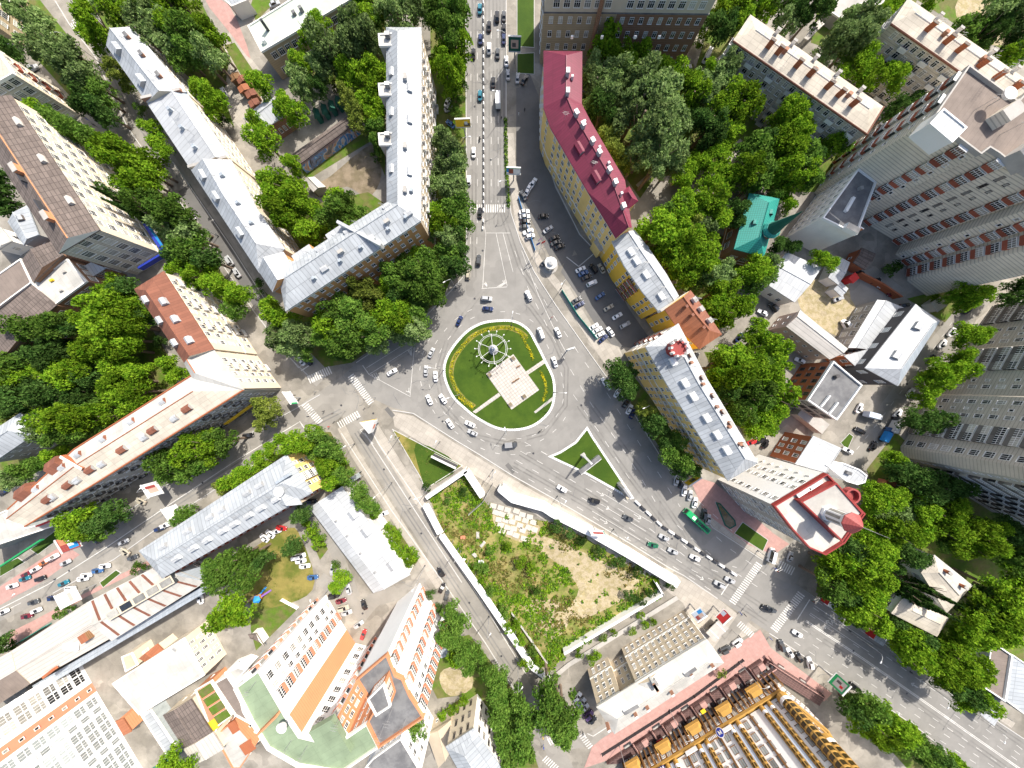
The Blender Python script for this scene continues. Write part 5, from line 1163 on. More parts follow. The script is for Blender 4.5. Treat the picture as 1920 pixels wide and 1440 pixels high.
for q in ('889,-20 889,520', '914,-20 914,420', '928,-20 930,420', '941,-20 942,400 975,500 1040,600', '905,545 870,590 838,640 820,700 830,760 880,815 950,832 1020,812 1060,760 1062,690 1035,630 990,570', '1085,760 1170,880 1260,1000', '1110,760 1200,880 1290,1010', '700,700 800,640', '962,870 1100,948 1300,1075 1440,1170', '975,850 1110,930 1310,1060 1450,1150', '1520,1185 1640,1265 1760,1350 1900,1450', '1540,1150 1660,1225 1780,1305 1930,1405', '640,770 480,850 330,945 180,1045', '668,810 760,955 850,1092 960,1260', '150,20 262,235 330,335'):
    pts = F(q)
    for dx in (-3.4, 3.4):
        o_ = strip(pts, 6.8); n = len(pts); side = o_[:n] if dx < 0 else o_[n:][::-1]; e = strip(side, 2.6); L_, R_ = e[:n], e[n:][::-1]; zt += .00005
        for i in range(n - 1):
            pq = [W(v, 0) + Vector((0, 0, zt)) for v in (L_[i], L_[i + 1], R_[i + 1], R_[i])]; nz = (pq[1] - pq[0]).cross(pq[2] - pq[1]).z
            TK.face(pq if nz > 0 else pq[::-1], MX('asphalt_worn'))
o = TK.build('wheel_tracks'); o['kind'] = 'structure'
# parking bays, patches of newer asphalt, manholes
MH = MB()
rg = random.Random(3)
for q in F('760,700 905,470 890,560 985,560 1090,760 700,775 640,760 830,790 1000,850 1150,930 1260,1010 1350,1060 1480,1130 1600,1220 1700,1300 500,830 380,905 250,1000 130,1070 720,880 790,1000 880,1130 940,1230 1040,1380 920,300 890,200 925,100 1700,720 1650,790 300,290 230,170 405,440 1545,620 680,1150'):
    p = W(q, 0); MH.lathe((p.x, p.y, .066), [(.45, 0), (.42, .004)], MX('steel_dark'), 10)
o = MH.build('manhole_covers'); o['kind'] = 'structure'
for i, q in enumerate(F('1006,330 1003,300 724,775 1130,560 950,880 900,150')):
    sheet('road_patch', strip([(q[0], q[1] - 10), (q[0] + (4 if i < 2 else 14), q[1] + (60 if i < 2 else 6))], 5 if i < 2 else 8), 'asphalt_dark', .0465 + .0011 * i)
# ================================================================ THINGS ON THE GROUND
# ---- round monument
p0 = W((925.6, 657), 0); mon = empty('monument', (p0.x, p0.y, .16)); tag(mon, 'round white ring monument on six spokes standing on the round lawn', 'monument')
c = Vector((p0.x, p0.y, .16)); m = MB()
m.lathe(c, [(2.0, 0), (2.0, .5), (1.3, .6), (1.0, 4.2), (1.5, 4.6), (1.7, 5.0), (.8, 5.3), (.3, 6.4)], MX('steel'), 12); m.build('column', mon)
m = MB(); zr = 4.9; R_ = 5.9
for rr, zz in ((R_, zr), (R_ - .55, zr + .1)):
    n = 40
    m.tube([c + Vector((rr * math.cos(2 * math.pi * i / n), rr * math.sin(2 * math.pi * i / n), zz)) for i in range(n + 1)], .09, .09, MX('steel_light'), 6, cap=False)
m.build('ring', mon)
for k in range(6):
    a = math.pi / 6 + k * math.pi / 3 + .12; d = Vector((math.cos(a), math.sin(a), 0)); m = MB()
    m.tube([c + d * 1.0 + Vector((0, 0, 4.7)), c + d * (R_ + .4) + Vector((0, 0, zr))], .12, .09, MX('steel_light'), 6); m.build('spoke', mon)
    m = MB(); m.tube([c + d * R_, c + d * R_ + Vector((0, 0, zr))], .28, .22, MX('white'), 8); m.build('support', mon)
for k in range(14):
    a = k * 2 * math.pi / 14; d = Vector((math.cos(a), math.sin(a), 0)); m = MB(); e = c + d * (R_ + 1.35) + Vector((0, 0, zr + .2))
    m.tube([c + d * R_ + Vector((0, 0, zr)), e], .07, .06, MX('steel_light'), 5); m.lathe(e - Vector((0, 0, .2)), [(.05, 0), (.26, .12), (.26, .3), (.05, .42)], MX('white'), 8); m.build('knob', mon)
m = MB()
for i in range(7):
    a = i * .9; m.box(c + Vector((.7 * math.cos(a), .7 * math.sin(a), 5.2)), (.35, .35, 1.5), a, MX('steel_light' if i % 2 else 'blue_light'), taper=.3)
m.build('sculpture_group', mon)
for (x, y), lab in zip(((962, 672), (918, 703), (983, 743), (957, 758)), ('stone planter at the north corner of the plaza nearest the ring monument', 'stone planter at the shaded corner of the plaza beside the monument bed', 'stone planter on the plaza edge facing the yellow houses', 'stone planter at the far point of the plaza, away from the monument')):
    p = W((x, y), .2); t = empty('planter', (p.x, p.y, .18)); tag(t, lab, 'planter', 'plaza planters')
    m = MB(); m.box((p.x, p.y, .18), (1.8, 1.8, .5), -.95, MX('concrete')); m.build('tub', t); m = MB(); m.box((p.x, p.y, .68), (1.4, 1.4, .15), -.95, MX('soil')); m.build('plants', t)
for k, (x, y) in enumerate(((964, 715), (970, 711), (972, 687))):
    p = W((x, y), .2); t = empty('bench', (p.x, p.y, .18)); tag(t, ('dark bench in the middle of the pale plaza, the lower one', 'dark bench in the middle of the pale plaza, the upper one', 'dark bench near the upper edge of the pale plaza')[k], 'bench', 'plaza benches')
    m = MB(); m.box((p.x, p.y, .6), (1.9, .5, .07), .5, MX('wood')); m.build('seat', t)
    for s in (-.7, .7): m = MB(); m.box((p.x + s * math.cos(.5), p.y + s * math.sin(.5), .18), (.12, .45, .42), .5, MX('steel_dark')); m.build('leg', t)
def boxthing(name, label, cat, px, size, ang, parts, group=None):
    """parts: (name, offset(x,y,z), size, mat, mtop)"""
    p = W(px, 0); t = empty(name, (p.x, p.y, 0)); tag(t, label, cat, group); a = math.radians(ang); R = Matrix.Rotation(a, 3, 'Z')
    for nm, of, sz, mt, mtop in parts:
        q = Vector((p.x, p.y, 0)) + R @ Vector(of); m = MB(); m.box(q, sz, a, MX(mt), MX(mtop) if mtop else None); m.build(nm, t)
    return t
# board on the triangle lawn, long wall, stele
boxthing('memorial_board', 'long grey roofed memorial board with an orange base on the triangular lawn', 'memorial', (1103, 868), 0, 38, [('wall', (0, 0, 0), (10.5, .9, 3.0), 'steel', None), ('roof', (0, .3, 3.0), (10.8, 1.9, .25), 'steel', 'tar_roof'), ('base', (0, -1.1, 0), (10.8, 1.0, .5), 'orange_panel', 'orange_panel'), ('step', (0, -1.9, 0), (10.8, .5, .25), 'white', 'white')])
boxthing('display_wall', 'long black and white display wall on the dry triangular lawn', 'display wall', (836, 862), 0, -26, [('panel', (0, 0, .2), (11, .5, 3.4), 'steel_dark', None), ('frame', (0, 0, 3.6), (11.3, .8, .3), 'white', 'steel_light'), ('base', (0, 0, 0), (11.2, .9, .2), 'concrete', None)])
p = W((1093, 853), 0); t = empty('stele', (p.x, p.y, 0)); tag(t, 'tall slim white stele beside the roofed memorial board', 'stele'); m = MB(); m.box((p.x, p.y, 0), (1.1, .8, 12), .6, MX('white'), taper=.6); m.build('shaft', t); m = MB(); m.box((p.x, p.y, 0), (2, 1.6, .4), .6, MX('concrete')); m.build('base', t)
p = W((1176, 932), 0); t = empty('wedge_sign', (p.x, p.y, 0)); tag(t, 'grey wedge-shaped town sign at the tip of the triangular lawn', 'sign'); m = MB(); m.box((p.x - 2, p.y + 3.6, 0), (7, 1.4, 4.6), -.95, MX('steel'), taper=.7); m.build('slab', t); m = MB(); m.box((p.x - 1.5, p.y + 2.8, 0), (7.5, 2.2, .5), -.95, MX('tan_wall')); m.build('base', t)
# rotunda kiosk with flags
p = W((1031, 499), 0); t = empty('round_kiosk', (p.x, p.y, 0)); tag(t, 'small round white rotunda stand between car park and avenue', 'kiosk'); m = MB(); m.lathe((p.x, p.y, 0), [(2.2, 0), (2.2, 2.6), (2.6, 2.7), (2.6, 3.0), (1.3, 3.2), (1.3, 4.0), (.3, 4.6)], MX('white_wall'), 12); m.build('drum', t)
for k in range(6): m = MB(); a = k * math.pi / 3; m.box((p.x + 2.25 * math.cos(a), p.y + 2.25 * math.sin(a), .4), (.1, 1.3, 1.8), a, MX('glass')); m.build('window', t)
m = MB(); m.lathe((p.x, p.y, 0), [(3.4, 0), (3.4, .2)], MX('concrete'), 16); m.build('base', t)
for k, (x, y, cm) in enumerate(((1006, 470, 'white'), (1011, 475, 'red_paint'), (1002, 478, 'blue'))):
    p = W((x, y), 0); t = empty('flagpole', (p.x, p.y, 0)); tag(t, ('flagpole with a white flag by the rotunda stand', 'flagpole with a red flag by the rotunda stand', 'flagpole with a blue flag by the rotunda stand')[k], 'flagpole'); m = MB(); m.tube([(p.x, p.y, 0), (p.x, p.y, 9)], .09, .05, MX('steel_light'), 6); m.build('pole', t)
    m = MB(); m.face([(p.x, p.y, 7.2), (p.x + 1.6, p.y + .9, 7.0), (p.x + 1.7, p.y + 1, 8.3), (p.x, p.y, 8.6)], MX(cm)); m.face([(p.x, p.y, 8.6), (p.x + 1.7, p.y + 1, 8.3), (p.x + 1.6, p.y + .9, 7.0), (p.x, p.y, 7.2)], MX(cm)); m.build('flag', t)
# ---- covered walkways round the pit, walls
def gallery(label, pts, w, h=3.0, mat='white', name='covered_walkway', step=5.0, cat='walkway', wall=True):
    pts = [Vector(p) for p in pts]; p = W(pts[0], h); t = empty(name, (p.x, p.y, 0)); tag(t, label, cat)
    out = [tuple(W(q, h)[:2]) for q in strip(pts, w)]
    if area(out) < 0: out = out[::-1]
    m = MB()
    for i in range(len(out)):
        a, b = out[i], out[(i + 1) % len(out)]; m.face([(*a, h), (*b, h), (*b, h + .18), (*a, h + .18)], MX(mat))
    fan_ang(m, out, MX(mat), h + .18); fan_ang(m, out, MX(mat), h, flip=True); m.build('roof', t)
    m = MB(); o = len(out) // 2; L_, R_ = [tuple(W(q, h)[:2]) for q in strip(pts, w)][:o], [tuple(W(q, h)[:2]) for q in strip(pts, w)][o:][::-1]
    if wall:
        for a, b in zip(R_, R_[1:]):
            a, b = Vector(a), Vector(b); d = (b - a).normalized(); mid = (a + b) / 2; m.box((mid.x, mid.y, 0), ((b - a).length, .15, h - .02), math.atan2(d.y, d.x), MX('white_wall'))
        m.build('wall', t)
    for a, b in zip(L_, L_[1:]):
        a, b = Vector(a), Vector(b); n = max(1, int((b - a).length / step))
        for i in range(n): q = a.lerp(b, i / n); m = MB(); m.box((q.x, q.y, 0), (.14, .14, h - .02), 0, MX('steel')); m.build('post', t)
    return t
gallery('long white roofed walkway along the street side of the pit', F('1030,1274 997,1249 962,1196 900,1105 828,1003'), 12)
gallery('long white roofed walkway along the avenue side of the pit', F('938,916 962,936 1020,952 1038,964 1110,1000 1180,1040 1272,1096'), 14)
gallery('short white canopy of five bays at the pit corner', F('826,1000 798,946'), 13)
gallery('white fence canopy along the short upper edge of the pit', F('799,934 875,882'), 7, 3.2)
gallery('white fence canopy between the pit corner and the avenue', F('872,884 904,932'), 9, 3.2)
gallery('low white wall along the lower edge of the pit', F('1058,1226 1244,1114'), 4, 2.2, name='site_wall', cat='wall')
gallery('low white wall at the pit end near the avenue', F('1244,1116 1230,1092'), 3, 2.2, name='site_wall', cat='wall')
gallery('grey plank walkway parallel to the lower pit wall', F('1040,1268 1066,1246 1270,1120'), 8, .25, 'concrete', 'plank_walkway', wall=False)
gallery('thin concrete strip wall inside the pit near the street', F('1026,1244 960,1150'), 2.5, 1.2, 'concrete', 'site_wall', cat='wall')
rg = random.Random(11); k = 0
names = []
for r in range(5):
    for cc in range(6):
        x = 925 + cc * 14 + r * 4 + rg.uniform(-2, 2); y = 948 + cc * 5 + r * 12 - cc * 1.2 + rg.uniform(-2, 2)
        if x > 1012 or (r > 2 and cc > 3): continue
        p = W((x, y), 0); m = MB(); m.box((p.x, p.y, .05), (2.7, 2.0, .25), -.3 + rg.uniform(-.12, .12), MX('concrete_slab')); o = m.build('concrete_slab', None, (p.x, p.y, .05)); k += 1
        tag(o, 'flat pale concrete slab lying in the slab field at the upper end of the pit', 'slab', 'concrete slabs in the pit')
for k, (x, y, w) in enumerate(((868, 1007, 'orange_panel'), (868, 1050, 'white'), (896, 1003, 'concrete'), (890, 1040, 'concrete'), (902, 1052, 'white'), (905, 1020, 'concrete'))):
    p = W((x, y), 0); m = MB(); m.box((p.x, p.y, .04), (2.2 + .3 * (k % 3), 1.3, .5), k * .8, MX(w), taper=.85); o = m.build('rubble_block', None, (p.x, p.y, 0)); tag(o, ('orange painted crate slab in the weeds of the pit', 'white block in the weeds below the orange crate slab', 'pale grey block nearest the slab field in the pit', 'grey block among weeds, between two white ones', 'white block lying closest to the pit bushes', 'grey block alone in the middle of the weedy strip')[k], 'block')
def fence(label, pts, h, mat, name='fence', cat='fence', thick=.12, post=None):
    p = W(pts[0], 0); t = empty(name, (p.x, p.y, 0)); tag(t, label, cat); m = MB(); q = [W(a, 0) for a in pts]
    for a, b in zip(q, q[1:]):
        d = (b - a).normalized(); mid = (a + b) / 2; m.box((mid.x, mid.y, 0), ((b - a).length, thick, h), math.atan2(d.y, d.x), MX(mat))
        n = max(1, int((b - a).length / 4))
        for i in range(n + 1): c = a.lerp(b, i / n); mm = MB(); mm.box((c.x, c.y, 0), (.22, .22, h + .1), 0, MX(post or mat)); mm.build('post', t)
    m.build('panel', t); return t
fence('rust red brick wall across the yard behind the white canopies', F('1600,516 1640,536 1675,560'), 2.6, 'red_brick', 'brick_wall', 'wall', .6)
fence('teal metal fence between the car park and the avenue pavement', F('1053,546 1082,592 1118,636'), 1.6, 'teal_roof')
fence('blue and white fence along the first car park', F('972,372 985,415 1003,470'), 1.1, 'blue_light')
fence('pale concrete fence along the kindergarten yard', F('880,962 905,940 925,905'), 1.8, 'concrete')
fence('green fence at the lower edge by the glazed pavilion', F('285,1440 345,1405'), 2.0, 'teal_roof')
fence('green boarded fence along the market roof', F('22,1214 97,1168'), 2.4, 'teal_roof')
fence('thin white fence round the mown lawn by the towers', F('530,1122 560,1138'), 1.2, 'white')
fence('dark railing along the hotel pavement', F('1128,1412 1300,1303 1392,1235'), 1.0, 'steel_dark', 'railing', 'railing', .06)
# ---- median barriers
def barrier(label, pts, name='median_barrier', seg=2.2, cols=('white', 'steel_dark'), h=.8, w=.5):
    p = W(pts[0], 0); t = empty(name, (p.x, p.y, 0)); tag(t, label, 'barrier'); q = [W(a, 0) for a in pts]; k = 0
    ms = {c: MB() for c in cols}
    for a, b in zip(q, q[1:]):
        L_ = (b - a).length; n = int(L_ / seg); d = (b - a).normalized()
        for i in range(n):
            c = a.lerp(b, (i + .5) / n); ms[cols[k % len(cols)]].box((c.x, c.y, .05), (L_ / n * .96, w, h), math.atan2(d.y, d.x), MX(cols[k % len(cols)]), taper=.8); k += 1
    for c_, m in ms.items(): m.build('block_row', t)
barrier('black and white kerb barrier along the middle of the upper avenue', F('906.5,-10 907,200 907,398'), seg=1.6); barrier('short end of the kerb barrier below the zebra crossing', F('907,412 905,432'), seg=1.4)
barrier('row of white and dark concrete blocks parting the lower avenue', F('1190,938 1240,985 1300,1025 1380,1078'), seg=3.0, w=.9)
# ---- street lamps
def lamp_parts(h=10.0, arm=2.4, double=False):
    A = MB(); A.tube([(0, 0, 0), (0, 0, h * .5), (0, 0, h)], .14, .08, MX('steel'), 8); A.lathe((0, 0, 0), [(.24, 0), (.24, .7), (.15, .8)], MX('steel_dark'), 8)
    B = MB(); B.tube([(0, 0, h - .3), (arm * .4, 0, h + .3), (arm, 0, h + .45)], .06, .05, MX('steel_light'), 6)
    Cc = MB(); Cc.box((arm + .35, 0, h + .38), (1.0, .36, .18), 0, MX('white'), taper=.8)
    return [('pole', A.data('pole')), ('arm', B.data('arm')), ('lamp_head', Cc.data('lamp_head'))]
LP = lamp_parts()
lamps = [((855, 541), 210, 'at the grove corner by the avenue mouth'), ((862, 740), 200, 'on the round lawn beside the lower flower bed'), ((950, 807), 100, 'at the bottom kerb of the round lawn'), ((832, 694), 170, 'at the kerb of the round lawn facing the triangle marking'), ((1039, 735), 0, 'at the kerb of the round lawn facing the yellow houses'), ((959, 610), 80, 'at the top kerb of the round lawn'),
  ((749, 820), 60, 'on the corner of the dry triangular lawn'), ((825, 828), 60, 'on the avenue edge of the dry triangular lawn'), ((807, 911), 200, 'at the upper corner of the pit'), ((925, 880), 60, 'beside the slab field of the pit'), ((1052, 541), 230, 'at the end of the teal fence'), ((1195, 757), 200, 'under the bushes before the big yellow house'), ((1045, 930), 60, 'by the roofed walkway across from the stele'),
  ((1150, 992), 60, 'behind the pink billboard on the walkway'), ((1420, 1032), 200, 'near the zebra crossing by the tall white house'), ((1592, 1182), 240, 'beside the first red kiosk of the avenue'), ((1706, 1259), 240, 'where the avenue trees begin to thin'), ((1802, 1318), 240, 'beside the last avenue tree'), ((940, 222), 180, 'beside the white lorry on the upper avenue'), ((948, 120), 180, 'on the upper avenue by the parked dark cars'),
  ((951, 372), 200, 'by the zebra crossing of the upper avenue'), ((876, 300), 0, 'in the grove facing the upper avenue'), ((876, 140), 0, 'in the topmost grove of the upper avenue'), ((917, 1155), 60, 'on the walkway halfway down the pit street'), ((860, 1026), 60, 'on the walkway near the canopy of five bays'), ((971, 1246), 60, 'where the pit walkway bends at its foot'), ((797, 1060), 240, 'on the pavement by the long low white hall'),
  ((410, 443), 20, 'on the dark street between the two grey roofs'), ((665, 832), 30, 'on the pink corner pavement by the green hedge'), ((735, 905), 220, 'on the pavement in front of the tan house'), ((1665, 905), 60, 'at the foot of the long grey slab'), ((320, 905), 40, 'behind the white and red billboard'), ((105, 1085), 40, 'among the cars parked on the pink pavement'), ((250, 960), 40, 'beside the cream coloured parked car'),
  ((620, 1100), 100, 'in the drive between tower and low white hall'), ((1610, 1290), 60, 'behind the green billboard'), ((1255, 1330), 30, 'on the hotel terrace beside the stairs'), ((1160, 1395), 30, 'at the lower end of the hotel terrace'), ((1385, 1240), 30, 'at the upper end of the hotel terrace'), ((190, 120), 200, 'on the street side at the uppermost zebra')]
for (px, a, lab) in lamps:
    p = W(px, 0); t = empty('street_lamp', (p.x, p.y, 0), math.radians(a)); tag(t, 'grey street lamp ' + lab, 'street lamp', 'street lamps')
    for nm, me in LP: o = bpy.data.objects.new(nm, me); C.objects.link(o); o.parent = t
# ---- traffic lights
def tl():
    A = MB(); A.tube([(0, 0, 0), (0, 0, 5.2)], .09, .07, MX('steel'), 7); A.tube([(0, 0, 5), (2.2, 0, 5.3)], .06, .05, MX('steel'), 6)
    B = MB(); B.box((2.2, 0, 4.5), (.35, .3, 1.1), 0, MX('steel_dark')); D = MB()
    for i, c_ in enumerate(('green_paint', 'gold', 'red_paint')): D.box((2.2, -.17, 4.58 + i * .34), (.2, .04, .2), 0, MX(c_))
    return [('pole', A.data('pole')), ('signal_box', B.data('signal_box')), ('lens', D.data('lens'))]
TL = tl()
for px, a, lab in (((648, 770), 200, 'by the zebra at the mouth of the pit street'), ((562, 745), 30, 'by the bus stop sign on the lower left crossing'), ((590, 770), 300, 'between the two left zebras'), ((705, 745), 200, 'where the long zebra ends'), ((924, 893), 120, 'at the pit corner by the avenue'), ((1444, 1052), 200, 'at the zebra below the tall white house'), ((1400, 1132), 60, 'at the lower avenue zebra'), ((1508, 1106), 200, 'at the avenue zebra under the trees'), ((872, 378), 0, 'at the upper avenue zebra, grove side'), ((953, 405), 180, 'at the upper avenue zebra, car park side'), ((1372, 1180), 120, 'beside the red billboard')):
    p = W(px, 0); t = empty('traffic_light', (p.x, p.y, 0), math.radians(a)); tag(t, 'grey traffic light ' + lab, 'traffic light', 'traffic lights')
    for nm, me in TL: o = bpy.data.objects.new(nm, me); C.objects.link(o); o.parent = t
# ---- billboards: px of the panel centre, horizontal axis in the picture, width, height, art
def billboard(px, hx, w, h, z, art, label, back='steel', one=True):
    zc = z + h / 2; p = W(px, zc); d = Vector((hx[0], -hx[1], 0)).normalized(); n = Vector((-d.y, d.x, 0)); n = n if n.dot(Vector((-p.x, -p.y, 0))) > 0 else -n
    if n.cross(Vector((0, 0, 1))).dot(d) > 0: d = -d      # so that the art reads from the front
    t = empty('billboard', (p.x, p.y, 0)); tag(t, label, 'billboard', 'billboards')
    a = math.atan2(d.y, d.x); m = MB(); m.box((p.x, p.y, z), (w, .4, h), a, MX(back)); m.build('panel', t)
    m = MB(); m.tube([(p.x - n.x * .3, p.y - n.y * .3, 0), (p.x - n.x * .3, p.y - n.y * .3, z + h * .6)], .28, .22, MX('steel'), 8); m.build('pole', t)
    for k, (u0, u1, v0, v1, mt) in enumerate(art):
        m = MB(); y = .21 + .004 * (k + 1)
        pts = [Vector((p.x, p.y, z)) + d * (w * (u - .5)) + n * y + Vector((0, 0, h * v)) for u, v in ((u0, v0), (u1, v0), (u1, v1), (u0, v1))]
        nr = (pts[1] - pts[0]).cross(pts[2] - pts[1]); m.face(pts if nr.dot(n) > 0 else pts[::-1], MX(mt)); m.build('poster' if k == 0 else 'poster_patch', t)
    m = MB(); m.box((p.x, p.y, z + h), (w + .2, .55, .16), a, MX('steel_light')); m.box((p.x, p.y, z - .2), (w + .2, .8, .2), a, MX('steel_light')); m.build('frame', t)
FULL = lambda c: (0.02, .98, .02, .98, c)
billboard((868, 230), (25, -1), 6, 3, 5, [FULL('yellow_paint'), (.55, .95, .1, .5, 'steel_dark'), (.6, .8, .3, .7, 'pale_blue')], 'yellow billboard beside the upper avenue grove')
billboard((965, 82), (22, 1), 5, 4.4, 4, [FULL('green_dark'), (.2, .8, .2, .8, 'pink_wall'), (.3, .6, .3, .6, 'dark_wall')], 'green rimmed billboard with a dark poster above the avenue parking')
billboard((963, 320), (24, 1), 5.6, 3, 4, [FULL('white'), (.0, .25, .3, 1, 'blue_light'), (.15, .48, .1, .85, 'red_panel'), (0, 1, .88, 1, 'green_paint')], 'white billboard with green rim by the avenue hedge')
billboard((285, 918), (50, 77), 6, 4, 5, [FULL('white'), (.25, .6, .15, .8, 'pink_wall'), (.6, .8, .2, .9, 'red_tile'), (.05, .2, .1, .9, 'pale_blue')], 'white and red billboard by the roadside tree')
billboard((323, 962), (55, 75), 6, 4, 5, [FULL('white')], 'blank white billboard before the tan house')
billboard((128, 1019), (45, 75), 6, 4.4, 5, [FULL('red_tile'), (.1, .5, .1, .6, 'blue_light'), (.5, .95, .5, .95, 'orange_panel'), (.3, .7, .3, .6, 'white')], 'red, orange and blue billboard over the pink pavement')
billboard((544, 746), (55, 80), 6, 3, 4, [FULL('white'), (0, .12, 0, 1, 'green_paint'), (.4, .7, .3, .7, 'pale_blue')], 'white billboard with green edge at the lower left crossing')
billboard((1299, 901), (90, -60), 6, 3, 5, [FULL('yellow_paint'), (.3, .7, .2, .8, 'lawn_dry'), (.35, .55, .3, .7, 'steel_dark')], 'yellow billboard above the cars beside the white house')
billboard((1120, 1000), (115, 5), 6, 3, 4, [FULL('white'), (.1, .8, .3, .8, 'red_tile'), (.0, .06, 0, 1, 'teal_roof')], 'pale pink billboard over the walkway roof')
billboard((1311, 1153), (150, -105), 4.6, 3.4, 4, [FULL('pale_blue'), (.1, .5, .1, .5, 'blue_light'), (.5, .9, .5, .95, 'red_tile'), (.2, .6, .5, .9, 'pink_wall')], 'blue and red billboard at the end of the tan house')
billboard((1357, 1157), (150, -140), 4.6, 3.4, 4, [FULL('red_paint'), (.1, .5, .05, .5, 'pale_blue')], 'red billboard on the corner pavement')
billboard((1574, 1283), (65, -70), 5, 4.4, 5, [FULL('green_paint'), (.15, .85, .2, .9, 'concrete'), (.3, .5, .3, .6, 'dark_wall'), (.5, .7, .6, .8, 'red_paint')], 'green rimmed billboard next to the hotel')
billboard((841, 1152), (100, -35), 5.6, 3, 6, [FULL('white')], 'blank white billboard beside the big tree at the towers')
billboard((127, 1121), (45, 85), 6, 4.4, 5, [FULL('white'), (.2, .8, .3, .5, 'concrete')], 'white billboard beside the market hall')
billboard((1070, 654), (60, -20), 3, 2, 5, [FULL('white')], 'small white billboard on the tall mast by the roundabout')
p = W((709, 792), 0); t = empty('advertising_pillar', (p.x, p.y, 0)); tag(t, 'three-sided advertising pillar with yellow and red posters on the corner island', 'advertising pillar')
m = MB(); m.tube([(p.x, p.y, 0), (p.x, p.y, 5)], .4, .4, MX('steel'), 8); m.build('pole', t); m = MB(); m.lathe((p.x, p.y, 5), [(3.4, 0), (3.4, 3.2)], MX('steel_light'), 3, .7); m.build('box', t)
for k, mt in enumerate(('yellow_paint', 'red_tile', 'white')):
    a = .7 + math.pi / 3 + k * 2 * math.pi / 3; m = MB(); m.box((p.x + 1.78 * math.cos(a), p.y + 1.78 * math.sin(a), 5.2), (.1, 5.2, 2.8), a, MX(mt)); m.box((p.x + 1.82 * math.cos(a), p.y + 1.82 * math.sin(a), 5.8), (.1, 1.8, 1.2), a + .0, MX(('dark_wall', 'white', 'orange_panel')[k])); m.build('poster', t)
# ---- kiosks, shelters, playground
def kiosk(label, px, ang, wall, roof, size=(4, 2.6, 2.8)):
    boxthing('kiosk', label, 'kiosk', px, 0, ang, [('booth', (0, 0, 0), size, wall, None), ('roof', (0, 0, size[2]), (size[0] + .6, size[1] + .6, .22), roof, roof), ('counter', (0, -size[1] / 2 - .2, 1), (size[0] * .7, .4, .12), 'white', None), ('window', (0, -size[1] / 2 - .03, 1.2), (size[0] * .7, .06, 1.1), 'glass', None)])
kiosk('red kiosk with a grey roof among the avenue trees', (1632, 1187), -33, 'red_paint', 'metal_roof'); kiosk('red and white kiosk near the avenue zebra', (1548, 1125), -33, 'red_paint', 'white'); kiosk('red stall beside the white shed in the yard', (1585, 526), 40, 'red_paint', 'red_paint', (3, 2.4, 2.6))
kiosk('orange stall at the end of the side street', (1652, 905), -20, 'orange_panel', 'rust_bright', (3.6, 3, 2.6)); kiosk('grey kiosk beside the small bench near the tower drive', (835, 1212), 20, 'grey_wall', 'metal_roof', (3, 2.6, 2.6)); kiosk('small white guard box in the yard beside the brick wall', (1740, 574), 35, 'cream_wall', 'slab_roof', (4.6, 4, 2.8))
boxthing('delivery_canopy', 'silver bus shelter at the corner by the tan house', 'shelter', (1335, 1170), 0, 45, [('roof', (0, 0, 2.7), (8, 5.4, .2), 'concrete', 'concrete'), ('bar', (-2, 0, 2.9), (.3, 5.4, .1), 'white', None), ('bar', (2, 0, 2.9), (.3, 5.4, .1), 'white', None)] + [('post', (x, y, 0), (.15, .15, 2.7), 'steel', None) for x in (-3.8, 3.8) for y in (-2.5, 2.5)])
boxthing('bus_shelter', 'white bus shelter on the avenue pavement above the pit', 'shelter', (945, 915), 0, -25, [('roof', (0, 0, 2.6), (5, 2, .16), 'white', 'white'), ('back_wall', (0, .9, 0), (5, .1, 2.6), 'glass_pale', None), ('bench', (0, .4, .4), (4, .5, .1), 'wood', None)] + [('post', (x, -.8, 0), (.12, .12, 2.6), 'steel', None) for x in (-2.3, 2.3)])
boxthing('bus_shelter', 'glass bus shelter under the pavement hedge of the pit street', 'shelter', (667, 895), 0, 33, [('roof', (0, 0, 2.6), (8, 2, .16), 'glass_pale', 'glass_pale'), ('back_wall', (0, .9, 0), (8, .1, 2.6), 'glass_pale', None)] + [('post', (x, -.8, 0), (.12, .12, 2.6), 'steel', None) for x in (-3.8, 0, 3.8)])
M('car_purple', (.2, .1, .35), var=.03); p = W((498, 1112), 0); t = empty('playground_slide', (p.x, p.y, 0)); tag(t, 'playground slide set in blue and purple on the dry grass', 'playground set')
for nm, of, sz, an, mt, z0, z1 in (('slide', (1.2, .7), (3.0, .7), .5, 'car_purple', .2, 1.8), ('slide', (-.4, 1.6), (2.8, .7), 1.0, 'blue_light', .2, 1.8)):
    m = MB(); R = Matrix.Rotation(an, 3, 'Z'); q = [Vector((p.x + of[0], p.y + of[1], 0)) + R @ Vector(v) for v in ((-sz[0] / 2, -sz[1] / 2, z1), (sz[0] / 2, -sz[1] / 2, z0), (sz[0] / 2, sz[1] / 2, z0), (-sz[0] / 2, sz[1] / 2, z1))]; m.face(q, MX(mt)); m.face([v - Vector((0, 0, .08)) for v in q[::-1]], MX(mt)); m.build(nm, t)
m = MB(); m.lathe((p.x - 1.4, p.y - .8, 2.4), [(1.7, 0), (.1, 1.4)], MX('blue_light'), 6); m.build('roof', t); m = MB(); m.box((p.x - 1.2, p.y - .2, 1.6), (2, 2, .15), .4, MX('gold')); m.build('platform', t)
for x, y in ((-2, -1.3), (-.6, -1.3), (-2, .3), (-.6, .3)): m = MB(); m.box((p.x + x, p.y + y, 0), (.14, .14, 2.5), 0, MX('red_paint')); m.build('post', t)
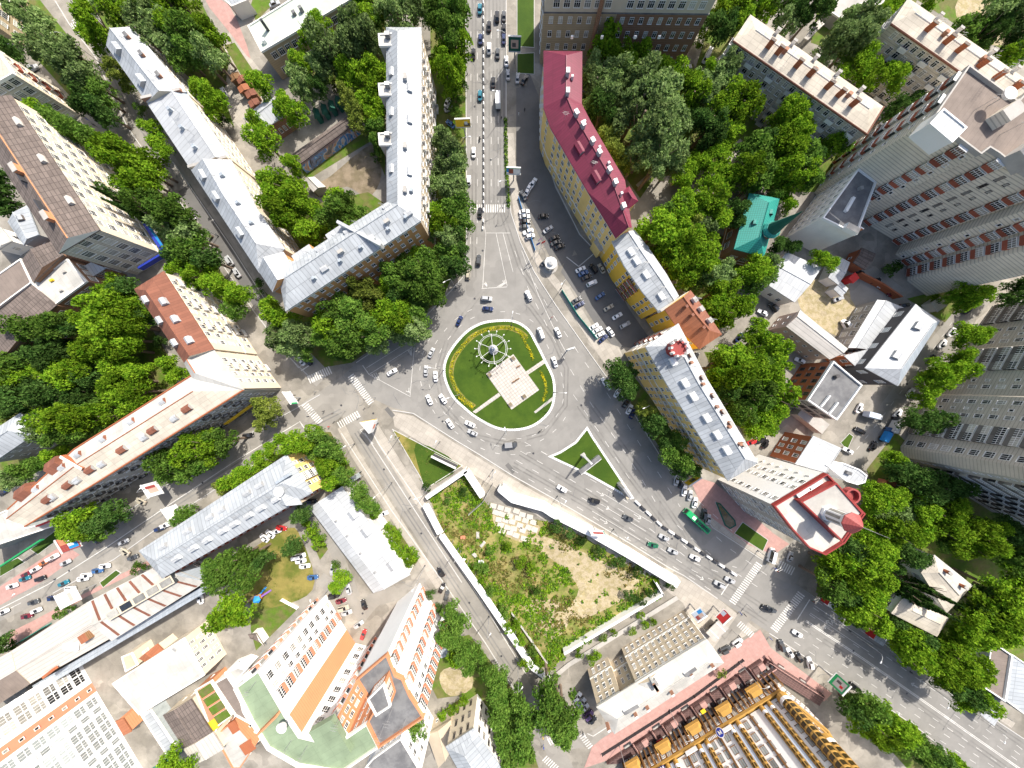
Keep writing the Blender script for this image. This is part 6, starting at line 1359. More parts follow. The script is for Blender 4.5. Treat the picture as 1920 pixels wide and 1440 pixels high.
# ---- flower beds and weeds (nobody could count the plants)
def leaf_stuff(name, label, spots, mats, size, n, hgt, seed, kind='stuff', shape='flat'):
    """spots: (x,y,r px)"""
    rg = np.random.default_rng(seed); V = []; MI = []
    for (x, y, r) in spots:
        p = W((x, y), 0); rm = r / S; k = int(n * rm * rm) + 6
        a = rg.uniform(0, 2 * math.pi, k); rr = rm * np.sqrt(rg.uniform(0, 1, k)); z = hgt * rg.uniform(.15, 1, k) * np.clip(1.15 - (rr / rm) ** 2, .1, 1)
        c = np.stack([p.x + rr * np.cos(a), p.y + rr * np.sin(a), z], 1)
        s = size * rg.uniform(.6, 1.3, k); t = rg.uniform(0, 2 * math.pi, k); ti = rg.uniform(-.8, .8, (k, 2))
        u = np.stack([np.cos(t), np.sin(t), ti[:, 0]], 1) * s[:, None]; v = np.stack([-np.sin(t), np.cos(t), ti[:, 1]], 1) * s[:, None]
        V.append(np.stack([c - u - v, c + u - v, c + u + v, c - u + v], 1).reshape(-1, 3)); MI.append(rg.integers(0, len(mats), k))
    V = np.concatenate(V); MI = np.concatenate(MI); nq = len(MI)
    me = quads(name, V, MI, mats); o = bpy.data.objects.new(name, me); C.objects.link(o)
    if kind: o['kind'] = kind
    if label: o['label'] = label
    return o
def quads(name, V, MI, mats):
    nq = len(V) // 4; me = bpy.data.meshes.new(name)
    me.vertices.add(nq * 4); me.loops.add(nq * 4); me.polygons.add(nq)
    me.vertices.foreach_set('co', V.astype(np.float32).ravel()); me.loops.foreach_set('vertex_index', np.arange(nq * 4, dtype=np.int32))
    me.polygons.foreach_set('loop_start', np.arange(0, nq * 4, 4, dtype=np.int32))
    if MI is not None: me.polygons.foreach_set('material_index', MI.astype(np.int32))
    for m in mats: me.materials.append(m)
    me.update(calc_edges=True); return me
def along(pts, w, step=5):
    out = []; pts = [Vector(p) for p in pts]
    for a, b in zip(pts, pts[1:]):
        n = max(1, int((b - a).length / step))
        for i in range(n): c = a.lerp(b, i / n); out.append((c.x, c.y, w))
    return out
# ================================================================ LEAVES, TREES, SHRUBS
def leafmat(key, c1, c2, rnd=.35, trans=.35):
    m = bpy.data.materials.new(key); MATS[key] = m; m.use_nodes = True; nt = m.node_tree; N = nt.nodes; L = nt.links
    for n in list(N): N.remove(n)
    out = N.new('ShaderNodeOutputMaterial'); df = N.new('ShaderNodeBsdfDiffuse'); tr = N.new('ShaderNodeBsdfTranslucent'); mx = N.new('ShaderNodeMixShader')
    mx.inputs[0].default_value = trans; L.new(df.outputs[0], mx.inputs[1]); L.new(tr.outputs[0], mx.inputs[2]); L.new(mx.outputs[0], out.inputs[0])
    g = N.new('ShaderNodeNewGeometry'); no = N.new('ShaderNodeTexNoise'); no.inputs['Scale'].default_value = .55; no.inputs['Detail'].default_value = 3
    L.new(g.outputs['Position'], no.inputs['Vector'])
    mr = N.new('ShaderNodeMapRange'); mr.inputs[1].default_value = .35; mr.inputs[2].default_value = .65; L.new(no.outputs['Fac'], mr.inputs[0])
    mc = N.new('ShaderNodeMix'); mc.data_type = 'RGBA'; L.new(mr.outputs[0], mc.inputs['Factor']); mc.inputs['A'].default_value = (*c1, 1); mc.inputs['B'].default_value = (*c2, 1)
    oi = N.new('ShaderNodeObjectInfo'); ad = N.new('ShaderNodeMath'); ad.operation = 'MULTIPLY_ADD'; L.new(oi.outputs['Random'], ad.inputs[0]); ad.inputs[1].default_value = 2 * rnd; ad.inputs[2].default_value = 1 - rnd
    n2 = N.new('ShaderNodeTexNoise'); n2.inputs['Scale'].default_value = 2.6; L.new(g.outputs['Position'], n2.inputs['Vector'])
    m2 = N.new('ShaderNodeMapRange'); m2.inputs[1].default_value = .3; m2.inputs[2].default_value = .7; m2.inputs[3].default_value = .5; m2.inputs[4].default_value = 1.55; L.new(n2.outputs['Fac'], m2.inputs[0])  # leaf highlights and shaded gaps worked into the colour as contrast
    mm = N.new('ShaderNodeMath'); mm.operation = 'MULTIPLY'; L.new(ad.outputs[0], mm.inputs[0]); L.new(m2.outputs[0], mm.inputs[1])
    sc = N.new('ShaderNodeVectorMath'); sc.operation = 'SCALE'; L.new(mc.outputs['Result'], sc.inputs[0]); L.new(mm.outputs[0], sc.inputs['Scale'])
    L.new(sc.outputs[0], df.inputs[0]); L.new(sc.outputs[0], tr.inputs[0]); return m
leafmat('leaf_b', (.185, .29, .02), (.075, .17, .01)); leafmat('leaf_g', (.125, .21, .035), (.05, .115, .016)); leafmat('leaf_d', (.075, .135, .03), (.03, .075, .015))
leafmat('leaf_s', (.22, .3, .11), (.1, .17, .045)); leafmat('leaf_y', (.2, .24, .045), (.11, .15, .025)); leafmat('flower', (.6, .5, .02), (.25, .28, .02), .1); leafmat('weed_dry', (.3, .24, .08), (.18, .17, .05))
M('bark', (.16, .12, .09), var=.2, rough=1)
def crown_mesh(kind, seed, n=2600):
    rg = np.random.default_rng(seed)
    if kind == 'fir':
        z = rg.uniform(0, 1, n) ** .8; a = rg.uniform(0, 2 * math.pi, n); lay = np.abs((z * 9 + rg.uniform(-.1, .1, n)) % 1); R = (1.02 - z) * (.62 + .38 * (1 - lay)) * np.sqrt(rg.uniform(.2, 1, n)) * (1 + .22 * np.sin(a * 7 + z * 20))
        c = np.stack([R * np.cos(a), R * np.sin(a), -1.3 + 2.9 * z - .12 * R], 1); nb = 1; s = rg.uniform(.07, .15, n)
    else:
        nb = {'round': 15, 'tall': 17, 'loose': 20, 'bush': 8}[kind]
        el = {'round': 1.0, 'tall': 1.55, 'loose': 1.2, 'bush': .75}[kind]
        th = rg.uniform(0, 2 * math.pi, nb); ph = np.arccos(rg.uniform(-.55, 1, nb)); rr = rg.uniform(.3, .92, nb)
        cc = np.stack([rr * np.sin(ph) * np.cos(th), rr * np.sin(ph) * np.sin(th), rr * np.cos(ph) * el], 1)
        cr = rg.uniform(.22, .46, nb) * (1 if kind != 'loose' else .85)
        w = cr ** 2; idx = rg.choice(nb, n, p=w / w.sum())
        d = rg.normal(size=(n, 3)); d /= np.linalg.norm(d, axis=1)[:, None]; d[:, 2] = np.where(d[:, 2] < -.3, -d[:, 2], d[:, 2])
        rad = cr[idx] * (1 + .14 * rg.normal(size=n)) * rg.uniform(.75, 1.05, n)
        c = cc[idx] + d * rad[:, None]
        far = np.linalg.norm(c * np.array([1, 1, 1 / el]), axis=1); c *= np.where(far > 1.12, 1.12 / far, 1)[:, None]
        s = rg.uniform(.03, .08, n) * (1.25 if kind == 'bush' else 1)
    nr = rg.normal(size=(n, 3)) * .75 + np.array([0, 0, .65]); nr /= np.linalg.norm(nr, axis=1)[:, None]
    t = np.cross(nr, rg.normal(size=(n, 3))); t /= np.linalg.norm(t, axis=1)[:, None]; u = np.cross(nr, t)
    t = t * (s * 1.25)[:, None]; u = u * (s * .8)[:, None]
    V = np.stack([c - t, c - u, c + t, c + u], 1).reshape(-1, 3)      # leaf-shaped lozenges
    return V
CROWNS = {}
def crown(kind, tone, v):
    key = (kind, tone, v)
    if key not in CROWNS:
        vk = ('V', kind, v)
        if vk not in CROWNS: CROWNS[vk] = crown_mesh(kind, v * 13 + len(kind), {'bush': 700, 'fir': 2600}.get(kind, 2600))
        CROWNS[key] = quads('crown', CROWNS[vk], None, [MATS['leaf_' + tone]])
    return CROWNS[key]
def trunk_mesh(v):
    key = ('trunk', v)
    if key not in CROWNS:
        rg = random.Random(v); m = MB(); m.tube([(0, 0, 0), (.02, .03, .35), (rg.uniform(-.05, .05), rg.uniform(-.05, .05), .75)], .045, .02, MX('bark'), 7)
        for k in range(5):
            a = k * 1.3 + rg.random(); z = rg.uniform(.35, .6); m.tube([(0.01, .01, z), (.12 * math.cos(a), .12 * math.sin(a), z + .12), (.22 * math.cos(a), .22 * math.sin(a), z + .28)], .018, .006, MX('bark'), 5)
        CROWNS[key] = m.data('trunk')
    return CROWNS[key]
TONE = {'b': 'bright green', 'g': 'green', 'd': 'dark green', 's': 'silvery green', 'y': 'yellowish green'}
ORD = ['nearest', 'second nearest', 'third nearest', 'fourth nearest', 'fifth nearest', 'sixth nearest', 'seventh nearest', 'eighth nearest', 'ninth nearest', 'tenth nearest']
ORD += [w + ' nearest' for w in ('eleventh twelfth thirteenth fourteenth fifteenth sixteenth seventeenth eighteenth nineteenth twentieth ' + ' '.join(t + '-' + u for t in ('twenty', 'thirty', 'forty') for u in 'first second third fourth fifth sixth seventh eighth ninth'.split())).split()]
REST = []      # beyond the countable ones
TREES = []
def grove(t, s, where, anchor, aname, hk=1.0):
    """s: x,y,r,tone ... in tile pixels; where: phrase; anchor: photo pixel of the thing to count from"""
    for q in s.split():
        f = q.split(','); p = P(t, f[0] + ',' + f[1])[0]; r = float(f[2]) / 4; tone = f[3][0] if len(f) > 3 else 'b'; kind = f[3][1:] if len(f) > 3 else ''
        TREES.append(dict(p=p, r=r, tone=tone, kind=kind, where=where, an=anchor, aname=aname, hk=hk))
def plant_trees():
    rg = random.Random(5); items = []
    for T in sorted(TREES, key=lambda T: -T['r'] - (50 if T['kind'] else 0)):
        if any((T['p'][0] - o['p'][0]) ** 2 + (T['p'][1] - o['p'][1]) ** 2 < (o['r'] * (.72 if not o['kind'] else .2)) ** 2 for o in items): continue
        items.append(T)
    nt_ = 0
    for T in items: T['bush'] = T['r'] < 12.6 and not T['kind']
    trees = sorted([T for T in items if not T['bush']], key=lambda T: -T['r'])
    keep = trees[:300]; rest = trees[300:]; bushes = [T for T in items if T['bush']]
    seen = {}
    for T in keep + bushes:
        kindw = 'shrub' if T['bush'] else ('fir tree' if T['kind'] == 'f' else ('poplar tree' if T['tone'] == 's' else 'tree'))
        T['kw'] = kindw; seen.setdefault((T['where'], T['tone'], kindw), []).append(T)
    for key, L_ in seen.items():
        L_.sort(key=lambda T: (T['p'][0] - T['an'][0]) ** 2 + (T['p'][1] - T['an'][1]) ** 2)
        for i, T in enumerate(L_):
            T['label'] = f"{TONE[T['tone']]} {T['kw']} {T['where']}, " + (f"{ORD[i]} {T['aname']}" if len(L_) > 1 else f"near {T['aname']}")
    def place(T):
        rm = T['r'] / S * (1 if T['bush'] else 1.07); bush = T['bush']
        h = (1.7 * rm + .4) if bush else (2.1 * rm + 4.2) * T['hk'] * rg.uniform(.88, 1.12)
        if T['kind'] == 'f': h = 15 + rm * .5; rm *= .5
        hc = h * (.5 if bush else .6); rm *= (1 - hc / HC)
        p = W(T['p'], hc)
        kind = 'bush' if bush else ('fir' if T['kind'] == 'f' else {'s': 'loose', 'd': 'round', 'y': 'loose'}.get(T['tone'], rg.choice(['round', 'tall', 'round'])))
        vz = (h - hc) / (1.05 * {'round': 1.1, 'tall': 1.55, 'loose': 1.25, 'bush': .95, 'fir': 1.6}[kind])
        return p, rm * 1.06, vz, h, hc, kind
    for T in keep:
        p, rm, vz, h, hc, kind = place(T); v = rg.randrange(7)
        t = empty('tree' if T['kw'] == 'tree' else T['kw'].replace(' ', '_'), (p.x, p.y, 0), rg.uniform(0, 6.28)); tag(t, T['label'], 'tree', 'trees ' + T['where'])
        o = bpy.data.objects.new('crown', crown(kind, T['tone'], v)); C.objects.link(o); o.parent = t; o.location = (0, 0, hc); o.scale = (rm * rg.uniform(.86, 1.2), rm * rg.uniform(.86, 1.2), vz)
        o = bpy.data.objects.new('trunk', trunk_mesh(v % 3)); C.objects.link(o); o.parent = t; o.scale = (h * .8, h * .8, h)
    for T in bushes:
        p, rm, vz, h, hc, kind = place(T)
        o = bpy.data.objects.new('shrub', crown('bush', T['tone'], rg.randrange(3))); C.objects.link(o); o.location = (p.x, p.y, hc); o.scale = (rm * 1.1, rm * 1.1, vz); o.rotation_euler = (0, 0, rg.uniform(0, 6.28))
        tag(o, T['label'], 'shrub', 'shrubs ' + T['where'])
    grp = {}
    for T in rest:
        p, rm, vz, h, hc, kind = place(T); grp.setdefault((kind, T['tone']), []).append(Matrix.Translation((p.x, p.y, hc)) @ Matrix.Rotation(rg.uniform(0, 6.28), 4, 'Z') @ Matrix.Diagonal((rm, rm, vz, 1)))
    if grp:
        objs = [join_copies('woodland', crown(k, t, 0), ms) for (k, t), ms in grp.items()]
        o = merge(objs, 'woodland', None)
    print('TREES', len(keep), 'bushes', len(bushes), 'rest', len(rest))
NWB, WHB = 'the stepped house', 'the white block'
grove(1, '200,110,95,s 290,180,95,s 380,260,95,s 330,370,110,s 440,380,100,s 540,440,100,s 560,560,100,s 650,570,100,s 690,670,90,s 620,700,70,g 700,780,90,d 790,720,80,g 800,860,80,d 60,400,60,d 130,420,70,d', 'in the western street row', (350, 260), NWB)
grove(1, '680,90,70,b 760,190,100,b 700,230,60,b 740,310,80,b 800,60,80,s 900,40,80,g 960,150,110,b 1060,50,90,b 1170,40,90,d 1290,60,100,b 1400,90,100,b 1110,190,110,s 1220,150,90,s 1330,210,110,b 1200,290,110,s 1310,340,100,s 1420,270,100,g 1530,230,100,b 1590,310,90,b 1480,400,100,g 1400,480,80,g 1580,430,90,s 1690,470,50,y', 'behind the pale stepped house', (560, 40), 'the school')
grove(1, '870,510,60,y 910,590,60,y 960,660,50,b 1160,980,60,b 1200,1090,70,b 1260,1150,60,b 1060,830,45,g', 'before the pale stepped house', (150, 45), 'the uppermost zebra')
grove(1, '300,860,80,b 400,910,80,g 500,960,80,g 600,1000,80,g 720,1060,80,g 840,1110,90,b 950,1110,90,b 900,1210,100,b 1020,1240,100,b 1120,1240,90,b 1080,1340,100,b 1180,1340,80,b 980,1390,80,b 20,1340,80,d', 'beside the big white block', (322, 482), 'its street corner')
grove(1, '1500,680,60,b 1580,720,70,b 1640,770,60,b 1600,830,60,b 1680,910,50,d', 'by the tin garages', (500, 215), 'the brick house')
grove(2, '40,640,80,b 60,1060,110,b 220,800,80,b 300,860,80,b 350,480,70,b 420,290,90,b 500,250,80,b 530,380,110,s 580,480,90,s 480,520,80,s 310,570,70,s 350,660,70,s 390,700,60,s 480,650,60,d 700,270,110,s 800,260,110,s 740,390,110,s 850,370,90,s 660,230,60,s 270,1230,60,b 310,1290,50,b 20,930,60,b', 'in the school courtyard', (500, 215), 'the brick house')
grove(2, '780,60,70,b 870,40,90,b 820,170,90,b 900,150,80,g 1010,60,100,s 1080,130,100,s 1150,60,90,s 1220,120,70,s 680,560,80,b 760,590,80,b 860,560,90,b 930,560,70,b 870,690,90,b 840,780,80,b 930,790,80,b 880,880,70,b 900,970,70,g 930,1080,60,g 920,1170,50,g', 'behind the orange house', (560, 40), 'the school')
grove(2, '620,640,50,y 680,720,70,y 740,800,70,y 780,890,80,y 800,760,60,y', 'hanging over the mural garages', (600, 270), 'the mural wall')
AV = 'between orange house and avenue'
grove(2, '1250,30,80,g 1350,60,100,g 1450,60,110,g 1520,140,90,g 1400,180,100,g 1500,240,80,g 1440,320,100,g 1510,400,90,b 1430,440,80,b 1460,560,100,b 1380,510,70,b 1330,490,50,b 1460,650,70,b 1530,660,50,g 1510,760,50,g 1500,850,50,g 1520,940,40,b 1430,1110,100,s 1390,1050,70,s 1460,1200,110,s 1400,1290,90,s 1500,1340,90,s 1380,1390,80,s 1470,1440,90,s', AV, (868, 230), 'the yellow billboard')
grove(6, '1480,60,90,s 1550,110,80,g 1380,160,80,b 1470,160,80,g 1560,230,70,g 1420,260,90,b 1330,290,70,s 1440,360,90,s 1520,340,70,d 1460,470,90,g 1540,450,60,d 1530,560,70,d 1450,570,70,d', AV, (868, 230), 'the yellow billboard')
FR = 'before the orange house front'
grove(6, '1200,500,70,b 1290,510,80,g 1150,570,90,g 1260,610,110,g 1360,640,90,g 1010,620,80,g 1080,680,100,g 990,710,70,b 1200,720,110,g 1310,750,90,g 1080,790,80,d 1230,820,70,d 780,730,90,y 850,790,90,y 640,850,80,g 610,940,100,g 710,930,110,g 500,980,80,b 580,1050,100,b 690,1040,100,g 790,1030,100,b 500,1090,80,g 600,1140,100,g 710,1140,100,g 810,1130,90,g 890,1060,110,g 930,970,90,b 1000,890,80,b 1050,970,80,b 1130,890,80,b 1140,990,90,b 1220,940,80,g 1200,1040,90,s 1070,1080,70,s 910,1160,70,s 660,1200,70,d', FR, (855, 541), 'the avenue lamp')
grove(6, '110,850,60,b 150,930,80,b 240,960,80,b 170,1030,60,b 200,1090,90,s 300,1080,100,s 390,1100,90,s 280,1180,80,s 390,1200,60,g 40,710,50,d', 'at the orange house corner', (600, 705), 'the crossing')
grove(6, '200,130,110,b 330,80,110,b 420,170,100,b 280,230,110,b 390,300,100,b 450,370,60,b 130,50,80,b 620,60,80,b 600,180,110,g 700,110,100,g 760,180,80,g 640,250,90,g 540,290,70,b', 'in the orange house yard', (600, 270), 'the mural wall')
grove(2, '140,1370,80,b 240,1400,100,b', 'in the orange house yard', (600, 270), 'the mural wall')
PK = 'behind the raspberry red roof'; PKA = 'the brick block'
grove(3, '700,330,90,b 770,430,90,b 640,410,60,b 600,520,80,s 680,560,100,s 790,560,100,s 620,640,90,s 740,680,90,s 600,770,70,s 670,830,100,d 750,900,80,d 840,480,80,b 960,400,70,b 1010,490,70,b 920,540,70,b 1000,640,130,s 1110,740,140,s 950,770,130,s 1150,860,130,s 980,900,140,s 1080,990,140,s 1190,1000,110,s 1000,1110,130,s 1130,1150,130,s 930,1190,100,s 1060,1250,110,s 1200,1230,90,s', PK, (1140, 60), PKA)
grove(3, '1130,530,80,b 1240,570,80,b 1300,640,90,b 1340,730,100,b 1400,640,80,s 1440,730,90,s 1520,610,90,s 1590,520,90,s 1470,540,60,b 1620,760,100,b 1710,800,110,b 1770,850,90,b 1650,910,110,b 1550,860,90,b 1480,930,90,d 1590,1000,100,b 1700,960,90,b 1490,1050,90,d 1370,910,80,d 1560,1140,70,b 1480,1180,80,b 1400,1220,80,b 1330,1290,70,b 1270,1370,70,b 700,1050,80,y 760,1140,80,y 840,1210,70,y', PK, (1140, 60), PKA)
CH = 'in the grove above the chapel'; CHA = 'the spire'
grove(3, '1560,1290,90,b 1610,1370,80,b 1480,1390,80,b 1780,1130,100,g 1850,1220,100,g 1760,1280,110,b 1870,1090,80,d 1850,1350,100,g', CH, (1450, 430), CHA)
grove(4, '290,760,90,b 200,800,90,b 320,860,80,b 150,890,100,b 80,930,90,b 230,940,90,b 170,1020,100,b 60,1070,100,b 140,1130,100,b 40,1190,90,b 230,1190,90,g 310,1180,70,d 120,1270,100,b 220,1300,100,b 300,1340,80,g 40,1330,80,b 160,1400,90,b 520,1010,90,b 470,1100,80,b 560,1090,70,g', CH, (1450, 430), CHA)
grove(3, '1430,270,50,b 1380,350,40,b 1580,40,80,b 1680,70,90,b 1720,180,80,b 1640,190,70,d 1500,190,80,d 1570,270,70,d 1790,60,90,g 1870,80,80,b', 'at the brown brick block', (1277, 122), 'its corner')
grove(4, '60,40,100,g 150,90,90,d 250,60,100,d 350,80,100,d 420,40,60,d 130,170,80,s 640,150,100,s 740,150,90,s 600,250,100,s 700,270,110,s 530,340,90,s 440,380,80,s 650,350,80,s 560,430,70,g 690,480,80,b 640,550,90,b 750,570,90,b 860,560,80,b 920,620,80,b 960,560,60,b 900,60,80,b 840,120,60,b 980,20,60,b 960,830,90,d 1050,790,70,d', 'between two cream roofed houses', (1660, 220), 'the lower roof')
grove(4, '1180,30,80,b 1500,230,90,g 1640,250,90,d 1750,90,120,s 1850,140,100,s 1700,200,80,d 1820,240,80,d 1860,340,90,d 1780,440,70,b 1600,330,60,b 1860,430,60,b', 'behind the upper cream roof', (1740, 20), 'the sand')
grove(5, '760,20,80,d 900,60,90,df 970,140,80,df 1060,100,90,g 1180,90,90,g 1270,150,100,g 1340,210,100,g 1280,290,90,s 1400,300,110,s 1470,360,90,g 1440,450,100,g 1540,490,90,d 1350,500,80,d 1330,570,70,b 1440,570,90,b 1600,570,70,b 1490,650,90,b 1600,690,80,b 1690,730,70,b 1780,770,80,b 1840,810,60,b 1770,890,70,g', 'along the dark beige-house street', (410, 443), 'the street lamp')
GL = 'behind the bent beige house'; GLA = 'the rust roof'
grove(5, '870,730,90,b 960,730,80,d 900,850,110,b 800,900,110,b 990,880,100,b 720,950,90,b 880,990,110,b 1000,990,90,b 1080,920,70,d 780,1070,100,b 900,1090,110,b 1020,1090,80,b 860,1180,100,b 750,1160,100,b 960,1180,80,b 200,1010,90,g 300,1010,90,g 400,1010,90,g 500,1010,90,g 610,1010,80,d 270,1220,80,d 420,1190,100,d 520,1210,90,d 580,1280,90,b 400,1270,90,d 480,1340,90,b 610,1340,110,b 690,1260,90,b 560,1410,100,b 380,1390,90,b 120,1330,110,g 60,1410,110,d 230,1400,90,b 720,1380,80,d 880,1330,80,b 970,1330,80,b 1060,1370,80,b 900,1420,90,b 1290,1300,70,b 1340,1380,70,b 1210,1120,50,d', GL, (300, 570), GLA)
grove(5, '30,50,90,d 110,130,60,d', 'behind the big white block', (60, 300), 'the slate roof')
grove(9, '60,60,100,d 170,90,110,d 290,60,100,d 400,70,100,d 500,80,90,d 120,180,80,d 640,90,90,d 850,50,100,b 960,90,100,b 1060,50,90,b 60,240,60,y 420,230,90,b 500,270,110,b 620,260,110,b 720,210,90,g 800,240,90,b 450,340,90,g 560,350,90,g 660,350,80,g 760,310,70,g 300,320,90,s 380,370,80,s 1080,140,70,b 980,190,60,b', GL, (300, 570), GLA)
grove(9, '500,500,50,b 420,540,60,b 330,590,60,g 250,600,50,g 180,640,60,g 100,680,60,s 170,710,60,s 90,740,50,s', 'behind the long white roof', (60, 800), 'the grey house')
grove(9, '1270,600,90,g 1360,560,90,g 1460,490,110,b 1560,470,110,b 1660,440,90,g 1300,680,70,g 1420,620,90,g 1550,560,80,g 600,1000,80,b 690,980,80,b 580,1070,80,b 690,1080,90,b 780,1020,80,d 870,960,80,d 760,1100,70,g', 'before the long white roof', (285, 918), 'the red billboard')
grove(9, '1680,770,60,y 1760,730,70,b 1840,690,70,b 1900,630,60,b 1390,980,60,g 1450,950,50,g 1050,1370,50,g', 'before the dormered tan house', (285, 918), 'the red billboard')
grove(9, '1650,1360,80,g 1750,1340,100,g 1860,1310,90,g 1700,1430,100,g 1860,1410,90,g', 'behind the dormered tan house', (500, 1112), 'the slide')
grove(10, '60,170,80,y 120,210,60,y 60,290,60,y', 'at the beige house end', (544, 746), 'the billboard')
HD = 'around the yellow end wall'; HDA = 'the pink pavement'
grove(10, '220,410,60,b 130,500,60,b 60,560,60,b 310,440,80,b 400,430,90,b 490,400,70,g 540,420,60,d 560,490,80,g 480,490,70,g 620,520,60,g 550,610,90,b 640,590,50,b 590,700,80,b 670,690,70,g 620,750,50,g', HD, (640, 825), HDA)
grove(10, '780,800,60,g 800,870,60,g 870,920,60,g 890,970,50,b 350,970,60,d 410,1040,50,b 420,1120,50,b 480,1180,50,b 280,1210,60,d 1000,1090,45,b 1060,1140,50,b 1030,1210,50,b 1100,1240,50,b 1090,1300,50,b 1150,1330,50,b 1180,1270,50,b 1284,770,30,d 600,1350,35,g 645,1420,50,b 1690,1370,50,g', 'beside the low white hall', (667, 895), 'the bus shelter')
grove(10, '40,1320,70,d', 'behind the dormered tan house', (500, 1112), 'the slide')
grove(7, '1180,170,100,g 1270,120,100,b 1350,150,80,b 1100,270,120,b 1230,260,100,b 1330,260,90,y 1010,310,80,b 1180,360,110,b 1120,440,80,b 1300,370,110,b 1400,320,90,s 1400,450,110,b 1270,480,110,b 1200,550,80,b 1330,570,110,b 1450,540,80,b 1250,650,70,b 1480,640,90,s 1580,590,80,s 1400,660,80,d 1500,770,90,b 1600,760,90,b 1560,870,110,b 1660,860,100,b 1740,850,70,b 1480,870,80,b 1600,960,90,b 1520,970,70,b', 'behind the bright yellow house', (1390, 430), 'the chapel')
grove(7, '1470,60,110,b 1400,70,70,b 1520,190,90,b 1680,130,70,d 1660,240,60,d 1830,560,90,b 1760,630,80,b 1870,640,80,g 1800,710,70,g 1890,530,60,d', 'around the chapel yard', (1390, 430), 'the chapel')
BK = 'behind the large yellow house'; BKA = 'the office'
grove(7, '1810,1030,70,b 1870,1140,90,b 1760,1200,110,b 1650,1270,110,b 1780,1310,130,b 1880,1270,90,g 1560,1310,100,b 1680,1380,130,b 1850,1400,100,b 1540,1400,90,b', BK, (1540, 735), BKA)
grove(11, '1560,60,90,d 1680,60,100,d 1800,60,110,g 1880,130,80,g 1740,190,100,g 1650,220,70,g 1850,230,90,b 1780,320,90,b 1880,320,70,b', BK, (1540, 735), BKA)
grove(12, '60,80,110,b 40,210,80,b', BK, (1540, 735), BKA); grove(8, '60,1190,80,b 40,1290,100,b', BK, (1540, 735), BKA)
FB = 'before the large yellow house'
grove(7, '780,1340,80,d 850,1370,80,d 800,1420,80,d', FB, (1195, 757), 'the lamp'); grove(11, '860,40,80,d 880,90,50,d 1000,190,60,y 1060,300,90,d 1150,420,70,d 1210,430,80,g 1180,520,80,g 1250,570,80,g 1270,630,70,d 1330,630,60,g', FB, (1195, 757), 'the lamp')
grove(8, '30,40,60,g 130,100,60,b 20,540,60,s 60,400,60,d 150,420,60,d 370,500,60,b 460,540,60,b', 'between chapel and white hall', (1485, 520), 'the hall')
SS = 'along the grey slab street'; SSA = 'the guard box'
grove(8, '1400,760,70,b 1480,800,80,b 1560,790,70,b 1430,840,60,b 1250,800,40,b 1880,690,70,d 1800,810,60,d 1500,1060,80,b 1570,1070,60,b 1430,1100,70,b 1440,1230,70,b 1250,1340,80,b 1350,1340,80,b 1430,1340,80,b 1200,1410,70,b 1300,1410,80,b 900,590,50,d 950,560,45,d', SS, (1740, 574), SSA)
grove(12, '1180,60,70,b 1130,120,60,b 1050,260,70,d 1150,280,80,d 1260,270,80,d 920,560,60,b', SS, (1740, 574), SSA)
WD = 'in the grey slab wood'; WDA = 'the orange stall'
grove(12, '960,640,80,d 1080,680,90,d 1200,700,80,d 1150,790,90,d 1280,790,100,d 1400,780,80,d 780,800,80,b 840,850,90,b 760,890,80,b 960,830,60,b 900,980,80,s 980,970,70,s 1040,910,80,d 1150,930,90,b 1260,960,100,b 1380,930,90,b 850,1060,90,b 950,1100,100,b 1080,1130,90,b 740,1130,80,b 680,1200,80,b 800,1180,90,b 1150,1060,80,b 1330,1080,110,b 1470,1060,100,b 1600,1100,100,b 1420,1180,100,b 1560,1200,100,b 1680,1190,80,b 1760,1090,90,d 1870,1140,90,d 1850,1270,90,g 1290,1180,60,g', WD, (1652, 905), WDA)
CO = 'between avenue and pale cottage'; COA = 'the kiosk'
grove(12, '600,1230,90,d 560,1310,90,b 460,1310,80,b 420,1390,90,b 670,1310,110,b 780,1280,100,b 760,1390,110,b 560,1410,100,b 1020,1260,80,d 1080,1290,70,d 920,1340,60,d 1780,1340,80,g 1870,1390,90,b', CO, (1632, 1187), COA)
grove(16, '450,60,100,g 560,50,90,b 560,150,90,d 670,100,100,b 780,60,80,b 600,250,90,b 700,250,100,b 780,180,80,b 820,330,80,b 660,310,60,d 1000,70,120,df 1110,170,120,df 1230,120,90,df 1210,220,80,df 950,370,80,d 1010,430,100,b 950,490,80,b 1080,450,90,d 1030,550,100,b 1120,520,90,b 1110,610,90,b 1200,530,80,d 1240,600,110,b 1330,570,100,b 1290,690,110,b 1220,720,90,d 1430,620,90,b 1400,710,100,b 1510,650,100,b 1500,750,80,b 1350,790,80,d 1450,840,80,d 1430,910,80,b 1530,900,90,b', CO, (1632, 1187), COA)
grove(16, '1350,470,70,b 1420,430,80,b 1500,360,100,b 1570,430,90,b 1650,330,110,b 1700,430,90,b 1770,250,120,b 1860,330,110,b 1650,190,110,b 1780,110,120,b 1880,190,100,b 1870,50,90,b 1600,90,70,d 1540,220,80,d', 'behind the pale cottage', (1745, 1120), 'the cottage')
grove(16, '640,890,50,d 700,940,80,g 780,990,80,g 660,1010,80,d 700,1090,90,b 790,1130,100,b 880,1060,90,b 940,1140,80,b 1000,1150,90,b 1050,1230,80,g 930,1250,60,g 1130,1270,80,g 1200,1330,90,d 1270,1370,80,d 1350,1410,80,b 1430,1430,60,b 590,970,60,d', 'between hotel and avenue', (1574, 1283), 'the billboard')
grove(13, '30,500,60,d 90,490,50,d 460,270,40,g 530,240,40,g', 'at the market hall edge', (127, 1121), 'the billboard')
grove(13, '1740,200,90,b 1720,310,100,b 1820,280,80,b 1650,330,60,b', 'beside the mown lawn', (500, 1112), 'the slide')
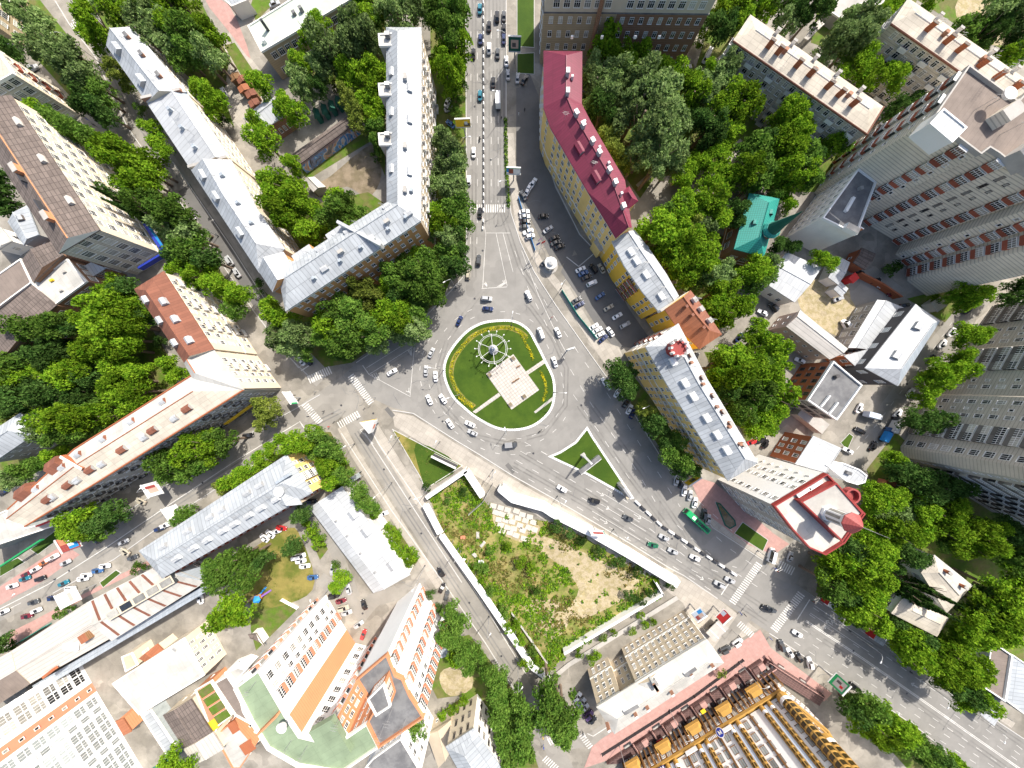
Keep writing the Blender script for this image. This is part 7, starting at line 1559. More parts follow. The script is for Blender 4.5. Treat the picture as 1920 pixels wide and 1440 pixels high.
grove(13, '1320,1350,70,b 1260,1400,60,b 1390,1420,70,b', 'by the glazed pavilion', (300, 1390), 'the pavilion')
TF = 'along the pit street'; TFA = 'the white billboard'
grove(14, '640,40,60,b 1310,130,38,d 1380,235,38,d 1470,270,70,g 1520,340,80,g 1450,400,80,g 1500,470,80,g 1560,550,70,g 1680,580,60,g 1700,650,50,g 1760,720,70,g 1820,780,80,g 1800,880,80,g 1860,950,70,g 1820,1020,80,g 1850,1120,80,g 1880,1220,80,g 1880,1330,70,g 1600,640,60,g 1500,600,60,b 1180,1140,70,g 1210,1220,60,g 400,1400,60,b 1400,1040,40,b 1480,990,40,b 1560,930,40,b', TF, (841, 1152), TFA)
grove(15, '60,930,80,g 100,1050,90,g 60,1160,90,g 40,1250,80,g 120,1280,60,g 280,870,100,g 360,950,110,g 270,1000,100,g 400,1050,100,g 320,1090,90,g 430,1130,70,g 390,1200,70,g', TF, (841, 1152), TFA)
PT = 'in the weedy pit'; PTA = 'the display wall'
grove(10, '1880,1210,35,b 1700,1350,50,g 1750,1250,35,g 1560,800,35,d 1440,860,30,g', PT, (836, 862), PTA)
grove(14, '1700,30,40,b 1750,110,45,g 1860,260,45,g 1890,370,45,b', PT, (836, 862), PTA)
grove(15, '900,410,30,b 1000,360,35,b 1060,340,30,b 600,620,40,b 640,590,35,b 500,580,35,b 960,290,30,b 560,480,28,b 760,410,30,b 680,460,30,b 880,140,40,d 960,170,40,d 1040,120,35,d 100,640,50,b 200,660,45,b 60,480,45,b 150,560,45,g 1180,60,40,d 1560,720,35,y 40,350,40,b 180,100,40,g', PT, (836, 862), PTA)
grove(11, '330,1060,45,d 420,1110,45,d 520,1170,40,d 660,1250,40,d 800,1330,45,d 940,1400,40,d 60,1330,45,b 150,1380,45,b', PT, (836, 862), PTA)
plant_trees()
# flower beds and ground cover
isl = [tuple(v) for v in smooth_closed(island, 4)]
arc = []
for a in range(55, 235, 4):
    d = Vector((math.cos(math.radians(a)), -math.sin(math.radians(a)))); c = Vector((936, 706))
    r = max((Vector(p) - c).dot(d) for p in isl if abs((Vector(p) - c).normalized().dot(Vector((-d.y, d.x)))) < .12); arc.append(tuple(c + d * (r - 16)))
arc2 = []
for a in list(range(12, 52, 4)): 
    d = Vector((math.cos(math.radians(a)), -math.sin(math.radians(a)))); c = Vector((936, 706)); r = max((Vector(p) - c).dot(d) for p in isl if abs((Vector(p) - c).normalized().dot(Vector((-d.y, d.x)))) < .12); arc2.append(tuple(c + d * (r - 16)))
fl = along(arc, 3.6, 2) + along(F('976,624 984,640 994,658 1000,676'), 3, 2) + along(F('1014,697 1022,715 1024,735 1018,752'), 3, 2) + along(F('862,745 875,758 888,765'), 3.4, 2)
leaf_stuff('flower_bed', None, fl, [MATS['flower'], MATS['leaf_y'], MATS['flower']], .16, 16, .5, 1)
sheet_arc = [MATS['soil']]
mb = MB(); q = [W(p, 0) for p in strip(arc, 9)]
fan_ang(mb, [tuple(v[:2]) for v in q], MX('lawn_dry'), .165); o = mb.build('bed_strip'); o['kind'] = 'structure'
leaf_stuff('grass_tufts', None, [(p[0], p[1], 3) for p in arc], [MATS['leaf_d'], MATS['leaf_g']], .1, 10, .3, 2)
rgp = random.Random(2); sp = []
from mathutils.geometry import intersect_point_tri_2d
def inside(p, poly):
    c = False; j = len(poly) - 1
    for i in range(len(poly)):
        if (poly[i][1] > p[1]) != (poly[j][1] > p[1]) and p[0] < (poly[j][0] - poly[i][0]) * (p[1] - poly[i][1]) / (poly[j][1] - poly[i][1]) + poly[i][0]: c = not c
        j = i
    return c
sandy = F('1000,1000 1040,1010 1130,1052 1195,1085 1190,1110 1140,1140 1090,1155 1060,1150 1080,1105 1050,1060 1015,1035'); slabs = F('920,935 1010,975 1010,1000 960,1030 925,990')
wd, wg = [], []
while len(wd) + len(wg) < 900:
    x, y = rgp.uniform(800, 1245), rgp.uniform(890, 1265)
    if not inside((x, y), PIT): continue
    s_ = inside((x, y), sandy) or inside((x, y), slabs)
    if s_ and rgp.random() < .85: continue
    n = math.sin(x * .03 + 1) * math.cos(y * .041) + rgp.uniform(-.6, .6)
    (wg if n > -.25 else wd).append((x, y, rgp.choice((2, 3, 4, 7, 10)) * rgp.uniform(.7, 1.2)))
leaf_stuff('undergrowth', None, wg, [MATS['leaf_b'], MATS['leaf_g'], MATS['leaf_b']], .26, 7, .7, 3); leaf_stuff('dry_weeds', None, wd, [MATS['weed_dry'], MATS['leaf_y'], MATS['weed_dry']], .25, 6, .5, 4)
hd = along(F('948,225 949,300 951,345 954,390'), 3.2, 4)
leaf_stuff('hedge', None, hd, [MATS['leaf_d'], MATS['leaf_b'], MATS['leaf_s']], .25, 14, 1.2, 5)
tg = []
for q, k in (('735,804 868,873 800,916', 60), ('462,1040 540,990 565,1010 590,1090 560,1125 480,1140', 50)):
    Q = F(q); x0, x1 = min(p[0] for p in Q), max(p[0] for p in Q); y0, y1 = min(p[1] for p in Q), max(p[1] for p in Q); n = 0
    while n < k:
        x, y = rgp.uniform(x0, x1), rgp.uniform(y0, y1)
        if inside((x, y), Q): tg.append((x, y, rgp.uniform(2, 5))); n += 1
leaf_stuff('dry_grass', None, tg, [MATS['leaf_y'], MATS['weed_dry'], MATS['leaf_g']], .14, 8, .2, 6)
leaf_stuff('flower_bed', None, along(F('1346,946 1362,972'), 5, 3), [MATS['flower'], MATS['red_tile'], MATS['leaf_y']], .14, 6, .35, 8)
# ================================================================ VEHICLES AND PEOPLE
PAINT = {}
for k, c, lab in (('w', (.8, .8, .8), 'white'), ('s', (.42, .43, .44), 'silver'), ('k', (.018, .018, .02), 'black'), ('d', (.07, .075, .08), 'dark grey'), ('b', (.015, .03, .1), 'dark blue'), ('l', (.045, .12, .28), 'blue'), ('t', (.02, .16, .22), 'teal'), ('r', (.45, .03, .03), 'red'), ('m', (.16, .02, .03), 'dark red'),
                  ('e', (.42, .38, .3), 'beige'), ('g', (.02, .14, .07), 'dark green'), ('p', (.09, .05, .13), 'dark purple'), ('o', (.55, .16, .04), 'orange'), ('G', (.02, .36, .12), 'green')):
    PAINT[k] = (M('car_paint_' + k, c, var=.01, rough=.25, spec=.6), lab)
M('car_glass', (.012, .014, .017), var=.02, rough=.08, spec=.7); M('tyre', (.015, .015, .015), var=.05, rough=.9); M('rim', (.4, .4, .4), var=.02, rough=.4); M('lamp_white', (.8, .8, .75), rough=.3); M('lamp_red', (.4, .01, .01), rough=.3)
def car_parts(kind):
    D = dict(sedan=(4.5, 1.78, .92, 1.46, -.62, .78, -1.5, -1.95 + 1.2), hatch=(4.1, 1.74, .95, 1.5, 0, 0, 0, 0), suv=(4.7, 1.9, 1.08, 1.78, 0, 0, 0, 0), van=(5.2, 1.95, 1.15, 2.15, 0, 0, 0, 0), minibus=(5.8, 2.05, 1.2, 2.5, 0, 0, 0, 0))[kind]
    L, Wd, hb, ht = D[:4]; x0, x1 = -L / 2, L / 2
    # cabin: windscreen foot / head, rear head / foot (x to the front)
    cab = dict(sedan=(1.0, .3, -1.0, -1.65), hatch=(1.05, .35, -1.45, -1.95), suv=(1.15, .6, -1.75, -2.2), van=(1.9, 1.25, -2.4, -2.52), minibus=(2.55, 2.1, -2.75, -2.85))[kind]
    body = MB(); pm = PAINT['w'][0]
    ns = 14; secs = []
    for i in range(ns + 1):
        u = -1 + 2 * i / ns; x = u * L / 2; e = max(0, abs(u) - .72) / .28
        w = Wd / 2 * (1 - .2 * e ** 2.2); top = hb * (1 - (.2 if u > 0 else .12) * e ** 2) - (.1 if u > cab[0] / (L / 2) else 0) ; bot = .22 + .12 * e
        secs.append([Vector((x, s * w * k, z)) for s, k, z in ((-1, .93, bot), (-1, 1.0, .5), (-1, .98, top * .82), (-1, .86, top), (1, .86, top), (1, .98, top * .82), (1, 1.0, .5), (1, .93, bot))])
    for A, B in zip(secs, secs[1:]):
        for j in range(8): body.face([A[j], A[(j + 1) % 8], B[(j + 1) % 8], B[j]][::-1], pm)
    body.face(secs[0], pm); body.face(secs[-1][::-1], pm)
    wb, wt = Wd / 2 * .84, Wd / 2 * .68
    f0, f1, r1, r0 = cab; zb = hb - .08
    def q(x, y, z): return Vector((x, y, z))
    roof = [q(f1, -wt, ht), q(f1, wt, ht), q(r1, wt, ht), q(r1, -wt, ht)]
    mid = [q((f1 + r1) / 2, -wt, ht + .05), q((f1 + r1) / 2, wt, ht + .05)]
    body.face([roof[0], roof[1], mid[1], mid[0]][:], pm); body.face([mid[0], mid[1], roof[2], roof[3]], pm)
    # pillars: a slightly larger painted shell behind the glass
    for s in (-1, 1):
        pts = [q(f0, s * wb, zb), q(f1, s * wt, ht), q(r1, s * wt, ht), q(r0, s * wb, zb)]
        body.face(pts if s < 0 else pts[::-1], pm)
    body.face([q(f0, -wb, zb), q(f0, wb, zb), roof[1], roof[0]], pm); body.face([q(r0, wb, zb), q(r0, -wb, zb), roof[3], roof[2]], pm)
    gl = MX('car_glass'); out = [('body', body)]
    def glass(nm, pts, n, ins=.1):
        c = sum(pts, Vector()) / len(pts); n = Vector(n).normalized(); pp = [c + (p - c) * (1 - ins) + n * .012 for p in pts]; m = MB()
        nr = (pp[1] - pp[0]).cross(pp[2] - pp[1]); m.face(pp if nr.dot(n) > 0 else pp[::-1], gl); out.append((nm, m))
    glass('windscreen', [q(f0, -wb, zb), q(f0, wb, zb), roof[1], roof[0]], (1, 0, .8)); 
    glass('rear_window', [q(r0, wb, zb), q(r0, -wb, zb), roof[3], roof[2]], (-1, 0, .8), .16)
    for s in (-1, 1): glass('side_window', [q(f0 - .1, s * wb, zb + .1), q(f1, s * wt, ht), q(r1, s * wt, ht), q(r0 + .1, s * wb, zb + .1)], (0, s, .3), .12)
    for x in (L * .31, -L * .31):
        for s in (-1, 1):
            m = MB(); y = s * (Wd / 2 - .1); m.tube([(x, y - .1, .32), (x, y + .1, .32)], .32, .32, MX('tyre'), 12); m.tube([(x, y - .105, .32), (x, y + .105, .32)], .19, .19, MX('rim'), 8); out.append(('wheel', m))
    for s in (-1, 1):
        m = MB(); m.box((x1 - .16, s * Wd * .34, hb * .62), (.22, .34, .14), 0, MX('lamp_white')); out.append(('headlight', m)); m = MB(); m.box((x0 + .14, s * Wd * .36, hb * .66), (.2, .26, .16), 0, MX('lamp_red')); out.append(('tail_light', m))
    return [(nm, m.data(nm)) for nm, m in out]
CARS = {}
def car(px, ang, kind, colour, label, group):
    if kind not in CARS: CARS[kind] = car_parts(kind)
    p = W(px, .7); t = empty('car' if kind in ('sedan', 'hatch', 'suv') else kind, (p.x, p.y, .07), math.radians(ang)); tag(t, label, {'van': 'van', 'minibus': 'minibus'}.get(kind, 'car'), group)
    for nm, me in CARS[kind]:
        o = bpy.data.objects.new(nm, me); C.objects.link(o); o.parent = t
        if nm == 'body': o.material_slots[0].link = 'OBJECT'; o.material_slots[0].material = PAINT[colour][0]
KIND = {'c': 'sedan', 'h': 'hatch', 'u': 'suv', 'v': 'van', 'm': 'minibus'}; KN = {'c': 'saloon car', 'h': 'hatchback', 'u': 'off-road car', 'v': 'van', 'm': 'minibus'}
CL = []
def cars(t, s, where, an, aname, group):
    for q in s.split():
        f = q.split(','); CL.append(dict(p=P(t, f[0] + ',' + f[1])[0], a=float(f[2]), c=f[3][0], k=f[3][1] if len(f[3]) > 1 else 'c', where=where, an=an, aname=aname, group=group))
U = 'driving on the upper avenue'
cars(2, '1678,65,90,t 1682,293,90,b 1630,400,90,k 1680,715,90,t 1808,125,90,ku 1748,195,90,k 1748,362,90,wu 1812,400,90,d 1778,617,90,k 1632,1142,90,w 1597,1352,90,wh', U, (906, 0), 'the top edge', 'cars on the upper avenue')
cars(6, '1680,155,90,k 1670,512,86,du 1590,620,85,eh', U, (906, 430), 'the barrier end', 'cars on the upper avenue')
cars(2, '1860,120,90,d 1860,215,90,k 1860,290,90,b 1878,458,92,w 1890,560,92,s', 'at the upper avenue kerb', (965, 82), 'the green rimmed billboard', 'cars parked by the upper avenue')
cars(2, '1440,765,60,w 1450,815,20,s 1458,930,140,l', 'in the avenue grove shade', (868, 230), 'the yellow billboard', 'cars parked by the orange house'); cars(2, '140,30,25,s', 'parked on the school roof side', (560, 20), 'the school', 'cars parked by the school')
cars(3, '42,585,85,s 93,598,60,k', 'parked below the avenue lawn squares', (985, 120), 'the lawn square', 'cars parked by the avenue lawns'); cars(3, '1480,385,60,w 1460,430,60,wv 1500,470,60,eu 1310,505,15,s', 'at the brown brick block', (1277, 122), 'its foot corner', 'cars parked behind the brick block')
cars(1, '245,510,30,s 1680,690,120,w 1650,735,120,k', 'among the left yard trees', (450, 160), 'the tin garages', 'cars parked in the left yards'); cars(4, '835,930,65,w', 'parked between cream roof and tower', (1650, 230), 'the cream roof', 'cars parked by the tower')
cars(5, '1720,515,125,su 1775,605,125,s', 'parked on the dark street', (410, 443), 'the street lamp', 'cars parked on the dark street'); cars(6, '340,1265,125,w 390,1265,125,k', 'waiting before the left zebra', (600, 705), 'the zebra', 'cars waiting at the left zebra')
R_ = 'driving round the roundabout'
cars(6, '1730,800,-3,su 1740,875,-5,b 1525,965,65,b 1315,1205,65,s 1275,1340,88,s 1347,1382,95,w 1020,1350,30,w', R_, (855, 541), 'the lamp at the avenue mouth', 'cars on the roundabout')
cars(10, '1300,118,115,w 1402,112,125,w 1455,297,125,w 1605,300,155,w 1625,365,155,s', R_, (855, 541), 'the lamp at the avenue mouth', 'cars on the roundabout')
cars(7, '125,778,115,wu 217,1060,110,wv 345,1053,115,w 320,1275,110,w', R_, (1052, 541), 'the teal fence end', 'cars on the roundabout')
A1 = 'in the first car park'
cars(7, '92,148,8,w 97,185,5,s 100,222,5,k 100,262,0,d 120,297,-160,w 135,332,20,wh 235,182,5,k 270,280,35,s 318,345,25,k 330,380,20,d 358,410,25,k 85,25,120,d 118,-5,60,w 245,525,45,d', A1, (1031, 499), 'the round white stand', 'cars in the first car park')
cars(3, '160,1370,60,w 130,1405,60,w', A1, (1031, 499), 'the round white stand', 'cars in the first car park')
A2 = 'in the second car park'
cars(7, '515,580,25,w 535,610,25,l 560,640,25,k 610,575,125,ku 670,575,120,e 598,685,25,wu 660,780,35,l 485,810,30,d 507,845,30,b 725,868,30,e 790,930,30,w 848,997,30,su 613,1010,30,w 640,1035,30,w 660,1070,30,w 685,1100,40,b 738,1048,125,w', A2, (1031, 499), 'the round white stand', 'cars in the second car park')
S1 = 'before the large yellow house'
cars(7, '700,1425,130,w', S1, (1195, 757), 'the lamp in the bushes', 'cars parked before the yellow house'); cars(11, '712,10,130,w 790,65,60,w 855,145,55,k 880,190,62,w 903,225,65,b', S1, (1195, 757), 'the lamp in the bushes', 'cars parked before the yellow house')
S2 = 'parked askew under the yellow billboard'
cars(11, '1233,722,78,s 1270,745,75,k 1292,800,78,w 1335,835,78,s 1370,890,75,w 1440,975,80,du 1470,1015,75,s', S2, (1299, 901), 'the yellow billboard', 'cars parked by the white house')
A3 = 'driving on the lower avenue'
cars(11, '375,785,150,w 617,875,165,ku 870,1005,155,d 1140,1150,155,s 1057,1207,165,g 1207,1253,155,s 1372,1303,155,w', A3, (1189, 934), 'the triangle lawn tip', 'cars on the lower avenue'); cars(15, '1555,60,155,su 1635,30,155,s 1910,245,150,k', A3, (1189, 934), 'the triangle lawn tip', 'cars on the lower avenue'); cars(16, '25,250,155,d 220,432,150,w 650,830,145,k', A3, (1189, 934), 'the triangle lawn tip', 'cars on the lower avenue')
cars(16, '100,520,100,du 165,575,120,w 235,610,110,k 310,650,100,wu', 'at the hotel corner', (1433, 1228), 'the terrace corner', 'cars parked by the hotel'); cars(15, '1600,550,25,du 1690,495,35,wu', 'parked beside the hotel stairs', (1357, 1157), 'the red billboard', 'cars parked by the hotel')
cars(15, '490,905,45,w 520,945,40,s 540,985,30,s 575,1040,40,pu 600,1080,30,k', 'at the tan house end', (1118, 1326), 'the roof corner', 'cars parked by the tan house')
SD = 'parked on the side street'
cars(12, '685,180,60,w 690,350,150,k 975,220,45,w 1070,65,50,w 790,465,60,k', SD, (1652, 905), 'the orange stall', 'cars on the side street'); cars(8, '1500,880,50,d 1380,1050,50,w 1310,1140,50,w 1235,1255,55,k', SD, (1652, 905), 'the orange stall', 'cars on the side street'); cars(12, '600,500,150,w', SD, (1652, 905), 'the orange stall', 'cars on the side street')
YD = 'in the yards behind the chapel'
cars(8, '40,865,130,du 690,610,130,k 810,665,15,k 860,715,150,w 905,745,120,m 240,1265,155,w 30,1085,150,r 530,800,20,s 580,1000,120,wv 1030,850,10,k', YD, (1485, 520), 'the white hall', 'cars in the right yards'); cars(7, '1880,905,150,w 1840,965,150,ku 1705,1090,50,b 1375,1240,60,k', YD, (1485, 520), 'the white hall', 'cars in the right yards')
cars(11, '1800,435,20,r 1870,420,35,k 1900,450,60,k', 'behind the large yellow house', (1422, 870), 'its roof corner', 'cars behind the yellow house'); cars(12, '165,1295,70,s', 'at the crossing by the tall white house', (1542, 1037), 'the red roof tip', 'cars at the lower crossing'); cars(12, '20,1280,75,wm', 'waiting by the tall white house', (1542, 1037), 'the red roof tip', 'cars at the lower crossing')
L1 = 'on the wide left road'
cars(9, '1055,880,155,e 925,1185,25,s 750,1170,35,k 1235,1062,20,w 1195,1085,20,b 935,1260,150,e 490,1340,25,s 620,1160,25,r 580,1172,25,w 400,1300,30,wu 330,1340,30,o 265,1390,30,w 200,1425,25,m 785,1365,5,w 730,1400,5,l 645,1435,5,w 1860,385,10,k 995,1300,20,d', L1, (285, 918), 'the white and red billboard', 'cars on the wide left road')
cars(13, '90,75,15,w 185,20,20,t 300,20,20,k 475,55,25,t 525,95,5,w 620,20,5,w 395,165,5,b 250,195,15,d 270,260,20,w 200,300,10,m 25,270,25,w', L1, (285, 918), 'the white and red billboard', 'cars on the wide left road'); cars(9, '20,810,30,b', 'parked behind the long white roof', (60, 800), 'the grey house', 'cars in the left yards')
Y2 = 'around the playground yard'
cars(10, '420,880,5,k 190,1080,-10,r 150,1108,20,w 105,1125,140,w 62,1155,140,w 325,1290,12,wv 335,1328,10,w 365,1365,5,w 575,1395,85,s', Y2, (498, 1112), 'the slide set', 'cars around the playground'); cars(14, '425,10,5,l', Y2, (498, 1112), 'the slide set', 'cars around the playground'); cars(13, '1505,170,100,w', Y2, (498, 1112), 'the slide set', 'cars around the playground')
T2_ = 'parked between the two towers'
cars(14, '585,148,8,ku 637,188,15,m 655,240,15,eu 680,275,15,s 770,365,35,s 805,440,70,r 810,215,110,k 695,100,105,s', T2_, (656, 1186), 'the orange corner strip', 'cars between the towers')
cars(14, '1395,90,65,k 1430,145,75,d', 'parked on the pit street pavement', (841, 1152), 'the blank billboard', 'cars on the pit street'); cars(10, '950,975,20,w 1385,1410,125,k', 'on the pit street', (841, 1152), 'the blank billboard', 'cars on the pit street')
cn = {}
for T in CL: cn.setdefault((T['where'], T['c'], T['k']), []).append(T)
for (w, c, k), L_ in cn.items():
    L_.sort(key=lambda T: (T['p'][0] - T['an'][0]) ** 2 + (T['p'][1] - T['an'][1]) ** 2)
    for i, T in enumerate(L_):
        lab = f'{PAINT[c][1]} {KN[k]} {w}' + (f', {ORD[i]} {T["aname"]}' if len(L_) > 1 else '')
        car(T['p'], T['a'], KIND[k], c, lab, T['group'])
# ---- lorries and the bus
def truck(px, ang, label, cab, box, bl=4.6, h=2.9, name='lorry', boxroof=None):
    p = W(px, 1.2); t = empty(name, (p.x, p.y, .07), math.radians(ang)); tag(t, label, 'lorry'); R = Matrix.Rotation(math.radians(ang), 3, 'Z')
    def pt(nm, c, sz, mt, tp=1.0, mtop=None): m = MB(); m.box(Vector((p.x, p.y, .07)) + R @ Vector(c), sz, math.radians(ang), mt, mtop, tp); return m.build(nm, t)
    def fix(o): pass
    for nm, c, sz, mt, tp in (('cab', (bl / 2 + .5, 0, .45), (1.8, 1.95, 1.75), PAINT[cab][0], .88), ('windscreen', (bl / 2 + 1.2, 0, 1.25), (.5, 1.7, .7), MX('car_glass'), .85), ('cargo_box', (-.6, 0, .75), (bl, 2.15, h - .75), box, 1), ('chassis', (0, 0, .4), (bl + 2, 1.2, .3), MX('steel_dark'), 1)): pt(nm, c, sz, mt, tp)
    for x in (bl / 2 + .5, -bl / 2 + .6):
        for s in (-1, 1):
            m = MB(); c = Vector((p.x, p.y, .07)) + R @ Vector((x, s * .85, .42)); e = R @ Vector((0, .14, 0)); m.tube([c - e, c + e], .42, .42, MX('tyre'), 12); m.build('wheel', t)
    for s in (-1, 1): pt('headlight', (bl / 2 + 1.38, s * .7, .6), (.12, .3, .2), MX('lamp_white'))
    # children were built in world space around the root: undo its rotation for them
    Ri = Matrix.Rotation(-math.radians(ang), 4, 'Z')
    for o in C.objects:
        if o.parent == t: o.data.transform(Ri)
truck(P(2, '1817,760')[0], 90, 'white box lorry on the upper avenue beside the dark shade', 'w', MX('white'), 4.4, 3.0)
truck(P(10, '1905,455')[0], 5, 'small lorry with a grey tarpaulin box turning at the foot of the roundabout', 'd', MX('steel'), 3.2, 2.2)
truck(P(12, '770,235')[0], -15, 'white lorry with a pale violet box parked by the grass triangle', 'w', MX('pale_blue'), 4.6, 2.9); truck(P(12, '885,385')[0], 60, 'blue lorry parked behind the grey boxed one on the side street', 'l', MX('blue_light'), 4.2, 2.2); truck(P(12, '940,310')[0], 60, 'grey boxed lorry on the side street under the trees', 'd', MX('steel_light'), 5, 2.9); truck(P(15, '1530,385')[0], 45, 'white lorry unloading beside the silver shelter', 'w', MX('white'), 3.6, 2.4)
p = W(P(11, '1383,1025')[0], 1.5); t = empty('bus', (p.x, p.y, .07), math.radians(137)); tag(t, 'green city bus in the shade on the lower avenue', 'bus')
def bpart(nm, m): o = m.build(nm); o.parent = t; return o
m = MB(); gp = PAINT['G'][0]
pr = [(-6.1, 1.1), (-6.1, -1.1), (-5.9, -1.25), (5.9, -1.25), (6.2, -1.05), (6.2, 1.05), (5.9, 1.25), (-5.9, 1.25)]
pq = pr if area(pr) > 0 else pr[::-1]; m.prism(pq, .35, 2.75, gp, gp); m.prism(offset(pq, .12), 2.75, 2.95, gp, gp); bpart('body', m)
for s in (-1, 1):
    for i in range(7): m = MB(); m.box((-5 + i * 1.6, s * 1.25, 1.35), (1.35, .06, 1.0), 0, MX('car_glass')); bpart('side_window', m)
m = MB(); m.box((6.2, 0, 1.2), (.08, 1.9, 1.3), 0, MX('car_glass')); bpart('windscreen', m)
for x, sx, mt in ((2.8, 1.5, 'white'), (1.0, 1.0, 'steel_dark'), (-.4, 1.0, 'green_dark'), (-1.7, .9, 'steel_dark'), (-2.9, .9, 'green_dark'), (-4.6, 1.8, 'green_dark')): m = MB(); m.box((x, 0, 2.95), (sx, 1.3, .22), 0, MX(mt)); bpart('roof_hatch', m)
for s in (-.35, .35): m = MB(); m.tube([(-4.8, s, 3.2), (-.5, s * .9, 3.45)], .05, .04, MX('steel_dark'), 5); bpart('trolley_pole', m)
for x in (3.8, -3.4):
    for s in (-1, 1): m = MB(); m.tube([(x, s * 1.0, .48), (x, s * 1.2, .48)], .48, .48, MX('tyre'), 12); bpart('wheel', m)
for s in (-1, 1): m = MB(); m.box((6.22, s * .85, .55), (.08, .35, .22), 0, MX('lamp_white')); bpart('headlight', m)
# motorcycles
for (tl_, s, a, lab) in ((2, '1678,1040', 90, 'motorcycle with a dark clad rider on the upper avenue'), (11, '212,352', 35, 'motorcycle with a rider leaving the roundabout')):
    p = W(P(tl_, s)[0], .5); t = empty('motorcycle', (p.x, p.y, .07), math.radians(a)); tag(t, lab.split(' with')[0] + lab[lab.index(' rider'):].replace(' rider', ' ridden', 1), 'motorcycle')
    def mpart(nm, m): o = m.build(nm); o.parent = t
    m = MB(); m.box((0, 0, .45), (1.1, .3, .35), 0, MX('steel_dark'), taper=.7); mpart('frame', m); m = MB(); m.box((-.25, 0, .8), (.7, .3, .1), 0, MX('dark_wall')); mpart('seat', m); m = MB(); m.tube([(.45, -.38, 1.05), (.5, 0, 1.0), (.45, .38, 1.05)], .03, .03, MX('steel_dark'), 5); mpart('handlebar', m)
    for x in (.7, -.7): m = MB(); m.tube([(x, -.07, .31), (x, .07, .31)], .31, .31, MX('tyre'), 12); mpart('wheel', m)
    m = MB(); m.box((.72, 0, .85), (.12, .2, .2), 0, MX('lamp_white')); mpart('headlight', m)
# ---- people
def person_mesh(pose, shirt, legs, skin, hair):
    """one skinned body; materials by height and region"""
    st = .22 if pose == 'walk' else 0.0
    sit = pose == 'sit'
    V = [(0, 0, .92), (0, 0, 1.12), (.01, 0, 1.32), (.01, 0, 1.46), (.02, 0, 1.54), (.03, 0, 1.66)]; E = [(0, 1), (1, 2), (2, 3), (3, 4), (4, 5)]; Rr = [(.15, .13), (.135, .11), (.17, .12), (.07, .07), (.055, .055), (.1, .085)]
    def chain(root, pts):
        k = root
        for co, r in pts: V.append(co); Rr.append((r, r)); E.append((k, len(V) - 1)); k = len(V) - 1
        return k
    for s in (-1, 1):
        f = s * st
        if sit: chain(0, [((.05, s * .1, .9), .095), ((.42, s * .16, .78), .075), ((.3, s * .17, .42), .05), ((.44, s * .17, .38), .04)])
        else: chain(0, [((.0, s * .1, .86), .095), ((f * .6 + .03, s * .1, .5), .065), ((f - .02, s * .1, .1), .042), ((f + .12, s * .1, .04), .035)])
        if sit: hand = chain(2, [((0, s * .2, 1.4), .06), ((.2, s * .26, 1.16), .045), ((.48, s * .3, 1.08), .033)]); hx = (.48, s * .3, 1.08, 1)
        else: hand = chain(2, [((0, s * .2, 1.4), .06), ((-f * .35, s * .25, 1.12), .045), ((-f * .9 + .05, s * .25, .88), .032)]); hx = (-f * .9 + .05, s * .25, .88, 0)
        for i in range(4):
            o = (i - 1.5) * .02
            e = (hx[0] + .1, hx[1] + o, hx[2] - .01) if hx[3] else (hx[0] + .02 + o, hx[1] - .01 * s, hx[2] - .1 - .01 * (i in (1, 2)))
            e2 = (e[0] + .03, e[1], e[2] - .03) if hx[3] else (e[0] + .01, e[1] - .015 * s, e[2] - .04)
            chain(hand, [(e, .011), (e2, .009)])
        chain(hand, [((hx[0] + .05, hx[1] - s * .04, hx[2] - .03), .011), ((hx[0] + .08, hx[1] - s * .045, hx[2] - .07), .009)])
    me = bpy.data.meshes.new('person'); me.from_pydata(V, E, []); o = bpy.data.objects.new('tmp', me); C.objects.link(o)
    sk = o.modifiers.new('s', 'SKIN'); 
    for i, r in enumerate(Rr): me.skin_vertices[0].data[i].radius = r
    me.skin_vertices[0].data[0].use_root = True
    ss = o.modifiers.new('d', 'SUBSURF'); ss.levels = 1; ss.render_levels = 1
    dg = bpy.context.evaluated_depsgraph_get(); ne = bpy.data.meshes.new_from_object(o.evaluated_get(dg)); bpy.data.objects.remove(o)
    bm = bmesh.new(); bm.from_mesh(ne)
    for v in bm.verts:           # face: brow, nose, chin
        if v.co.z > 1.56: v.co.x += .02 if v.co.x > .08 and v.co.z < 1.66 else 0
    # nose, eyes and ears grown from the head
    def lump(c, sz): bmesh.ops.create_icosphere(bm, subdivisions=1, radius=1, matrix=Matrix.Translation(c) @ Matrix.Diagonal((*sz, 1)))
    lump((.135, 0, 1.64), (.025, .014, .02)); lump((.125, 0, 1.6), (.012, .028, .007))
    for s in (-1, 1): lump((.03, s * .088, 1.65), (.02, .012, .03)); lump((.12, s * .034, 1.665), (.012, .013, .01))
    for f in bm.faces:
        c = f.calc_center_median(); f.smooth = True
        arm = abs(c.y) > .19
        f.material_index = 2 if c.z > 1.49 else (2 if arm and c.z < 1.2 else (0 if c.z > .93 or arm else (3 if c.z < .1 and not sit else 1)))
    bm.to_mesh(ne); bm.free()
    ne.materials.clear()
    for m in (shirt, legs, skin, M('shoe', (.03, .025, .02))): ne.materials.append(m)
    ne.name = 'person'
    h = bpy.data.meshes.new('hair'); bm = bmesh.new(); bmesh.ops.create_icosphere(bm, subdivisions=2, radius=1, matrix=Matrix.Translation((.0, 0, 1.705)) @ Matrix.Diagonal((.112, .1, .085, 1)))
    bm.to_mesh(h); bm.free(); h.materials.append(hair); return ne, h
sk = M('skin', (.5, .3, .2), var=.02); ha = M('hair', (.05, .03, .015), var=.1)
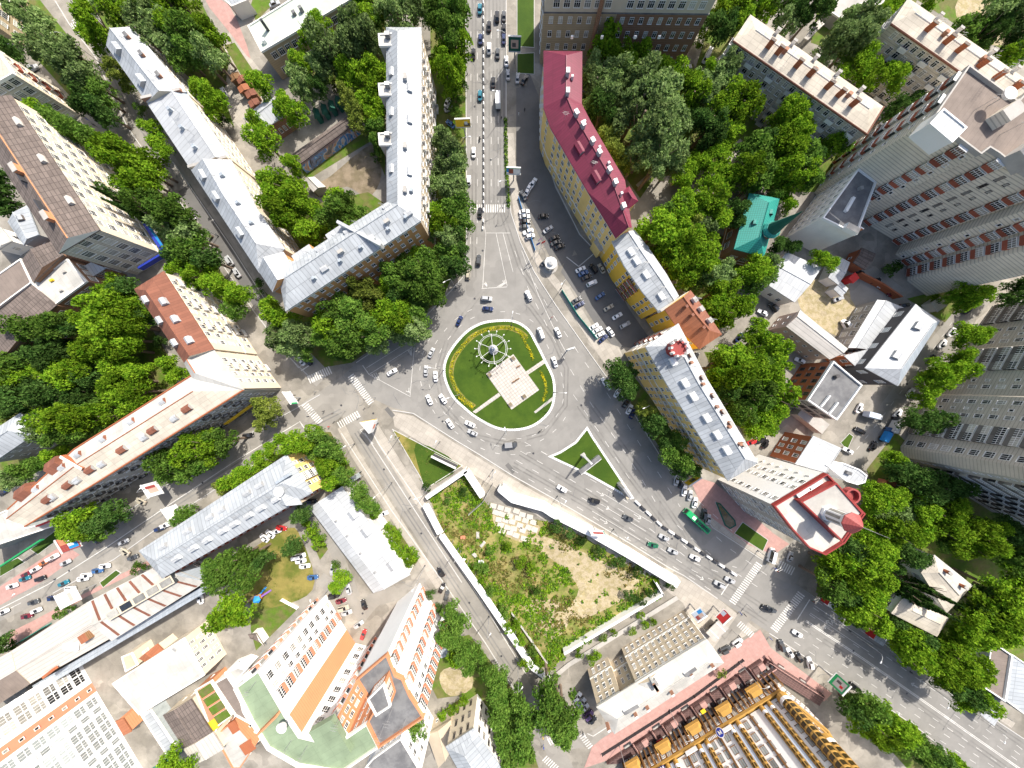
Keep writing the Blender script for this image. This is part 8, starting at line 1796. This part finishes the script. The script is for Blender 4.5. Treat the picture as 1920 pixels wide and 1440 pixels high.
PCOL = {'dark': (.03, .03, .035), 'white': (.75, .75, .75), 'red': (.5, .04, .04), 'blue': (.04, .08, .35), 'grey': (.2, .2, .2), 'yellow': (.6, .42, .05), 'black': (.02, .02, .02), 'beige': (.45, .36, .25)}
for k, v in PCOL.items(): M('cloth_' + k, v, var=.05, rough=.9)
PM = {}
def person(px, ang, top, legs, lab, pose='walk', z=.07):
    key = (pose, top, legs)
    if key not in PM: PM[key] = person_mesh(pose, MX('cloth_' + top), MX('cloth_' + legs), sk, ha)
    me, hm = PM[key]; p = W(px, .9); o = bpy.data.objects.new('person', me); C.objects.link(o); o.location = (p.x, p.y, z); o.rotation_euler = (0, 0, math.radians(ang)); tag(o, lab, 'person', 'passers-by')
    h = bpy.data.objects.new('hair', hm); C.objects.link(h); h.parent = o
for t, s, a, tp, lg, lab in ((10, '465,300', 30, 'dark', 'blue', 'person in dark top walking on the pink corner by the left zebra'), (10, '545,320', 200, 'red', 'dark', 'person in red top walking on the pink corner by the left zebra'), (10, '505,205', 60, 'dark', 'dark', 'person all in dark crossing the left zebra'), (10, '765,250', 100, 'white', 'dark', 'person in white top at the end of the pit street zebra'), (2, '268,655', 300, 'dark', 'dark', 'person in dark clothes on the school path, the upper of two'), (2, '280,690', 280, 'beige', 'dark', 'person in beige top on the school path, the lower of two'),
    (1, '655,895', 320, 'blue', 'dark', 'person in blue top by the white block trees'), (1, '710,940', 300, 'dark', 'blue', 'person in dark top near the T-shaped street end'), (15, '530,1175', 80, 'dark', 'dark', 'person in dark clothes on the lowest small zebra'), (15, '545,1195', 70, 'white', 'blue', 'person in white top on the lowest small zebra'), (15, '232,1210', 60, 'yellow', 'dark', 'person in yellow top under the lowest street trees'), (15, '237,1285', 240, 'blue', 'dark', 'person in blue top by the lowest street zebra'), (15, '1715,280', 10, 'blue', 'dark', 'person in blue top by the red billboard'), (15, '1745,290', 10, 'dark', 'dark', 'person in dark clothes by the red billboard kerb'),
    (16, '20,470', 40, 'blue', 'blue', 'person in blue on the pink pavement by the avenue'), (16, '400,890', 150, 'dark', 'blue', 'person in dark top at the end of the pink pavement'), (16, '195,235', 40, 'dark', 'dark', 'person in dark clothes crossing the avenue zebra'), (3, '95,825', 270, 'dark', 'grey', 'person in dark top on the grey parking by the raspberry roof'), (3, '50,855', 90, 'white', 'grey', 'person in white top on the grey parking by the raspberry roof'), (10, '440,60', 10, 'grey', 'dark', 'person in grey top on the left crossing'), (10, '1155,850', 60, 'dark', 'dark', 'person in dark clothes beside the pit street walkway'), (12, '55,1385', 90, 'blue', 'dark', 'person in blue top at the zebra by the tall white house'), (12, '35,1330', 90, 'red', 'dark', 'person in red top near the white minibus'),
    (7, '300,940', 120, 'red', 'dark', 'person in red top on the avenue pavement by the mast'), (6, '20,790', 300, 'white', 'dark', 'person in white top on the left street pavement'), (9, '1110,945', 30, 'dark', 'dark', 'person in dark clothes on the wide left road'), (15, '150,-10', 30, 'beige', 'dark', 'person in beige top inside the pit')):
    person(P(t, s)[0], a, tp, lg, lab)
for (tl_, s, a, lab, tp) in ((2, '1678,1040', 90, 'rider in dark clothes on the upper avenue motorcycle', 'black'), (11, '212,352', 35, 'rider in grey clothes on the roundabout motorcycle', 'grey')):
    person(P(tl_, s)[0], a, tp, 'dark', lab, 'sit', .0)
# ================================================================ CAMERA, SUN, SKY
cd = bpy.data.cameras.new('camera'); co = bpy.data.objects.new('camera', cd); C.objects.link(co)
co.location = (0, 0, HC); co.rotation_euler = (0, 0, 0); cd.sensor_fit = 'HORIZONTAL'; cd.sensor_width = 36; cd.lens = 36 * (S * HC) / 1920.0
cd.clip_start = .5; cd.clip_end = 3000; bpy.context.scene.camera = co
el = math.radians(SUN_EL); sx, sy = Vector(SUN_XY).normalized()
d = Vector((sx * math.cos(el), sy * math.cos(el), math.sin(el)))
sd = bpy.data.lights.new('sun', 'SUN'); so = bpy.data.objects.new('sun', sd); C.objects.link(so); sd.energy = 4.4; sd.angle = math.radians(.5); sd.color = (1, .95, .87)
so.rotation_euler = d.to_track_quat('Z', 'Y').to_euler(); so.location = d * 200
w = bpy.data.worlds.new('World'); bpy.context.scene.world = w; w.use_nodes = True; nt = w.node_tree
sk_ = nt.nodes.new('ShaderNodeTexSky'); sk_.sky_type = 'NISHITA'; sk_.sun_disc = False; sk_.sun_elevation = el; sk_.sun_rotation = math.atan2(sx, sy)
sk_.air_density = 1.0; sk_.dust_density = 3.5; sk_.ozone_density = .4
nt.links.new(sk_.outputs[0], nt.nodes['Background'].inputs[0]); nt.nodes['Background'].inputs[1].default_value = .13
sc = bpy.context.scene; sc.view_settings.view_transform = 'Standard'; sc.view_settings.look = 'None'; sc.view_settings.gamma = 1; sc.view_settings.exposure = .66
sc.cycles.max_bounces = 6; sc.cycles.diffuse_bounces = 3; sc.cycles.transparent_max_bounces = 4
